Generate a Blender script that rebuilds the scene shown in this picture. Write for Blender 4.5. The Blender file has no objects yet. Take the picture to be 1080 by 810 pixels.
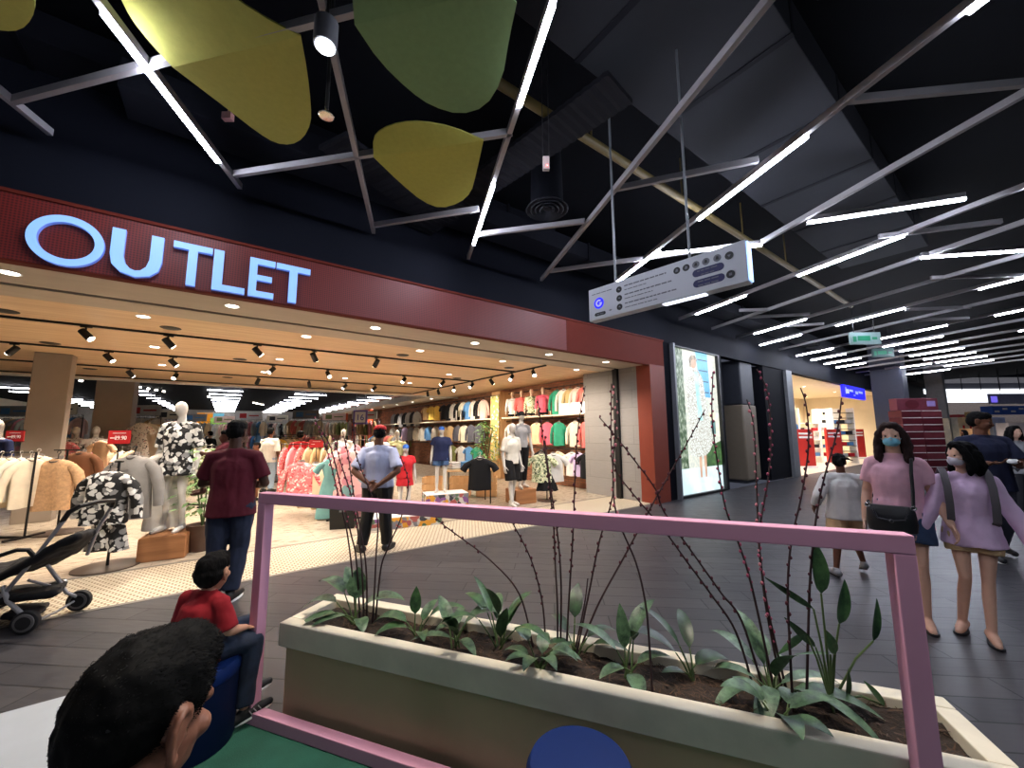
import bpy, bmesh, random
from math import *
from mathutils import Vector, Matrix, noise, Euler
random.seed(11)
SC = bpy.context.scene
COL = SC.collection
V = Vector

# ------------------------------------------------------------------ camera
CAM_H, FPX = 1.55, 410.0
_p, _y, _r = radians(7.05), radians(53.7), radians(-0.32)
_f = V((cos(_y), sin(_y), 0)); _rt = V((sin(_y), -cos(_y), 0)); _up = V((0, 0, 1))
FWD = _f * cos(_p) + _up * sin(_p)
_U = -_f * sin(_p) + _up * cos(_p)
RGT = _rt * cos(_r) + _U * sin(_r)
UPV = -_rt * sin(_r) + _U * cos(_r)
C0 = V((0, 0, CAM_H))
cam = bpy.data.cameras.new('camera')
cam.sensor_width = 36.0
cam.lens = 36.0 * FPX / 1080.0
cam.clip_start = 0.05
camo = bpy.data.objects.new('camera', cam)
COL.objects.link(camo)
m = Matrix.Identity(4)
for i in range(3):
    m[i][0], m[i][1], m[i][2], m[i][3] = RGT[i], UPV[i], -FWD[i], C0[i]
camo.matrix_world = m
SC.camera = camo


def ray(x, y):
    return RGT * ((x - 540) / FPX) - UPV * ((y - 405) / FPX) + FWD


def G(x, y, z=0.0):
    d = ray(x, y); return C0 + d * ((z - CAM_H) / d.z)


def PY(x, y, v):
    d = ray(x, y); return C0 + d * (v / d.y)


def PX(x, y, v):
    d = ray(x, y); return C0 + d * (v / d.x)


def DD(x, y, t):
    return C0 + ray(x, y) * t


# ------------------------------------------------------------------ materials
def lin(c):
    return tuple(((v / 255.0) / 12.92 if v / 255.0 <= 0.04045 else ((v / 255.0 + 0.055) / 1.055) ** 2.4) for v in c) + (1.0,)


MATS = {}


class NT:
    def __init__(s, name):
        s.m = bpy.data.materials.new(name); s.m.use_nodes = True
        s.t = s.m.node_tree; s.b = s.t.nodes['Principled BSDF']

    def n(s, typ, **kw):
        nd = s.t.nodes.new(typ)
        for k, v in kw.items():
            setattr(nd, k, v)
        return nd

    def l(s, a, b):
        s.t.links.new(a, b)

    def coord(s, scale=(1, 1, 1), rot=(0, 0, 0), world=False, loc=(0, 0, 0)):
        mp = s.n('ShaderNodeMapping')
        mp.inputs['Scale'].default_value = scale
        mp.inputs['Rotation'].default_value = rot
        mp.inputs['Location'].default_value = loc
        if world:
            g = s.n('ShaderNodeNewGeometry'); s.l(g.outputs['Position'], mp.inputs['Vector'])
        else:
            g = s.n('ShaderNodeTexCoord'); s.l(g.outputs['Object'], mp.inputs['Vector'])
        return mp.outputs['Vector']

    def ramp(s, fac, stops, interp='LINEAR'):
        r = s.n('ShaderNodeValToRGB'); r.color_ramp.interpolation = interp
        e = r.color_ramp.elements
        while len(e) < len(stops):
            e.new(0.5)
        for i, (p, c) in enumerate(stops):
            e[i].position = p; e[i].color = c if len(c) == 4 else tuple(c) + (1,)
        s.l(fac, r.inputs['Fac']); return r.outputs['Color']

    def noise(s, vec, scale, detail=3, rough=0.5):
        t = s.n('ShaderNodeTexNoise')
        t.inputs['Scale'].default_value = scale; t.inputs['Detail'].default_value = detail
        t.inputs['Roughness'].default_value = rough
        s.l(vec, t.inputs['Vector']); return t.outputs['Fac']

    def bump(s, h, strength=0.2, dist=0.01):
        b = s.n('ShaderNodeBump'); b.inputs['Strength'].default_value = strength
        b.inputs['Distance'].default_value = dist
        s.l(h, b.inputs['Height']); s.l(b.outputs['Normal'], s.b.inputs['Normal'])


def var(c, k):
    return tuple(max(0, min(1, v * k)) for v in c[:3]) + (1,)


def mat(name, rgb, rough=0.6, metal=0.0, vary=0.12, scale=8.0, bump=0.0, bscale=60.0, spec=0.5, stretch=(1, 1, 1), sheen=0.0):
    """plain surface with a little procedural unevenness"""
    if name in MATS:
        return MATS[name]
    s = NT(name); c = lin(rgb)
    v = s.coord(stretch)
    f = s.noise(v, scale, 4, 0.6)
    col = s.ramp(f, [(0.25, var(c, 1 - vary)), (0.75, var(c, 1 + vary))])
    s.l(col, s.b.inputs['Base Color'])
    s.b.inputs['Roughness'].default_value = rough
    s.b.inputs['Metallic'].default_value = metal
    s.b.inputs['Specular IOR Level'].default_value = spec
    if sheen:
        s.b.inputs['Sheen Weight'].default_value = sheen
    if bump:
        s.bump(s.noise(v, bscale, 3, 0.6), bump, 0.004)
    MATS[name] = s.m
    return s.m


def cloth(name, rgb, vary=0.14, rough=0.85):
    return mat(name, rgb, rough, 0, vary, 5.0, 0.35, 45.0, 0.25)


def emit(name, rgb, strength, base=(240, 240, 240)):
    if name in MATS:
        return MATS[name]
    s = NT(name)
    s.b.inputs['Base Color'].default_value = lin(base)
    s.b.inputs['Emission Color'].default_value = lin(rgb)
    s.b.inputs['Emission Strength'].default_value = strength
    MATS[name] = s.m
    return s.m


def floral(name, bg, cols, scale=14.0, cover=0.5):
    """printed cloth: petals of several colours over a ground"""
    if name in MATS:
        return MATS[name]
    s = NT(name)
    v = s.coord()
    d = s.n('ShaderNodeTexNoise'); d.inputs['Scale'].default_value = scale * 0.8
    s.l(v, d.inputs['Vector'])
    mx = s.n('ShaderNodeMix'); mx.data_type = 'VECTOR'; mx.inputs[0].default_value = 0.09
    s.l(v, mx.inputs[4]); s.l(d.outputs['Color'], mx.inputs[5])
    vo = s.n('ShaderNodeTexVoronoi'); vo.inputs['Scale'].default_value = scale
    s.l(mx.outputs[1], vo.inputs['Vector'])
    sep = s.n('ShaderNodeSeparateColor'); s.l(vo.outputs['Color'], sep.inputs['Color'])
    n = len(cols)
    stops = [(i / n, lin(c)) for i, c in enumerate(cols)]
    pc = s.ramp(sep.outputs[0], stops, 'CONSTANT')
    mask = s.ramp(vo.outputs['Distance'], [(cover - 0.03, (1, 1, 1)), (cover + 0.03, (0, 0, 0))])
    mc = s.n('ShaderNodeMix'); mc.data_type = 'RGBA'
    s.l(mask, mc.inputs[0]); mc.inputs[6].default_value = lin(bg); s.l(pc, mc.inputs[7])
    s.l(mc.outputs[2], s.b.inputs['Base Color'])
    s.b.inputs['Roughness'].default_value = 0.8
    MATS[name] = s.m
    return s.m


def stripes(name, cols, scale, axis=2, rough=0.8):
    if name in MATS:
        return MATS[name]
    s = NT(name); v = s.coord()
    sp = s.n('ShaderNodeSeparateXYZ'); s.l(v, sp.inputs[0])
    mu = s.n('ShaderNodeMath'); mu.operation = 'MULTIPLY'; mu.inputs[1].default_value = scale
    s.l(sp.outputs[axis], mu.inputs[0])
    fr = s.n('ShaderNodeMath'); fr.operation = 'FRACT'; s.l(mu.outputs[0], fr.inputs[0])
    n = len(cols)
    s.l(s.ramp(fr.outputs[0], [(i / n, lin(c)) for i, c in enumerate(cols)], 'CONSTANT'), s.b.inputs['Base Color'])
    s.b.inputs['Roughness'].default_value = rough
    MATS[name] = s.m
    return s.m


def tiles(name, c1, c2, mortar, bw, bh, msize, rot=0.0, rough=0.4, offset=0.5, bump=0.3, plane='xy', grain=0.0, rvar=0.12, spec=0.5):
    """tile, plank or brick courses laid in world space"""
    s = NT(name)
    g = s.n('ShaderNodeNewGeometry')
    src = g.outputs['Position']
    if plane != 'xy':
        sp = s.n('ShaderNodeSeparateXYZ'); s.l(src, sp.inputs[0])
        cb = s.n('ShaderNodeCombineXYZ')
        a, b = {'xz': (0, 2), 'yz': (1, 2)}[plane]
        s.l(sp.outputs[a], cb.inputs[0]); s.l(sp.outputs[b], cb.inputs[1]); src = cb.outputs[0]
    mp = s.n('ShaderNodeMapping'); mp.inputs['Rotation'].default_value = (0, 0, rot)
    s.l(src, mp.inputs['Vector'])
    br = s.n('ShaderNodeTexBrick'); br.offset = offset
    br.inputs['Scale'].default_value = 1.0
    br.inputs['Brick Width'].default_value = bw; br.inputs['Row Height'].default_value = bh
    br.inputs['Mortar Size'].default_value = msize; br.inputs['Mortar Smooth'].default_value = 0.1
    br.inputs['Color1'].default_value = lin(c1); br.inputs['Color2'].default_value = lin(c2)
    br.inputs['Mortar'].default_value = lin(mortar); br.inputs['Bias'].default_value = 0.0
    s.l(mp.outputs[0], br.inputs['Vector'])
    col = br.outputs['Color']
    mp2 = s.n('ShaderNodeMapping'); mp2.inputs['Scale'].default_value = (1.2, 9.0 if grain else 1.2, 1)
    s.l(mp.outputs[0], mp2.inputs['Vector'])
    nz = s.noise(mp2.outputs[0], 4.0, 5, 0.6)
    k = max(grain, 0.12)
    mul = s.ramp(nz, [(0.2, (1 - k,) * 3), (0.8, (1 + k,) * 3)])
    mx = s.n('ShaderNodeMix'); mx.data_type = 'RGBA'; mx.blend_type = 'MULTIPLY'; mx.inputs[0].default_value = 1.0
    s.l(col, mx.inputs[6]); s.l(mul, mx.inputs[7])
    s.l(mx.outputs[2], s.b.inputs['Base Color'])
    rr = s.ramp(nz, [(0.2, (max(0.05, rough - rvar),) * 3), (0.8, (min(1, rough + rvar),) * 3)])
    s.l(rr, s.b.inputs['Roughness'])
    s.b.inputs['Specular IOR Level'].default_value = spec
    if bump:
        b = s.n('ShaderNodeBump'); b.inputs['Strength'].default_value = bump; b.inputs['Distance'].default_value = 0.004
        b.invert = True
        s.l(br.outputs['Fac'], b.inputs['Height']); s.l(b.outputs['Normal'], s.b.inputs['Normal'])
    MATS[name] = s.m
    return s.m


def wood(name, dark, light, axis=0, scale=1.0, rough=0.5):
    if name in MATS:
        return MATS[name]
    s = NT(name)
    st = [14.0, 14.0, 14.0]; st[axis] = 0.9
    v = s.coord(tuple(k * scale for k in st))
    f = s.noise(v, 1.0, 6, 0.62)
    s.l(s.ramp(f, [(0.28, lin(dark)), (0.72, lin(light))]), s.b.inputs['Base Color'])
    s.b.inputs['Roughness'].default_value = rough
    s.bump(f, 0.08, 0.003)
    MATS[name] = s.m
    return s.m


# ------------------------------------------------------------------ objects
def tag(o, label=None, cat=None, group=None, kind=None):
    if label: o['label'] = label
    if cat: o['category'] = cat
    if group: o['group'] = group
    if kind: o['kind'] = kind
    return o


def thing(name, label, cat, loc=(0, 0, 0), rz=0.0, group=None, rot=None):
    o = bpy.data.objects.new(name, None); COL.objects.link(o)
    o.location = loc
    o.rotation_euler = rot if rot else (0, 0, rz)
    o.empty_display_size = 0.1
    return tag(o, label, cat, group)


def link(name, me, mt, parent=None):
    o = bpy.data.objects.new(name, me); COL.objects.link(o)
    if mt is not None and not me.materials:
        me.materials.append(mt)
    if parent is not None:
        o.parent = parent
    return o


KIDS = {}


def copy_tree(o, parent=None):
    c = o.copy(); COL.objects.link(c)
    if parent is not None:
        c.parent = parent
    for ch in o.children:
        copy_tree(ch, c)
    return c


def recolor(o, mt):
    o.material_slots[0].link = 'OBJECT'; o.material_slots[0].material = mt


class MB:
    """collects shapes for one mesh"""
    def __init__(s):
        s.v = []; s.f = []

    def add(s, vs, fs):
        b = len(s.v); s.v += [tuple(v) for v in vs]; s.f += [tuple(b + i for i in f) for f in fs]; return s

    def box(s, c, d, rz=0.0, M=None):
        x, y, z = d[0] / 2, d[1] / 2, d[2] / 2
        vs = [V((i, j, k)) for i in (-x, x) for j in (-y, y) for k in (-z, z)]
        R = M if M is not None else Matrix.Rotation(rz, 3, 'Z')
        vs = [R @ v + V(c) for v in vs]
        return s.add(vs, [(0, 1, 3, 2), (4, 6, 7, 5), (0, 4, 5, 1), (2, 3, 7, 6), (0, 2, 6, 4), (1, 5, 7, 3)])

    def bx(s, x0, x1, y0, y1, z0, z1):
        return s.box(((x0 + x1) / 2, (y0 + y1) / 2, (z0 + z1) / 2), (x1 - x0, y1 - y0, z1 - z0))

    def bar(s, a, b, w, h, up=V((0, 0, 1))):
        a, b = V(a), V(b); d = (b - a); L = d.length; d.normalize()
        sd = d.cross(up)
        if sd.length < 1e-4: sd = d.cross(V((1, 0, 0)))
        sd.normalize(); u = sd.cross(d)
        M = Matrix((sd, d, u)).transposed()
        return s.box((a + b) / 2, (w, L, h), M=M)

    def rings(s, rs, cap=True, close=False):
        n = len(rs[0]); b = len(s.v)
        for r in rs: s.v += [tuple(p) for p in r]
        m = len(rs)
        for i in range(m - 1 if not close else m):
            for j in range(n):
                i2 = (i + 1) % m
                s.f.append((b + i * n + j, b + i * n + (j + 1) % n, b + i2 * n + (j + 1) % n, b + i2 * n + j))
        if cap and not close:
            s.f.append(tuple(b + j for j in reversed(range(n))))
            s.f.append(tuple(b + (m - 1) * n + j for j in range(n)))
        return s

    def cyl(s, a, b, ra, rb=None, n=16):
        return s.tube([a, b], [ra, ra if rb is None else rb], n)

    def tube(s, pts, r, n=8, close=False):
        pts = [V(p) for p in pts]
        if not isinstance(r, (list, tuple)): r = [r] * len(pts)
        rs = []; prev = None
        for i, p in enumerate(pts):
            if close:
                t = pts[(i + 1) % len(pts)] - pts[i - 1]
            else:
                t = pts[min(i + 1, len(pts) - 1)] - pts[max(i - 1, 0)]
            t.normalize()
            if prev is None:
                a = t.cross(V((0, 0, 1)))
                if a.length < 1e-3: a = t.cross(V((1, 0, 0)))
            else:
                a = prev - t * prev.dot(t)
            a.normalize(); prev = a; bb = t.cross(a)
            rs.append([p + (a * cos(2 * pi * j / n) + bb * sin(2 * pi * j / n)) * r[i] for j in range(n)])
        return s.rings(rs, True, close)

    def lathe(s, prof, n=24, c=(0, 0, 0)):
        c = V(c)
        return s.rings([[c + V((r * cos(2 * pi * j / n), r * sin(2 * pi * j / n), z)) for j in range(n)] for r, z in prof])

    def ball(s, c, r, k=(1, 1, 1), n=12, m=8):
        c = V(c)
        rs = []
        for i in range(m + 1):
            a = -pi / 2 + pi * i / m
            rr = max(cos(a), 0.02)
            rs.append([c + V((r * k[0] * rr * cos(2 * pi * j / n), r * k[1] * rr * sin(2 * pi * j / n), r * k[2] * sin(a))) for j in range(n)])
        return s.rings(rs)

    def prism(s, outline, depth, O, ax, ay, az):
        """outline in (u,v); O origin; ax, ay directions; az extrusion direction"""
        O, ax, ay, az = V(O), V(ax), V(ay), V(az)
        n = len(outline); b = len(s.v)
        for k in (0, depth):
            s.v += [tuple(O + ax * u + ay * v + az * k) for u, v in outline]
        s.f.append(tuple(b + i for i in reversed(range(n))))
        s.f.append(tuple(b + n + i for i in range(n)))
        for i in range(n):
            j = (i + 1) % n
            s.f.append((b + i, b + j, b + n + j, b + n + i))
        return s

    def mesh(s, name, smooth=35.0, bevel=0.0, segs=2):
        me = bpy.data.meshes.new(name)
        me.from_pydata(s.v, [], s.f)
        bm = bmesh.new(); bm.from_mesh(me)
        bmesh.ops.recalc_face_normals(bm, faces=bm.faces)
        if bevel:
            es = [e for e in bm.edges if len(e.link_faces) == 2 and e.calc_face_angle(0) > radians(30)]
            bmesh.ops.bevel(bm, geom=es, offset=bevel, segments=segs, profile=0.5, affect='EDGES', clamp_overlap=True)
        bm.to_mesh(me); bm.free()
        if smooth:
            if bevel: smooth = min(smooth, 20 if segs < 3 else 50)
            for p in me.polygons: p.use_smooth = True
            me.set_sharp_from_angle(angle=radians(smooth))
        return me

    def build(s, name, mt, parent=None, smooth=35.0, bevel=0.0, segs=2):
        return link(name, s.mesh(name, smooth, bevel, segs), mt, parent)


def struct(name, mb, mt, **kw):
    o = mb.build(name, mt, **kw); o['kind'] = 'structure'; return o


ORD = ['first', 'second', 'third', 'fourth', 'fifth', 'sixth', 'seventh', 'eighth', 'ninth', 'tenth', 'eleventh', 'twelfth',
       'thirteenth', 'fourteenth', 'fifteenth', 'sixteenth', 'seventeenth', 'eighteenth', 'nineteenth', 'twentieth',
       'twenty-first', 'twenty-second', 'twenty-third', 'twenty-fourth', 'twenty-fifth', 'twenty-sixth', 'twenty-seventh',
       'twenty-eighth', 'twenty-ninth', 'thirtieth', 'thirty-first', 'thirty-second', 'thirty-third']

# ------------------------------------------------------------------ soft bodies
_ico = bmesh.new(); bmesh.ops.create_icosphere(_ico, subdivisions=2, radius=1.0)
ICO = [v.co.copy() for v in _ico.verts]; _ico.free()


class Blob:
    """overlapping rounded volumes fused into one continuous skin"""
    def __init__(s):
        s.v = []; s.f = []

    def hull(s, pts):
        bm = bmesh.new()
        for p in pts: bm.verts.new(p)
        r = bmesh.ops.convex_hull(bm, input=bm.verts)
        dl = {g for g in r['geom_interior'] + r['geom_unused'] if isinstance(g, bmesh.types.BMVert)}
        if dl: bmesh.ops.delete(bm, geom=list(dl), context='VERTS')
        bmesh.ops.recalc_face_normals(bm, faces=bm.faces)
        bm.verts.index_update(); b = len(s.v)
        s.v += [tuple(v.co) for v in bm.verts]
        s.f += [tuple(b + v.index for v in f.verts) for f in bm.faces]
        bm.free(); return s

    def cap(s, a, b, ra, rb, k=(1, 1, 1), flat=(0, 0)):
        a, b = V(a), V(b); K = V(k); pts = []
        d = (b - a).normalized()
        u = d.cross(V((0, 0, 1)))
        if u.length < 0.05: u = d.cross(V((0, 1, 0)))
        u.normalize(); w = d.cross(u)
        for c, r, fl in ((a, ra, flat[0]), (b, rb, flat[1])):
            if fl:
                pts += [c + K * (u * cos(t * pi / 12) + w * sin(t * pi / 12)) * r if False else c + V([K[i] * (u[i] * cos(t * pi / 12) + w[i] * sin(t * pi / 12)) * r for i in range(3)]) for t in range(24)]
            else:
                pts += [c + V((K.x * p.x, K.y * p.y, K.z * p.z)) * r for p in ICO]
        return s.hull(pts)

    def ell(s, c, r, R=None):
        c = V(c)
        pts = [V((p.x * r[0], p.y * r[1], p.z * r[2])) for p in ICO]
        if R is not None: pts = [R @ p for p in pts]
        return s.hull([c + p for p in pts])

    def chain(s, pts, rs, k=(1, 1, 1), flat=(0, 0)):
        for i in range(len(pts) - 1):
            s.cap(pts[i], pts[i + 1], rs[i], rs[i + 1], k, (flat[0] if i == 0 else 0, flat[1] if i == len(pts) - 2 else 0))
        return s

    def mesh(s, name, voxel=0.008, smooth=3, amp=0.0, nscale=8.0, seed=0.0):
        me = bpy.data.meshes.new('tmp'); me.from_pydata(s.v, [], s.f)
        ob = bpy.data.objects.new('tmp', me); COL.objects.link(ob)
        md = ob.modifiers.new('r', 'REMESH'); md.mode = 'VOXEL'; md.voxel_size = voxel
        sm = ob.modifiers.new('s', 'SMOOTH'); sm.factor = 0.5; sm.iterations = smooth
        dg = bpy.context.evaluated_depsgraph_get()
        out = bpy.data.meshes.new_from_object(ob.evaluated_get(dg))
        out.name = name
        bpy.data.objects.remove(ob); bpy.data.meshes.remove(me)
        if amp:
            off = V((seed, seed * 1.7, 0))
            ns = [v.normal.copy() for v in out.vertices]
            for v, nn in zip(out.vertices, ns):
                q = V((v.co.x * 1.6, v.co.y * 1.6, v.co.z * 0.8)) * nscale + off
                v.co += nn * (noise.noise(q) * amp + noise.noise(q * 2.3) * amp * 0.4)
        for p in out.polygons: p.use_smooth = True
        return out

    def build(s, name, mt, parent=None, **kw):
        return link(name, s.mesh(name, **kw), mt, parent)
# ------------------------------------------------------------------ the setting
Y0 = 5.15
M_floor = tiles('floor_tile', (70, 68, 71), (58, 57, 61), (31, 31, 34), 0.9, 0.21, 0.006, rot=radians(42), rough=0.42, grain=0.22, bump=0.25, spec=0.17)
M_shopfloor = tiles('shop_tile', (170, 157, 140), (158, 146, 130), (134, 122, 108), 1.2, 0.6, 0.006, rough=0.3, grain=0.14, bump=0.1)
M_bulk = mat('bulkhead_paint', (22, 24, 33), 0.75, vary=0.06, scale=2, spec=0.08)
M_dark = mat('dark_paint', (18, 19, 25), 0.8, vary=0.1, scale=1.5, spec=0.08)
M_ceil = mat('ceiling_black', (7, 8, 13), 0.9, vary=0.15, scale=0.8, spec=0.08)
M_red = None
M_orange = mat('orange_panel', (122, 48, 29), 0.55, vary=0.05)
M_stone = tiles('stone_cladding', (142, 138, 135), (132, 128, 126), (110, 106, 104), 1.4, 0.42, 0.004, plane='yz', rough=0.6, grain=0.12, bump=0.1)
M_soffit = mat('soffit_stone', (184, 172, 156), 0.7, vary=0.08, scale=3, stretch=(0.4, 3, 1))
M_black = mat('black_metal', (14, 14, 15), 0.5, vary=0.05)
M_grey = mat('grey_metal', (120, 122, 128), 0.45, metal=0.3, vary=0.05)
M_pale = mat('pale_paint', (236, 234, 230), 0.6, vary=0.04)
M_white = mat('white_gloss', (240, 240, 240), 0.35, vary=0.03)
M_cream = mat('cream_paint', (222, 208, 180), 0.7, vary=0.05, scale=2)
M_brick = tiles('thin_brick', (168, 112, 82), (132, 84, 60), (112, 88, 72), 0.22, 0.065, 0.008, plane='yz', rough=0.85, bump=0.6)
M_woodc = wood('ceiling_planks', (204, 168, 128), (236, 208, 170), axis=0, scale=0.7)
M_box = wood('box_wood', (128, 82, 50), (176, 122, 78), axis=0)
M_oak = wood('pale_oak', (196, 150, 100), (226, 186, 136), axis=2)


def fascia_mat():
    s = NT('red_fascia'); v = s.coord((1, 1, 1), world=True)
    vo = s.n('ShaderNodeTexVoronoi'); vo.inputs['Scale'].default_value = 42.0; vo.inputs['Randomness'].default_value = 0.0
    s.l(v, vo.inputs['Vector'])
    s.l(s.ramp(vo.outputs['Distance'], [(0.25, lin((70, 18, 16))), (0.55, lin((126, 34, 28)))]), s.b.inputs['Base Color'])
    s.b.inputs['Roughness'].default_value = 0.5
    return s.m


M_red = fascia_mat()
M_redp = mat('red_panel', (100, 36, 25), 0.7, vary=0.04, spec=0.15)


def mosaic_mat():
    s = NT('mosaic_tiles')
    v = s.coord((1, 1, 1), world=True)
    sp = s.n('ShaderNodeSeparateXYZ'); s.l(v, sp.inputs[0])
    br = s.n('ShaderNodeTexBrick'); br.offset = 0.5
    br.inputs['Scale'].default_value = 1.0; br.inputs['Brick Width'].default_value = 0.06; br.inputs['Row Height'].default_value = 0.052
    br.inputs['Mortar Size'].default_value = 0.009; br.inputs['Mortar Smooth'].default_value = 0.2
    br.inputs['Color1'].default_value = lin((216, 206, 186)); br.inputs['Color2'].default_value = lin((206, 196, 174))
    br.inputs['Mortar'].default_value = lin((130, 112, 88))
    s.l(v, br.inputs['Vector']); s.l(br.outputs['Color'], s.b.inputs['Base Color'])
    s.b.inputs['Roughness'].default_value = 0.4
    return s.m


mb = MB(); mb.bx(-9, 46, -7, Y0, -0.1, 0); struct('floor', mb, M_floor)
mb = MB(); mb.bx(-11, 8.05, 6.42, 46, -0.1, 0); struct('floor_shop', mb, M_shopfloor)
mb = MB(); mb.bx(-11, 7.95, Y0 + 0.06, 6.36, -0.1, 0.002); struct('trim_1', mb, mosaic_mat())
mb = MB(); mb.bx(-11, 8.05, 6.36, 6.42, -0.1, 0.003); mb.bx(-11, 8.05, Y0, Y0 + 0.06, -0.1, 0.003)
struct('trim_2', mb, mat('threshold_stone', (110, 104, 98), 0.5))
# play mats set into the mall floor
M_whitefloor = mat('white_vinyl', (158, 166, 174), 0.55, vary=0.05, scale=3)
M_green = mat('green_carpet', (28, 80, 66), 0.95, vary=0.22, scale=5, bump=0.5, bscale=150)
PD, PN = V((0.557, -0.8305, 0)), V((0.8305, 0.557, 0))       # along and across the planter


def PP(s, n, z=0.0):
    return PD * s + PN * n + V((0, 0, z))


mb = MB()
a, b = PP(-2.2, 1.685), PP(2.6, 1.685)
mb.prism([(-6, 3.6), (-.3, 3.6), (-.3, 2.3), (-1.1, -3.5), (-6, -3.5)], 0.012, (0, 0, 0), (1, 0, 0), (0, 1, 0), (0, 0, 1))
struct('floor_white', mb, M_whitefloor)
mb = MB(); mb.prism([(a.x, a.y), (-.3, 2.5), (-.3, 2.3), (-1.1, -3.5), (b.x, -3.5), (b.x, b.y)], 0.014, (0, 0, 0), (1, 0, 0), (0, 1, 0), (0, 0, 1))
struct('floor_green', mb, M_green)

# mall ceiling and outer walls
CZ = 5.5
mb = MB(); mb.bx(-9, 46, -7, 5.6, CZ, CZ + 0.2); struct('ceiling', mb, M_ceil)
mb = MB(); mb.bx(-9, 46, -7.2, -7, 0, CZ); struct('wall_south', mb, M_bulk)
mb = MB(); mb.bx(-9.2, -9, -7, Y0, 0, CZ); struct('wall_west', mb, M_bulk)
mb = MB(); mb.bx(-11, 15.55, Y0 + 0.04, Y0 + 0.25, 3.64, 4.27); mb.bx(-11, 46, Y0 + 0.25, Y0 + 0.6, 4.22, 4.27); mb.bx(-11, 46, Y0 + 0.45, Y0 + 0.6, 4.27, CZ)
struct('wall_facade', mb, M_bulk)
# red fascia, pier and soffit of the shopfront
mb = MB(); mb.bx(-11, 5.0, Y0 - 0.06, Y0 + 0.05, 3.045, 3.63); struct('wall_fascia', mb, M_red)
mb = MB()
for x0, x1 in ((5.003, 8.12),):
    mb.bx(x0, x1, Y0 - 0.06, Y0 + 0.05, 3.045, 3.63)
mb.bx(-11, 8.14, Y0 - 0.075, Y0 + 0.04, 3.63, 3.665)
mb.bx(-11, 7.56, Y0 - 0.065, Y0 + 0.04, 3.025, 3.045)
struct('trim_3', mb, M_redp, bevel=0.004)
mb = MB(); mb.bx(7.56, 8.12, Y0 - 0.06, Y0 + 0.3, 0, 3.044); struct('wall_pier', mb, M_orange)
mb = MB(); mb.bx(-11, 7.57, Y0, 5.93, 3.045, 3.2); mb.bx(-11, 7.57, 6.03, 6.5, 3.045, 3.2); mb.bx(-11, 8.05, Y0, 6.5, 3.2, 3.3); struct('ceiling_header', mb, M_soffit)
mb = MB(); mb.bx(-11, 7.57, 5.93, 6.03, 3.1, 3.19); mb.bx(7.5, 7.62, 5.97, 6.1, 0, 3.1); struct('trim_4', mb, M_black)
mb = MB(); mb.bx(7.6, 8.04, Y0 + 0.3, 7.14, 0, 3.3); mb.bx(7.57, 7.62, Y0 + 0.3, 5.96, 0, 3.2); struct('wall_jamb', mb, M_stone)
mb = MB(); mb.bx(-11, 8.05, 6.5, 14.9, 3.06, 3.2); struct('ceiling_timber', mb, M_woodc)
mb = MB(); mb.bx(-11, 8.05, 14.9, 15.0, 3.0, 3.45); struct('trim_5', mb, M_pale)
mb = MB(); mb.bx(8.05, 8.25, Y0 + 0.3, 46, 0, 3.9); struct('wall_shop_east', mb, M_brick)
mb = MB(); mb.bx(-11, 8.05, 15.0, 46, 3.75, 3.9); struct('ceiling_shop', mb, M_ceil)
mb = MB(); mb.bx(-11.2, -11, Y0, 46, 0, 3.9); struct('wall_shop_west', mb, M_cream)
mb = MB(); mb.bx(-11, 8.05, 45.8, 46, 0, 3.9); struct('wall_shop_north', mb, mat('back_wall', (150, 142, 134), .7))
# pale cove over the far wall displays
mb = MB(); mb.bx(6.9, 8.05, 15.0, 44, 3.05, 3.3); struct('ceiling_cove', mb, mat('cove_paint', (214, 202, 186), 0.7))

# shop pillars
M_pill = mat('pillar_plaster', (150, 138, 126), 0.85, vary=0.06, scale=3, bump=0.2)
for i, (a, b, d, zt) in enumerate([((26, 372), (68, 371), 0.3, 3.06), ((97, 401), (138, 402), 0.8, 3.06)]):
    p, q = G(a[0], a[1], zt), G(b[0], b[1], zt)
    yy = (p.y + q.y) / 2
    x0 = PY(a[0], 440, yy).x; x1 = PY(b[0], 440, yy).x
    mb = MB(); mb.bx(x0, x1, yy, yy + d, 0, zt if yy < 14.9 else 3.75); struct('wall_pillar', mb, M_pill, bevel=0.01)

# recess, dark column and walls past the light box
mb = MB(); mb.bx(8.12, 8.42, Y0 - 0.02, 6.6, 0, 3.64); mb.bx(10.75, 10.95, Y0 - 0.02, 6.6, 0, 3.64); mb.bx(8.42, 10.75, Y0 - 0.02, 6.6, 3.62, 3.64)
mb.bx(8.42, 10.75, 5.5, 6.6, 0, 3.62); mb.bx(10.95, 15.55, 6.45, 6.6, 0, 3.64)
struct('wall_recess', mb, M_dark)
mb = MB(); mb.bx(12.39, 13.3, 5.26, 5.98, 0.1, 2.33); o = struct('wall_column', mb, mat('beige_panel', (122, 110, 94), 0.55, vary=0.05), bevel=0.05)
mb = MB(); mb.bx(12.41, 13.28, 5.28, 5.96, 2.33, 3.7); mb.bx(12.45, 13.25, 5.32, 5.96, 0, 0.1); struct('wall_column_upper', mb, mat('dark_column', (44, 47, 56), 0.6), bevel=0.05)
mb = MB(); mb.bx(13.9, 15.55, 5.22, 6.6, 0, 3.64); struct('wall_dark_pier', mb, M_dark)
mb = MB(); mb.bx(15.55, 16.05, 5.12, 5.5, 0, 3.64); mb.bx(30.9, 31.3, 5.12, 5.5, 0, 3.64); struct('trim_6', mb, mat('grey_post', (112, 114, 118), 0.6))
mb = MB(); mb.bx(8.45, 8.52, Y0 - 0.12, Y0 - 0.02, 0, 3.64); struct('trim_7', mb, M_grey)

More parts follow.
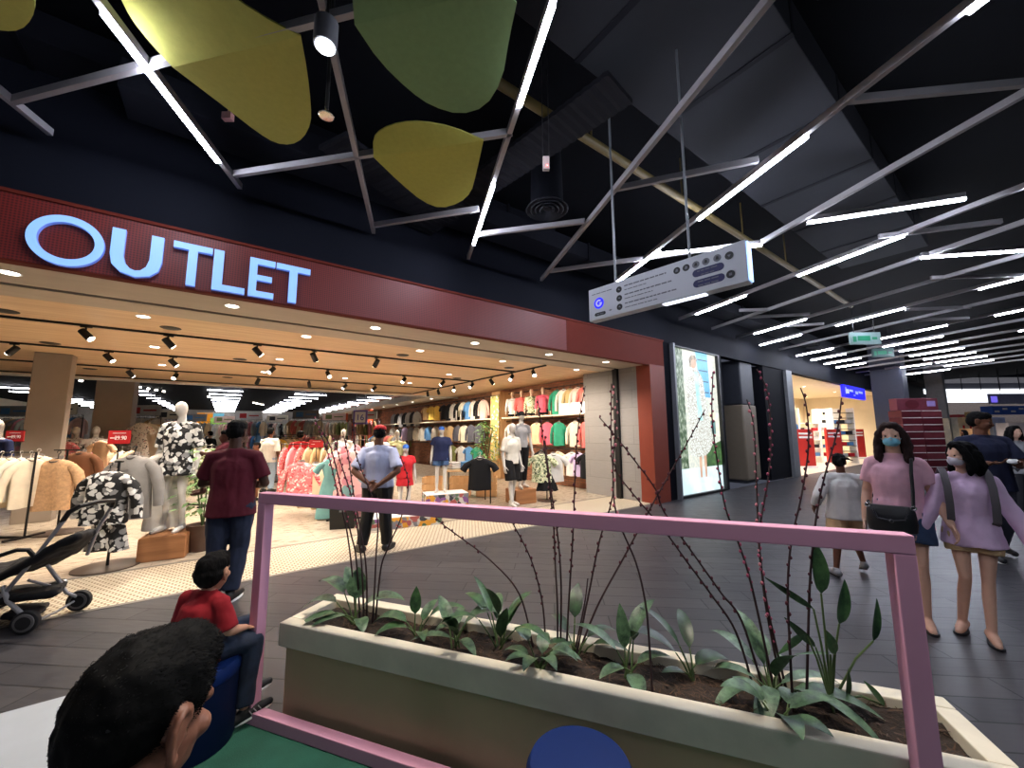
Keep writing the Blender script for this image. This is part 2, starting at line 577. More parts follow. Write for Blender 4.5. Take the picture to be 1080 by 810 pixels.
# second shop
mb = MB(); mb.bx(15.8, 31, Y0, 14, -0.1, 0.002); struct('floor_shop_2', mb, mat('pale_floor', (226, 214, 196), 0.3, vary=0.04))
mb = MB(); mb.bx(15.8, 31, Y0 + 0.3, 14, 3.62, 3.75); struct('ceiling_shop_2', mb, M_cream)
mb = MB(); mb.bx(15.6, 46, 13.8, 14, 0, 3.8); struct('wall_shop_2_north', mb, M_cream)
mb = MB(); mb.bx(15.6, 15.8, Y0 + 0.3, 14, 0, 3.75); struct('wall_shop_2_west', mb, M_cream)
mb = MB(); mb.bx(31, 31.3, Y0 + 0.3, 14, 0, 3.75); mb.bx(24.8, 31, 9.4, 9.6, 0, 3.62); struct('wall_shop_2_east', mb, M_cream)
mb = MB(); mb.bx(15.55, 46, Y0 + 0.04, Y0 + 0.25, 3.62, 4.27); struct('wall_bulkhead', mb, M_bulk)

# ------------------------------------------------------------------ ceiling bars with light tubes
M_bar = mat('bar_grey', (150, 146, 150), 0.5, vary=0.05)
M_tube = emit('tube_light', (232, 238, 255), 56.0)
BZ = 4.2
U1 = V((cos(radians(67.3)), sin(radians(67.3)), 0))
BARS = [  # px points on the bar, lit spans in px, last Y
    ([(47, 139)], []),
    ([(253, 200), (100, 0)], [((108, 12), (231, 170))]),
    ([(394, 247), (338, 0)], []),
    ([(494, 274), (584, 0)], [((577, 0), (546, 110)), ((519, 193), (500, 257))]),
    ([(571, 297), (815, 0)], []),
    ([(650, 298), (1035, 0)], [((1022, 12), (1040, -6)), ((853, 143), (738, 231)), ((694, 263), (651, 298))]),
    ([(803, 258), (1080, 103)], []),
    ([(716, 338), (816, 300)], [((733, 331), (785, 311)), ((834, 289), (937, 244)), ((1057, 189), (1090, 173))]),
    ([(751, 348), (887, 302)], []),
    ([(777, 357), (900, 322)], [((799, 352), (852, 336.5))]),
    ([(800, 365), (883, 344)], [((801, 365), (846, 353)), ((884, 344), (955, 326)), ((1033, 306), (1090, 291))]),
    ([(816, 371)], []),
    ([(836, 378), (932, 358)], [((836, 378), (878, 367)), ((932, 358), (1001, 345)), ((1050, 334), (1090, 325))]),
    ([(863, 385), (944, 372)], [((863, 385), (905, 378)), ((944, 372), (1003, 362))]),
    ([(967, 380)], [((889, 391.5), (930, 386)), ((967, 380), (1022, 372.5)), ((1075, 350), (1100, 345))]),
    ([(981, 387)], [((981, 387), (1031, 381)), ((905, 396), (938, 392))]),
    ([(997, 392)], [((997, 392), (1043, 387))]),
    ([(1010, 396)], [((1010, 396), (1054, 392)), ((971, 396.5), (1002, 394.5))]),
    ([(1019, 400)], [((1019, 400), (1060, 396))]),
    ([(1040, 402)], [((972, 405), (1022, 402))]),
]
seen = []
prevx = None
for k, (pts, tubes) in enumerate(BARS):
    xs = []
    for p in pts:
        g = G(p[0], p[1], BZ); xs.append(g.x + (5.0 - g.y) * U1.x / U1.y)
    x5 = xs[0] if k < 10 else -1.46 + 1.49 * k
    if 10 <= k: x5 = prevx + 1.5
    prevx = x5
    d = U1
    if len(pts) > 1 and k < 10:
        d = (G(*pts[0], BZ) - G(*pts[1], BZ)).normalized()
    A = V((x5, 5.0, BZ)) if k >= 10 or len(pts) < 2 else G(*pts[0], BZ)
    yend = -5.0
    B = A + d * ((yend - A.y) / d.y)
    t = thing('hanging_light_bar', '%s grey ceiling bar counted from the lit shop sign, %s' % (ORD[k], 'with light tubes' if tubes else 'unlit'), 'ceiling light', A)
    mb = MB(); mb.bar(V((0, 0, 0.037)), B - A + V((0, 0, 0.037)), 0.046, 0.066); mb.build('housing', M_bar, t, bevel=0.004)
    for e0, e1 in tubes:
        s0, s1 = [min((G(e[0], e[1], BZ) - A).dot(d), 0) if d.y > 0 else 0 for e in (e0, e1)]
        if k >= 10:
            # lengths stay as seen, slid on to this bar
            s0, s1 = [min((G(e[0], e[1], BZ).y - A.y) / d.y, -0.02) for e in (e0, e1)]
        mb = MB(); mb.bar(d * s0 + V((0, 0, -0.012)), d * s1 + V((0, 0, -0.01)), 0.035, 0.026); mb.build('light_tube', M_tube, t)
    # tubes out of the frame carry on in the same rhythm
    if k % 2 == 1 and k < 9:
        s = (-1.2 - A.y) / d.y - (k % 3) * 0.5
        mb = MB(); mb.bar(d * s + V((0, 0, -0.012)), d * (s - 1.5) + V((0, 0, -0.01)), 0.035, 0.026); mb.build('light_tube', M_tube, t)
LINKS = [((13, 110), (375, 16), None), ((247, 187), (540, 143), None), ((395, 240), (505, 223), None), ((502, 250), (617, 236), None),
         ((650, 202), (800, 172), None), ((890, 110), (1085, 91.5), None), ((580, 288), (803, 258), (690, 267)),
         ((780, 329), (812, 328), None), ((789, 336), (854, 333), None), ((830, 345), (869, 343), None), ((927, 252), (1057, 236), None),
         ((982, 295), (1080, 292), None), ((955, 328), (1024, 325.5), None), ((964, 339.6), (1022, 336.7), None),
         ((852, 234), (1018, 209), (852, 234)), ((972, 271), (1085, 263.5), (972, 271))]
for k, (a, b, lit) in enumerate(LINKS):
    A, B = G(a[0], a[1], BZ), G(b[0], b[1], BZ)
    t = thing('hanging_link_bar', '%s short slanting %s link between ceiling bars, from the shop sign on' % (ORD[k], 'lit' if lit else 'grey'), 'ceiling light', A)
    mb = MB(); mb.bar(V((0, 0, 0.036)), B - A + V((0, 0, 0.036)), 0.042, 0.064); mb.build('housing', M_bar, t, bevel=0.004)
    if lit:
        L = G(lit[0], lit[1], BZ)
        mb = MB(); mb.bar(L - A + V((0, 0, -0.012)), B - A + V((0, 0, -0.01)), 0.035, 0.026); mb.build('light_tube', M_tube, t)

# ------------------------------------------------------------------ leaf-shaped ceiling panels
M_lf = {'yellow': mat('felt_yellow', (176, 174, 96), 0.95, vary=0.06, scale=20, bump=0.3, bscale=200, spec=0.08),
        'lime': mat('felt_lime', (180, 178, 92), 0.95, vary=0.06, scale=20, bump=0.3, bscale=200, spec=0.08),
        'green': mat('felt_green', (124, 152, 108), 0.95, vary=0.06, scale=20, bump=0.3, bscale=200, spec=0.08)}


def leaf_panel(label, col, f0, f1, far, near, dz):
    """two felt wings folded along the line f0-f1"""
    F0, F1 = G(f0[0], f0[1], BZ - 0.01), G(f1[0], f1[1], BZ - 0.01)
    t = thing('leaf_panel', label, 'ceiling panel', (F0 + F1) / 2)
    for pts, h in ((far, dz[0]), (near, dz[1])):
        # each wing tilts away from the fold
        ax = (F1 - F0).normalized(); outline = []
        for p in pts:
            q = G(p[0], p[1], BZ - 0.01)
            dist = abs((q - F0).cross(ax).z)
            for _ in range(4):
                q = G(p[0], p[1], BZ - 0.01 + h * dist); dist = abs((q - F0).cross(ax).z)
            outline.append(q)
        ring = [F0] + outline + [F1]
        # round the outline
        sm = [ring[0]]
        for i in range(1, len(ring) - 1):
            a, b, c = ring[i - 1], ring[i], ring[i + 1]
            sm += [b * 0.75 + a * 0.25, b * 0.75 + c * 0.25] if len(ring) > 4 else [b]
        sm.append(ring[-1])
        mb = MB(); n = len(sm); o = (F0 + F1) / 2
        mb.add([p - o for p in sm] + [p - o + V((0, 0, 0.012)) for p in sm],
               [tuple(range(n)), tuple(range(2 * n - 1, n - 1, -1))] + [(i, (i + 1) % n, n + (i + 1) % n, n + i) for i in range(n)])
        mb.build('wing', M_lf[col], t, smooth=0)
    return t


leaf_panel('large mustard felt leaf panel hung on the bar next to the black spotlight', 'yellow', (182, 71), (317, 38),
           [(158, 45), (138, 20), (124, -8), (128, -40), (165, -60), (215, -30), (250, 0), (285, 22)],
           [(236, 112), (272, 140), (290, 151), (307, 153), (320, 146), (328, 130), (328, 112), (324, 76)], (0.32, 0.0))
leaf_panel('big sage green felt leaf panel under the ceiling bars', 'green', (374, 26), (500, -6),
           [(371, -10), (380, -40), (420, -60), (470, -40)],
           [(400, 65), (432, 96), (455, 112), (485, 121), (512, 113), (530, 84), (537, 40), (548, -10)], (0.25, 0.0))
leaf_panel('small lime felt leaf panel, the only one wholly in view', 'lime', (394, 166), (510, 148),
           [(393, 146), (402, 136), (422, 129), (445, 128), (477, 134)],
           [(422, 193), (446, 213), (465, 220), (485, 214), (497, 203), (502, 184)], (0.3, 0.0))
leaf_panel('mustard felt leaf panel only partly in view, above the letter O', 'yellow', (-30, 10), (34, -6),
           [(-20, -30), (10, -40)], [(-20, 28), (4, 33), (22, 32), (34, 20), (38, 4)], (0.0, 0.0))

# ------------------------------------------------------------------ services above the bars
M_duct = mat('grey_duct', (36, 37, 42), 0.8, vary=0.08, scale=1.2, spec=0.08)
dz = 4.95
yl, yr = G(770, 192, dz).y, G(890, 120, dz).y
x0, x1 = G(600, 20, dz).x, G(955, 255, dz).x + 0.6
t = thing('air_duct', 'wide flat grey duct with dark seams high under the ceiling', 'duct', (0, 0, 0))
mb = MB(); n = 7
for i in range(n):
    a = x0 - 1 + (x1 - x0 + 1) * i / n; b = x0 - 1 + (x1 - x0 + 1) * (i + 1) / n
    mb.bx(a + 0.02, b - 0.02, yr, yl, dz, dz + 0.4)
mb.bx(x0 - 1, x1, yr + 0.03, yl - 0.03, dz + 0.02, dz + 0.38)
mb.build('duct_body', M_duct, t, bevel=0.01)
for i in range(1, n):
    a = x0 - 1 + (x1 - x0 + 1) * i / n
    mb = MB(); mb.bx(a - 0.03, a + 0.03, yr - 0.004, yl + 0.004, dz - 0.006, dz + 0.405)
    mb.build('flange', M_dark, t)
for j, (pa, pb, w, z) in enumerate([((360, 190), (1010, 410), 0.5, 4.75), ((0, 60), (420, 195), 0.6, 5.17)]):
    A, B = G(pa[0], pa[1], z), G(pb[0], pb[1], z)
    yy = (A.y + B.y) / 2 if j == 1 else A.y
    t = thing('air_duct', ['dark square duct running along the shop wall behind the lime leaf panel', 'dark square duct above the mustard leaf panels'][j], 'duct', (0, 0, 0))
    xa, xb = min(A.x, B.x) - 2, max(A.x, B.x) + 3
    mb = MB(); mb.bx(xa, xb, yy - w / 2, yy + w / 2, z, z + 0.3)
    mb.build('duct_body', mat('dark_duct', (24, 25, 32), 0.8, vary=0.1, spec=0.08), t, bevel=0.01)
    for i in range(1, 8):
        xx = xa + (xb - xa) * i / 8
        mb = MB(); mb.bx(xx - 0.025, xx + 0.025, yy - w / 2 - 0.02, yy + w / 2 + 0.02, z - 0.02, z + 0.32)
        mb.build('flange', M_dark, t)
A, B = G(525, 87, 4.85), G(835, 286, 4.85)
mb = MB(); mb.tube([V((A.x - 3, A.y, 4.85)), V((B.x + 4, A.y, 4.85))], 0.05, 12)
for i in range(6):
    xx = A.x - 2.5 + i * 1.9; mb.cyl((xx, A.y, 4.85), (xx, A.y, 5.49), 0.012, n=6)
tag(mb.build('gas_pipe', mat('yellow_pipe', (92, 76, 32), 0.6)), 'dull yellow pipe hung under the ceiling beside the grey duct', 'pipe')
for j, (pa, pb) in enumerate([((655, 95), (440, 245)), ((350, 150), (450, 225))]):
    A, B = G(pa[0], pa[1], 4.7), G(pb[0], pb[1], 4.7)
    d = (B - A).normalized(); L = (B - A).length; sd = V((-d.y, d.x, 0))
    mb = MB(); k = int(L / 0.05)
    prof = [(i * 0.05, 0.012 * (i % 2)) for i in range(k + 1)]
    mb.rings([[A + d * s + sd * w + V((0, 0, z + (h if h else 0))) for w, h in ((-0.22, 0), (0.22, 0), (0.22, 0.05), (-0.22, 0.05))] for s, z in prof])
    tag(mb.build('cable_tray', mat('tray_metal', (24, 24, 29), 0.8, spec=0.08), smooth=0), ['ribbed dark cable tray above the round air vent', 'short ribbed dark tray behind the lime leaf panel'][j], 'tray')
c = G(577, 222, 4.5)
t = thing('ceiling_vent', 'round black ceiling vent with rings below a black drum', 'vent', c)
mb = MB()
for r in (0.06, 0.12, 0.18, 0.24):
    mb.lathe([(r, 0.03), (r + 0.035, 0.0), (r + 0.045, 0.01), (r + 0.01, 0.045)], 28)
mb.lathe([(0.001, 0.02), (0.05, 0.02), (0.05, 0.03), (0.001, 0.03)], 20)
mb.build('ring', mat('vent_black', (32, 33, 39), 0.5, spec=0.08), t)
mb = MB(); mb.lathe([(0.24, 0.05), (0.22, 0.06), (0.2, 1.0), (0.001, 1.0)], 28); mb.build('drum', M_dark, t)
# black can spotlights; the second is added out of view to brighten the planter
for j, (b, r) in enumerate(((G(343, 49, 3.95), 0.07), (V((1.25, .75, 3.95)), 0.07))):
    t = thing('ceiling_spotlight', ['grey can spotlight hanging lit between two felt leaf panels', 'added unseen grey can spotlight over the far post end of the planter'][j], 'spotlight', b)
    tilt = V((0.05, -0.03, 0))
    mb = MB(); mb.tube([V((0, 0, 0)), V((0, 0, 0.02)), V((0, 0, 0.17)), V((0, 0, 0.18))], [r * 0.96, r, r, r * 0.5], 20); mb.build('can', mat('can_grey', (84, 84, 90), 0.4), t)
    mb = MB(); mb.cyl((0, 0, 0.18), (0, 0, 1.5), 0.012, n=8); mb.build('stem', M_black, t)
    mb = MB(); mb.cyl((0, 0, -0.006), (0, 0, 0.001), r * 0.8, n=20); mb.build('lens', emit('spot_lens', (235, 245, 255), 14.0), t)
b = G(344, 124, 3.9)
t = thing('ceiling_sprinkler', 'small chrome sprinkler hanging on a thin drop pipe behind the spotlight', 'sprinkler', b)
mb = MB(); mb.lathe([(0.001, 0.0), (0.05, 0.008), (0.055, 0.014), (0.02, 0.03), (0.012, 0.05), (0.012, 0.07)], 20); mb.build('deflector', mat('chrome', (190, 180, 170), 0.25, metal=0.9), t)
mb = MB(); mb.cyl((0, 0, 0.07), (0, 0, 1.5), 0.014, n=8); mb.build('drop_pipe', M_black, t)
b = G(576, 180, 3.95)
t = thing('hanging_sensor', 'small white sensor box with a red light hanging on twin wires', 'sensor', b)
mb = MB(); mb.box((0, 0, 0.07), (0.06, 0.04, 0.13), rz=radians(-36)); mb.build('housing', mat('sensor_plastic', (196, 180, 178), 0.5), t, bevel=0.006)
mb = MB(); mb.cyl((-0.02, 0.02, 0.13), (-0.02, 0.02, 1.5), 0.004, n=6); mb.cyl((0.02, -0.02, 0.13), (0.02, -0.02, 1.5), 0.004, n=6); mb.build('wire', M_black, t)
mb = MB(); mb.ball((-0.01, -0.025, 0.035), 0.009); mb.build('indicator', emit('red_led', (255, 60, 40), 3.0), t)
b = G(240, 127, 4.6)
mb = MB(); mb.box((0, 0, 0.04), (0.09, 0.05, 0.07), rz=radians(-36)); mb.cyl((0, 0, 0.07), (0, 0, 0.9), 0.006, n=6)
o = mb.build('hanging_beacon', mat('beacon_plastic', (200, 150, 150), 0.4)); o.location = b
tag(o, 'tiny pale alarm box up behind the mustard leaf panel', 'alarm')

# ------------------------------------------------------------------ shop sign letters
M_face = emit('letter_face', (120, 172, 255), .42, (150, 180, 230))
M_edge = emit('letter_edge', (90, 120, 210), 0.3, (120, 140, 210))
t_sign = thing('shop_sign', 'large lit letters OUTLET mounted on the red fascia', 'sign', (0, Y0 - 0.06, 3.06))
LET = {'O': None,
       'U': [(0, 1), (0, .42), (.03, .2), (.13, .05), (.3, -.02), (.47, .05), (.57, .2), (.6, .42), (.6, 1), (.45, 1), (.45, .42), (.42, .25), (.36, .15), (.3, .125), (.24, .15), (.18, .25), (.15, .42), (.15, 1)],
       'T': [(.24, 0), (.39, 0), (.39, .85), (.63, .85), (.63, 1), (0, 1), (0, .85), (.24, .85)],
       'L': [(0, 0), (.5, 0), (.5, .15), (.15, .15), (.15, 1), (0, 1)],
       'E': [(0, 0), (.5, 0), (.5, .15), (.15, .15), (.15, .43), (.45, .43), (.45, .57), (.15, .57), (.15, .85), (.5, .85), (.5, 1), (0, 1)]}
ltop = (PY(30, 225, Y0 - .1).z + PY(325, 281, Y0 - .1).z) / 2
lbot = (PY(70, 281, Y0 - .1).z + PY(308, 318, Y0 - .1).z) / 2
for ch, xa, xb in (('O', 28, 113), ('U', 117, 173), ('T', 182, 224), ('L', 225, 260), ('E', 263, 290), ('T', 291, 327)):
    yy = 240 + (xa - 28) * 0.2
    X0, X1 = PY(xa, yy, Y0 - .1).x, PY(xb, yy, Y0 - .1).x
    hgt = ltop - lbot
    for nm, dep, mt, yo in (('letter', 0.045, M_edge, 0.0), ('letter_face', 0.006, M_face, -0.045)):
        mb = MB(); z0 = lbot - 3.06
        if ch == 'O':
            n = 48; rx, rz = (X1 - X0) / 2, hgt / 2 + 0.012
            th = 0.062
            vs = []
            for yv in (yo, yo - dep):
                for k, (ra, rb) in enumerate(((rx, rz), (rx - th, rz - th))):
                    vs += [((X0 + X1) / 2 + ra * cos(2 * pi * i / n), yv, z0 + hgt / 2 + rb * sin(2 * pi * i / n)) for i in range(n)]
            fs = []
            for i in range(n):
                j = (i + 1) % n
                fs += [(i, j, 2 * n + j, 2 * n + i), (n + i, 3 * n + i, 3 * n + j, n + j), (2 * n + i, 2 * n + j, 3 * n + j, 3 * n + i), (i, n + i, n + j, j)]
            mb.add(vs, fs)
        else:
            w = max(p[0] for p in LET[ch])
            mb.prism([(p[0] / w * (X1 - X0), p[1] * hgt) for p in LET[ch]], dep, (X0, yo, z0), (1, 0, 0), (0, 0, 1), (0, -1, 0))
        o = mb.build(nm, mt, None, smooth=30)
        if nm == 'letter': o.parent = t_sign; par = o
        else: o.parent = par
# ------------------------------------------------------------------ direction sign
A = DD(620.5, 303, 3.95); tt = 2.9
B = DD(786, 257, tt)
A.z = B.z = (A.z + B.z) / 2
hgt = 0.325
ax = (B - A); L = ax.length; ax.normalize()
nrm = V((ax.y, -ax.x, 0))          # towards the viewer side
t = thing('direction_sign', 'long white wayfinding sign with a blue letter G hung over the corridor', 'sign', A)
def sp(u, v, o=0.0): return ax * (u * L) - V((0, 0, 1)) * (v * hgt) + nrm * o
mb = MB(); mb.prism([(0, 0), (L, 0), (L, -hgt), (0, -hgt)], 0.1, (0, 0, 0), ax, (0, 0, 1), -nrm)
mb.build('panel', mat('sign_white', (196, 198, 208), 0.5, vary=0.02), t, bevel=0.006)
mb = MB(); mb.prism([(L + 0.001, -0.012), (L + 0.012, -0.012), (L + 0.012, -hgt + 0.012), (L + 0.001, -hgt + 0.012)], 0.08, -nrm * 0.01, ax, (0, 0, 1), -nrm)
mb.build('edge_light', emit('sign_edge', (150, 190, 255), 0.8), t)
mb = MB(); mb.prism([(L * .53, -hgt - 0.001), (L * .78, -hgt - 0.001), (L * .78, -hgt - 0.008), (L * .53, -hgt - 0.008)], 0.06, -nrm * 0.02, ax, (0, 0, 1), -nrm)
mb.build('edge_light', emit('sign_edge_white', (230, 236, 255), 1.0), t)
for px in ((641, 303), (745, 272)):
    u = 0.2 if px[0] == 641 else 0.7
    mb = MB(); q = sp(u, 0, -0.05); mb.cyl(q, q + V((0, 0, CZ - A.z)), 0.011, n=8); mb.build('rod', M_grey, t)
M_ink = mat('sign_ink', (20, 20, 26), 0.5); M_blue = emit('sign_blue', (30, 30, 255), .5, (20, 20, 230)); M_navy = mat('sign_navy', (28, 28, 84), 0.5); M_gr = mat('sign_grey_ink', (104, 104, 116), 0.5)


def disc_outline(u, v, ru, n=22):
    return [(u * L + ru * cos(2 * pi * i / n), -v * hgt + ru * sin(2 * pi * i / n)) for i in range(n)]


def flat(outline, mt, nm, off=0.0015):
    mb = MB(); mb.prism(outline, 0.002, nrm * 0.0, ax, (0, 0, 1), nrm); o = mb.build(nm, mt, t, smooth=0)
    if off > 0.0015: o.location = nrm * (off - 0.0015)
    return o


def pill(u0, u1, v, r):
    pts = []
    for i in range(9): a = pi / 2 + pi * i / 8; pts.append((u0 * L + r * cos(a), -v * hgt + r * sin(a)))
    for i in range(9): a = -pi / 2 + pi * i / 8; pts.append((u1 * L + r * cos(a), -v * hgt + r * sin(a)))
    return pts


def textbars(u0, u1, v, hh, mt, seed):
    rnd = random.Random(seed); mb = MB(); x = u0 * L
    while x < u1 * L - 0.01:
        w = min(rnd.uniform(0.02, 0.06), u1 * L - x)
        mb.prism([(x, -v * hgt - hh / 2), (x + w, -v * hgt - hh / 2), (x + w, -v * hgt + hh / 2), (x, -v * hgt + hh / 2)], 0.0022, (0, 0, 0), ax, (0, 0, 1), nrm)
        x += w + 0.008
    mb.build('lettering', mt, t, smooth=0)


# blue G on its disc
g = []
for i in range(25): a = radians(45) + radians(300) * i / 24; g.append((0.085 * L + 0.036 * cos(a), -0.5 * hgt + 0.036 * sin(a)))
gi = []
for i in range(25): a = radians(345) - radians(300) * i / 24; gi.append((0.085 * L + 0.019 * cos(a), -0.5 * hgt + 0.019 * sin(a)))
flat(disc_outline(0.085, 0.5, 0.056), M_blue, 'blue_disc')
gl = [p for p in g] + [(0.085 * L + 0.036, -0.5 * hgt + 0.004), (0.085 * L + 0.004, -0.5 * hgt + 0.004), (0.085 * L + 0.004, -0.5 * hgt - 0.009)] + gi
flat(gl, M_white, 'letter_g', 0.004)
flat(pill(0.06, 0.125, 0.84, 0.017), M_ink, 'pill'); textbars(0.065, 0.12, 0.84, 0.008, M_gr, 3)
textbars(0.03, 0.2, 0.19, 0.007, M_gr, 5)
for r in (0.012, 0.02):
    arc = [(0.175 * L + (r + w) * cos(a), -0.86 * hgt + (r + w) * sin(a)) for w, rng in ((0.0, range(7)), (0.004, range(6, -1, -1))) for a in [radians(45 + 15 * i) for i in rng]]
    flat(arc, M_ink, 'wifi_mark')
for v, v2, s in ((0.27, 1, 1), (0.53, 2, 2), (0.79, 3, 3)):
    flat(disc_outline(0.245, v, 0.03), M_ink, 'icon_disc')
    flat([(0.245 * L - 0.011, -v * hgt - 0.002), (0.245 * L + 0.002, -v * hgt + 0.013), (0.245 * L + 0.013, -v * hgt - 0.008)], M_gr, 'arrow_mark', 0.004)
    textbars(0.285, 0.54 + 0.03 * s, v - 0.06, 0.011, M_gr, 10 + s)
    textbars(0.285, 0.42 + 0.03 * s, v + 0.06, 0.007, M_gr, 20 + s)
for i, u in enumerate((0.635, 0.69, 0.745, 0.8, 0.86)):
    flat(disc_outline(u, 0.24, 0.029), M_gr if i in (2, 3, 4) else M_ink, 'icon_disc')
    flat([(u * L - 0.012, -0.24 * hgt - 0.012), (u * L + 0.012, -0.24 * hgt - 0.012), (u * L + 0.009, -0.24 * hgt + 0.012), (u * L - 0.006, -0.24 * hgt + 0.014)], M_ink if i in (2, 3, 4) else M_gr, 'pictogram', 0.004)
flat(disc_outline(0.92, 0.27, 0.031), M_ink, 'icon_disc'); flat([(0.92 * L, -0.27 * hgt - 0.014), (0.92 * L + 0.012, -0.27 * hgt + 0.006), (0.92 * L - 0.012, -0.27 * hgt + 0.006)], M_gr, 'pictogram', 0.004)
flat(disc_outline(0.92, 0.73, 0.031), M_ink, 'icon_disc'); flat([(0.92 * L - .01, -0.73 * hgt - 0.01), (0.92 * L + .01, -0.73 * hgt - 0.01), (0.92 * L + .01, -0.73 * hgt + 0.01), (0.92 * L - .01, -0.73 * hgt + 0.01)], M_gr, 'pictogram', 0.004)
flat(pill(0.745, 0.87, 0.47, 0.031), M_navy, 'pill'); textbars(0.75, 0.865, 0.43, 0.008, M_gr, 31); textbars(0.77, 0.85, 0.53, 0.006, M_gr, 32)
flat(pill(0.745, 0.87, 0.74, 0.031), M_navy, 'pill'); textbars(0.75, 0.865, 0.70, 0.008, M_gr, 33); textbars(0.75, 0.865, 0.8, 0.008, M_gr, 34)
# ------------------------------------------------------------------ figures
M_skin = {'brown': mat('skin_brown', (104, 66, 48), 0.55, vary=0.06, scale=12, spec=0.35), 'tan': mat('skin_tan', (190, 142, 118), 0.55, vary=0.06, scale=12, spec=0.35),
          'light': mat('skin_light', (220, 174, 150), 0.55, vary=0.05, scale=12, spec=0.35), 'dark': mat('skin_dark', (70, 44, 34), 0.55, vary=0.06, scale=12, spec=0.35)}
M_hair = mat('black_hair', (9, 8, 9), 0.75, vary=0.3, scale=6, bump=0.8, bscale=90, stretch=(3, 3, 0.6), spec=0.12)
M_hairb = mat('brown_hair', (44, 28, 26), 0.65, vary=0.35, scale=6, bump=0.8, bscale=90, stretch=(3, 3, 0.5), spec=0.2)
M_eye = mat('eye_dark', (18, 12, 10), 0.2)
M_eyew = mat('eye_white', (200, 194, 188), 0.3)


def pose(h, g=1.0, shw=0.108, **kw):
    """joints of a figure facing +y, right hand at +x"""
    J = dict(h=h, g=g,
             hipR=(.052, 0, .51), hipL=(-.052, 0, .51), kneeR=(.058, .012, .285), kneeL=(-.058, .012, .285),
             ankR=(.06, -.012, .045), ankL=(-.06, -.012, .045), toeR=(.015, .1, 0), toeL=(-.015, .1, 0),
             pel=(0, 0, .53), waist=(0, 0, .61), chest=(0, .004, .72), neck=(0, -.008, .815), head=(0, .008, .925),
             shR=(shw, -.004, .782), shL=(-shw, -.004, .782), elR=(shw + .03, -.015, .62), elL=(-shw - .03, -.015, .62),
             wrR=(shw + .04, .02, .475), wrL=(-shw - .04, .02, .475), hdR=None, hdL=None, nR=None, nL=None, curl=0.5)
    J.update(kw)
    out = {}
    for k, v in J.items():
        out[k] = V(v) * h if isinstance(v, (tuple, Vector)) and k[:2] not in ('hd', 'nR', 'nL') else (V(v) if isinstance(v, tuple) else v)
    out['h'] = J['h']; out['turn'] = kw.get('turn', 0.0); out['tilt'] = kw.get('tilt', 0.0)
    return out


def head_rot(J):
    return Matrix.Rotation(J['turn'], 3, 'Z') @ Matrix.Rotation(J['tilt'], 3, 'X')


def add_head(bl, c, R, s, face=True):
    P = lambda x, y, z: V(c) + R @ V((x * s, y * s, z * s))
    E = lambda x, y, z, a, b, d: bl.ell(P(x, y, z), (a * s, b * s, d * s), R)
    E(0, -.05, .13, .335, .43, .365)
    E(0, .09, -.12, .275, .30, .36)
    E(0, .05, -.22, .255, .25, .2)
    E(0, .2, -.4, .12, .13, .09)
    if face:
        bl.cap(P(0, .37, .03), P(0, .45, -.13), .03 * s, .052 * s)
        E(-.05, .4, -.145, .045, .045, .035); E(.05, .4, -.145, .045, .045, .035)
        bl.cap(P(-.16, .31, .07), P(.16, .31, .07), .05 * s, .05 * s)
        E(-.17, .27, -.1, .09, .1, .09); E(.17, .27, -.1, .09, .1, .09)
        bl.cap(P(-.07, .365, -.245), P(.07, .365, -.245), .032 * s, .032 * s)
        bl.cap(P(-.06, .36, -.285), P(.06, .36, -.285), .034 * s, .034 * s)
        for q in (-1, 1):
            hx = [(.325, .02, .06), (.335, -.005, .125), (.35, -.06, .15), (.37, -.115, .115), (.375, -.135, .04), (.365, -.125, -.04), (.345, -.09, -.11), (.33, -.05, -.16), (.318, -.015, -.15)]
            for (x0, y0, z0), (x1, y1, z1) in zip(hx, hx[1:]):
                bl.cap(P(q * x0, y0, z0 - .03), P(q * x1, y1, z1 - .03), .022 * s, .022 * s)
            for (x0, y0, z0), (x1, y1, z1) in zip(hx[2:7], hx[3:8]):
                bl.cap(P(q * (x0 - .03), y0 * .7, z0 * .6 - .03), P(q * (x1 - .03), y1 * .7, z1 * .6 - .03), .022 * s, .022 * s)
            E(q * .315, -.04, -.16, .03, .045, .045)
            E(q * .33, -.065, -.02, .022, .07, .13)
            E(q * .315, .015, -.05, .02, .022, .03)


def hand(bl, w, d, nrm, side, s=1.0, curl=0.5):
    """w wrist, d finger direction, nrm palm normal, side towards the thumb; s size of an adult hand = 1"""
    d = V(d).normalized(); nrm = V(nrm); nrm = (nrm - d * nrm.dot(d)).normalized(); t = d.cross(nrm)
    if t.dot(V(side)) < 0: t = -t
    K = 0.19 * s
    base = V(w)
    for a in (-.16, -.05, .06, .17):
        bl.cap(base + t * a * K * .55 + d * .02 * K, base + d * .46 * K + t * a * K * 1.1, .075 * K, .07 * K)
    for i, (a, L) in enumerate(((-.2, .36), (-.07, .44), (.06, .47), (.19, .43))):
        p = base + d * .48 * K + t * a * K * 1.05
        dd = d.copy(); seg = (.45, .32, .23)
        for j, q in enumerate(seg):
            ang = curl * (0.55 + 0.25 * j)
            dd = (dd * cos(ang) + nrm * sin(ang)).normalized()
            q2 = p + dd * (L * K * q)
            bl.cap(p, q2, (.048 - .004 * j) * K, (.044 - .004 * j) * K); p = q2
    p = base + d * .12 * K + t * .2 * K
    dd = (d * .7 + t * .7 + nrm * .25).normalized()
    for L, r in ((.22, .062), (.2, .052), (.13, .046)):
        q2 = p + dd * L * K; bl.cap(p, q2, r * K, r * .9 * K); p = q2; dd = (dd + d * .35 + nrm * .15 * curl).normalized()


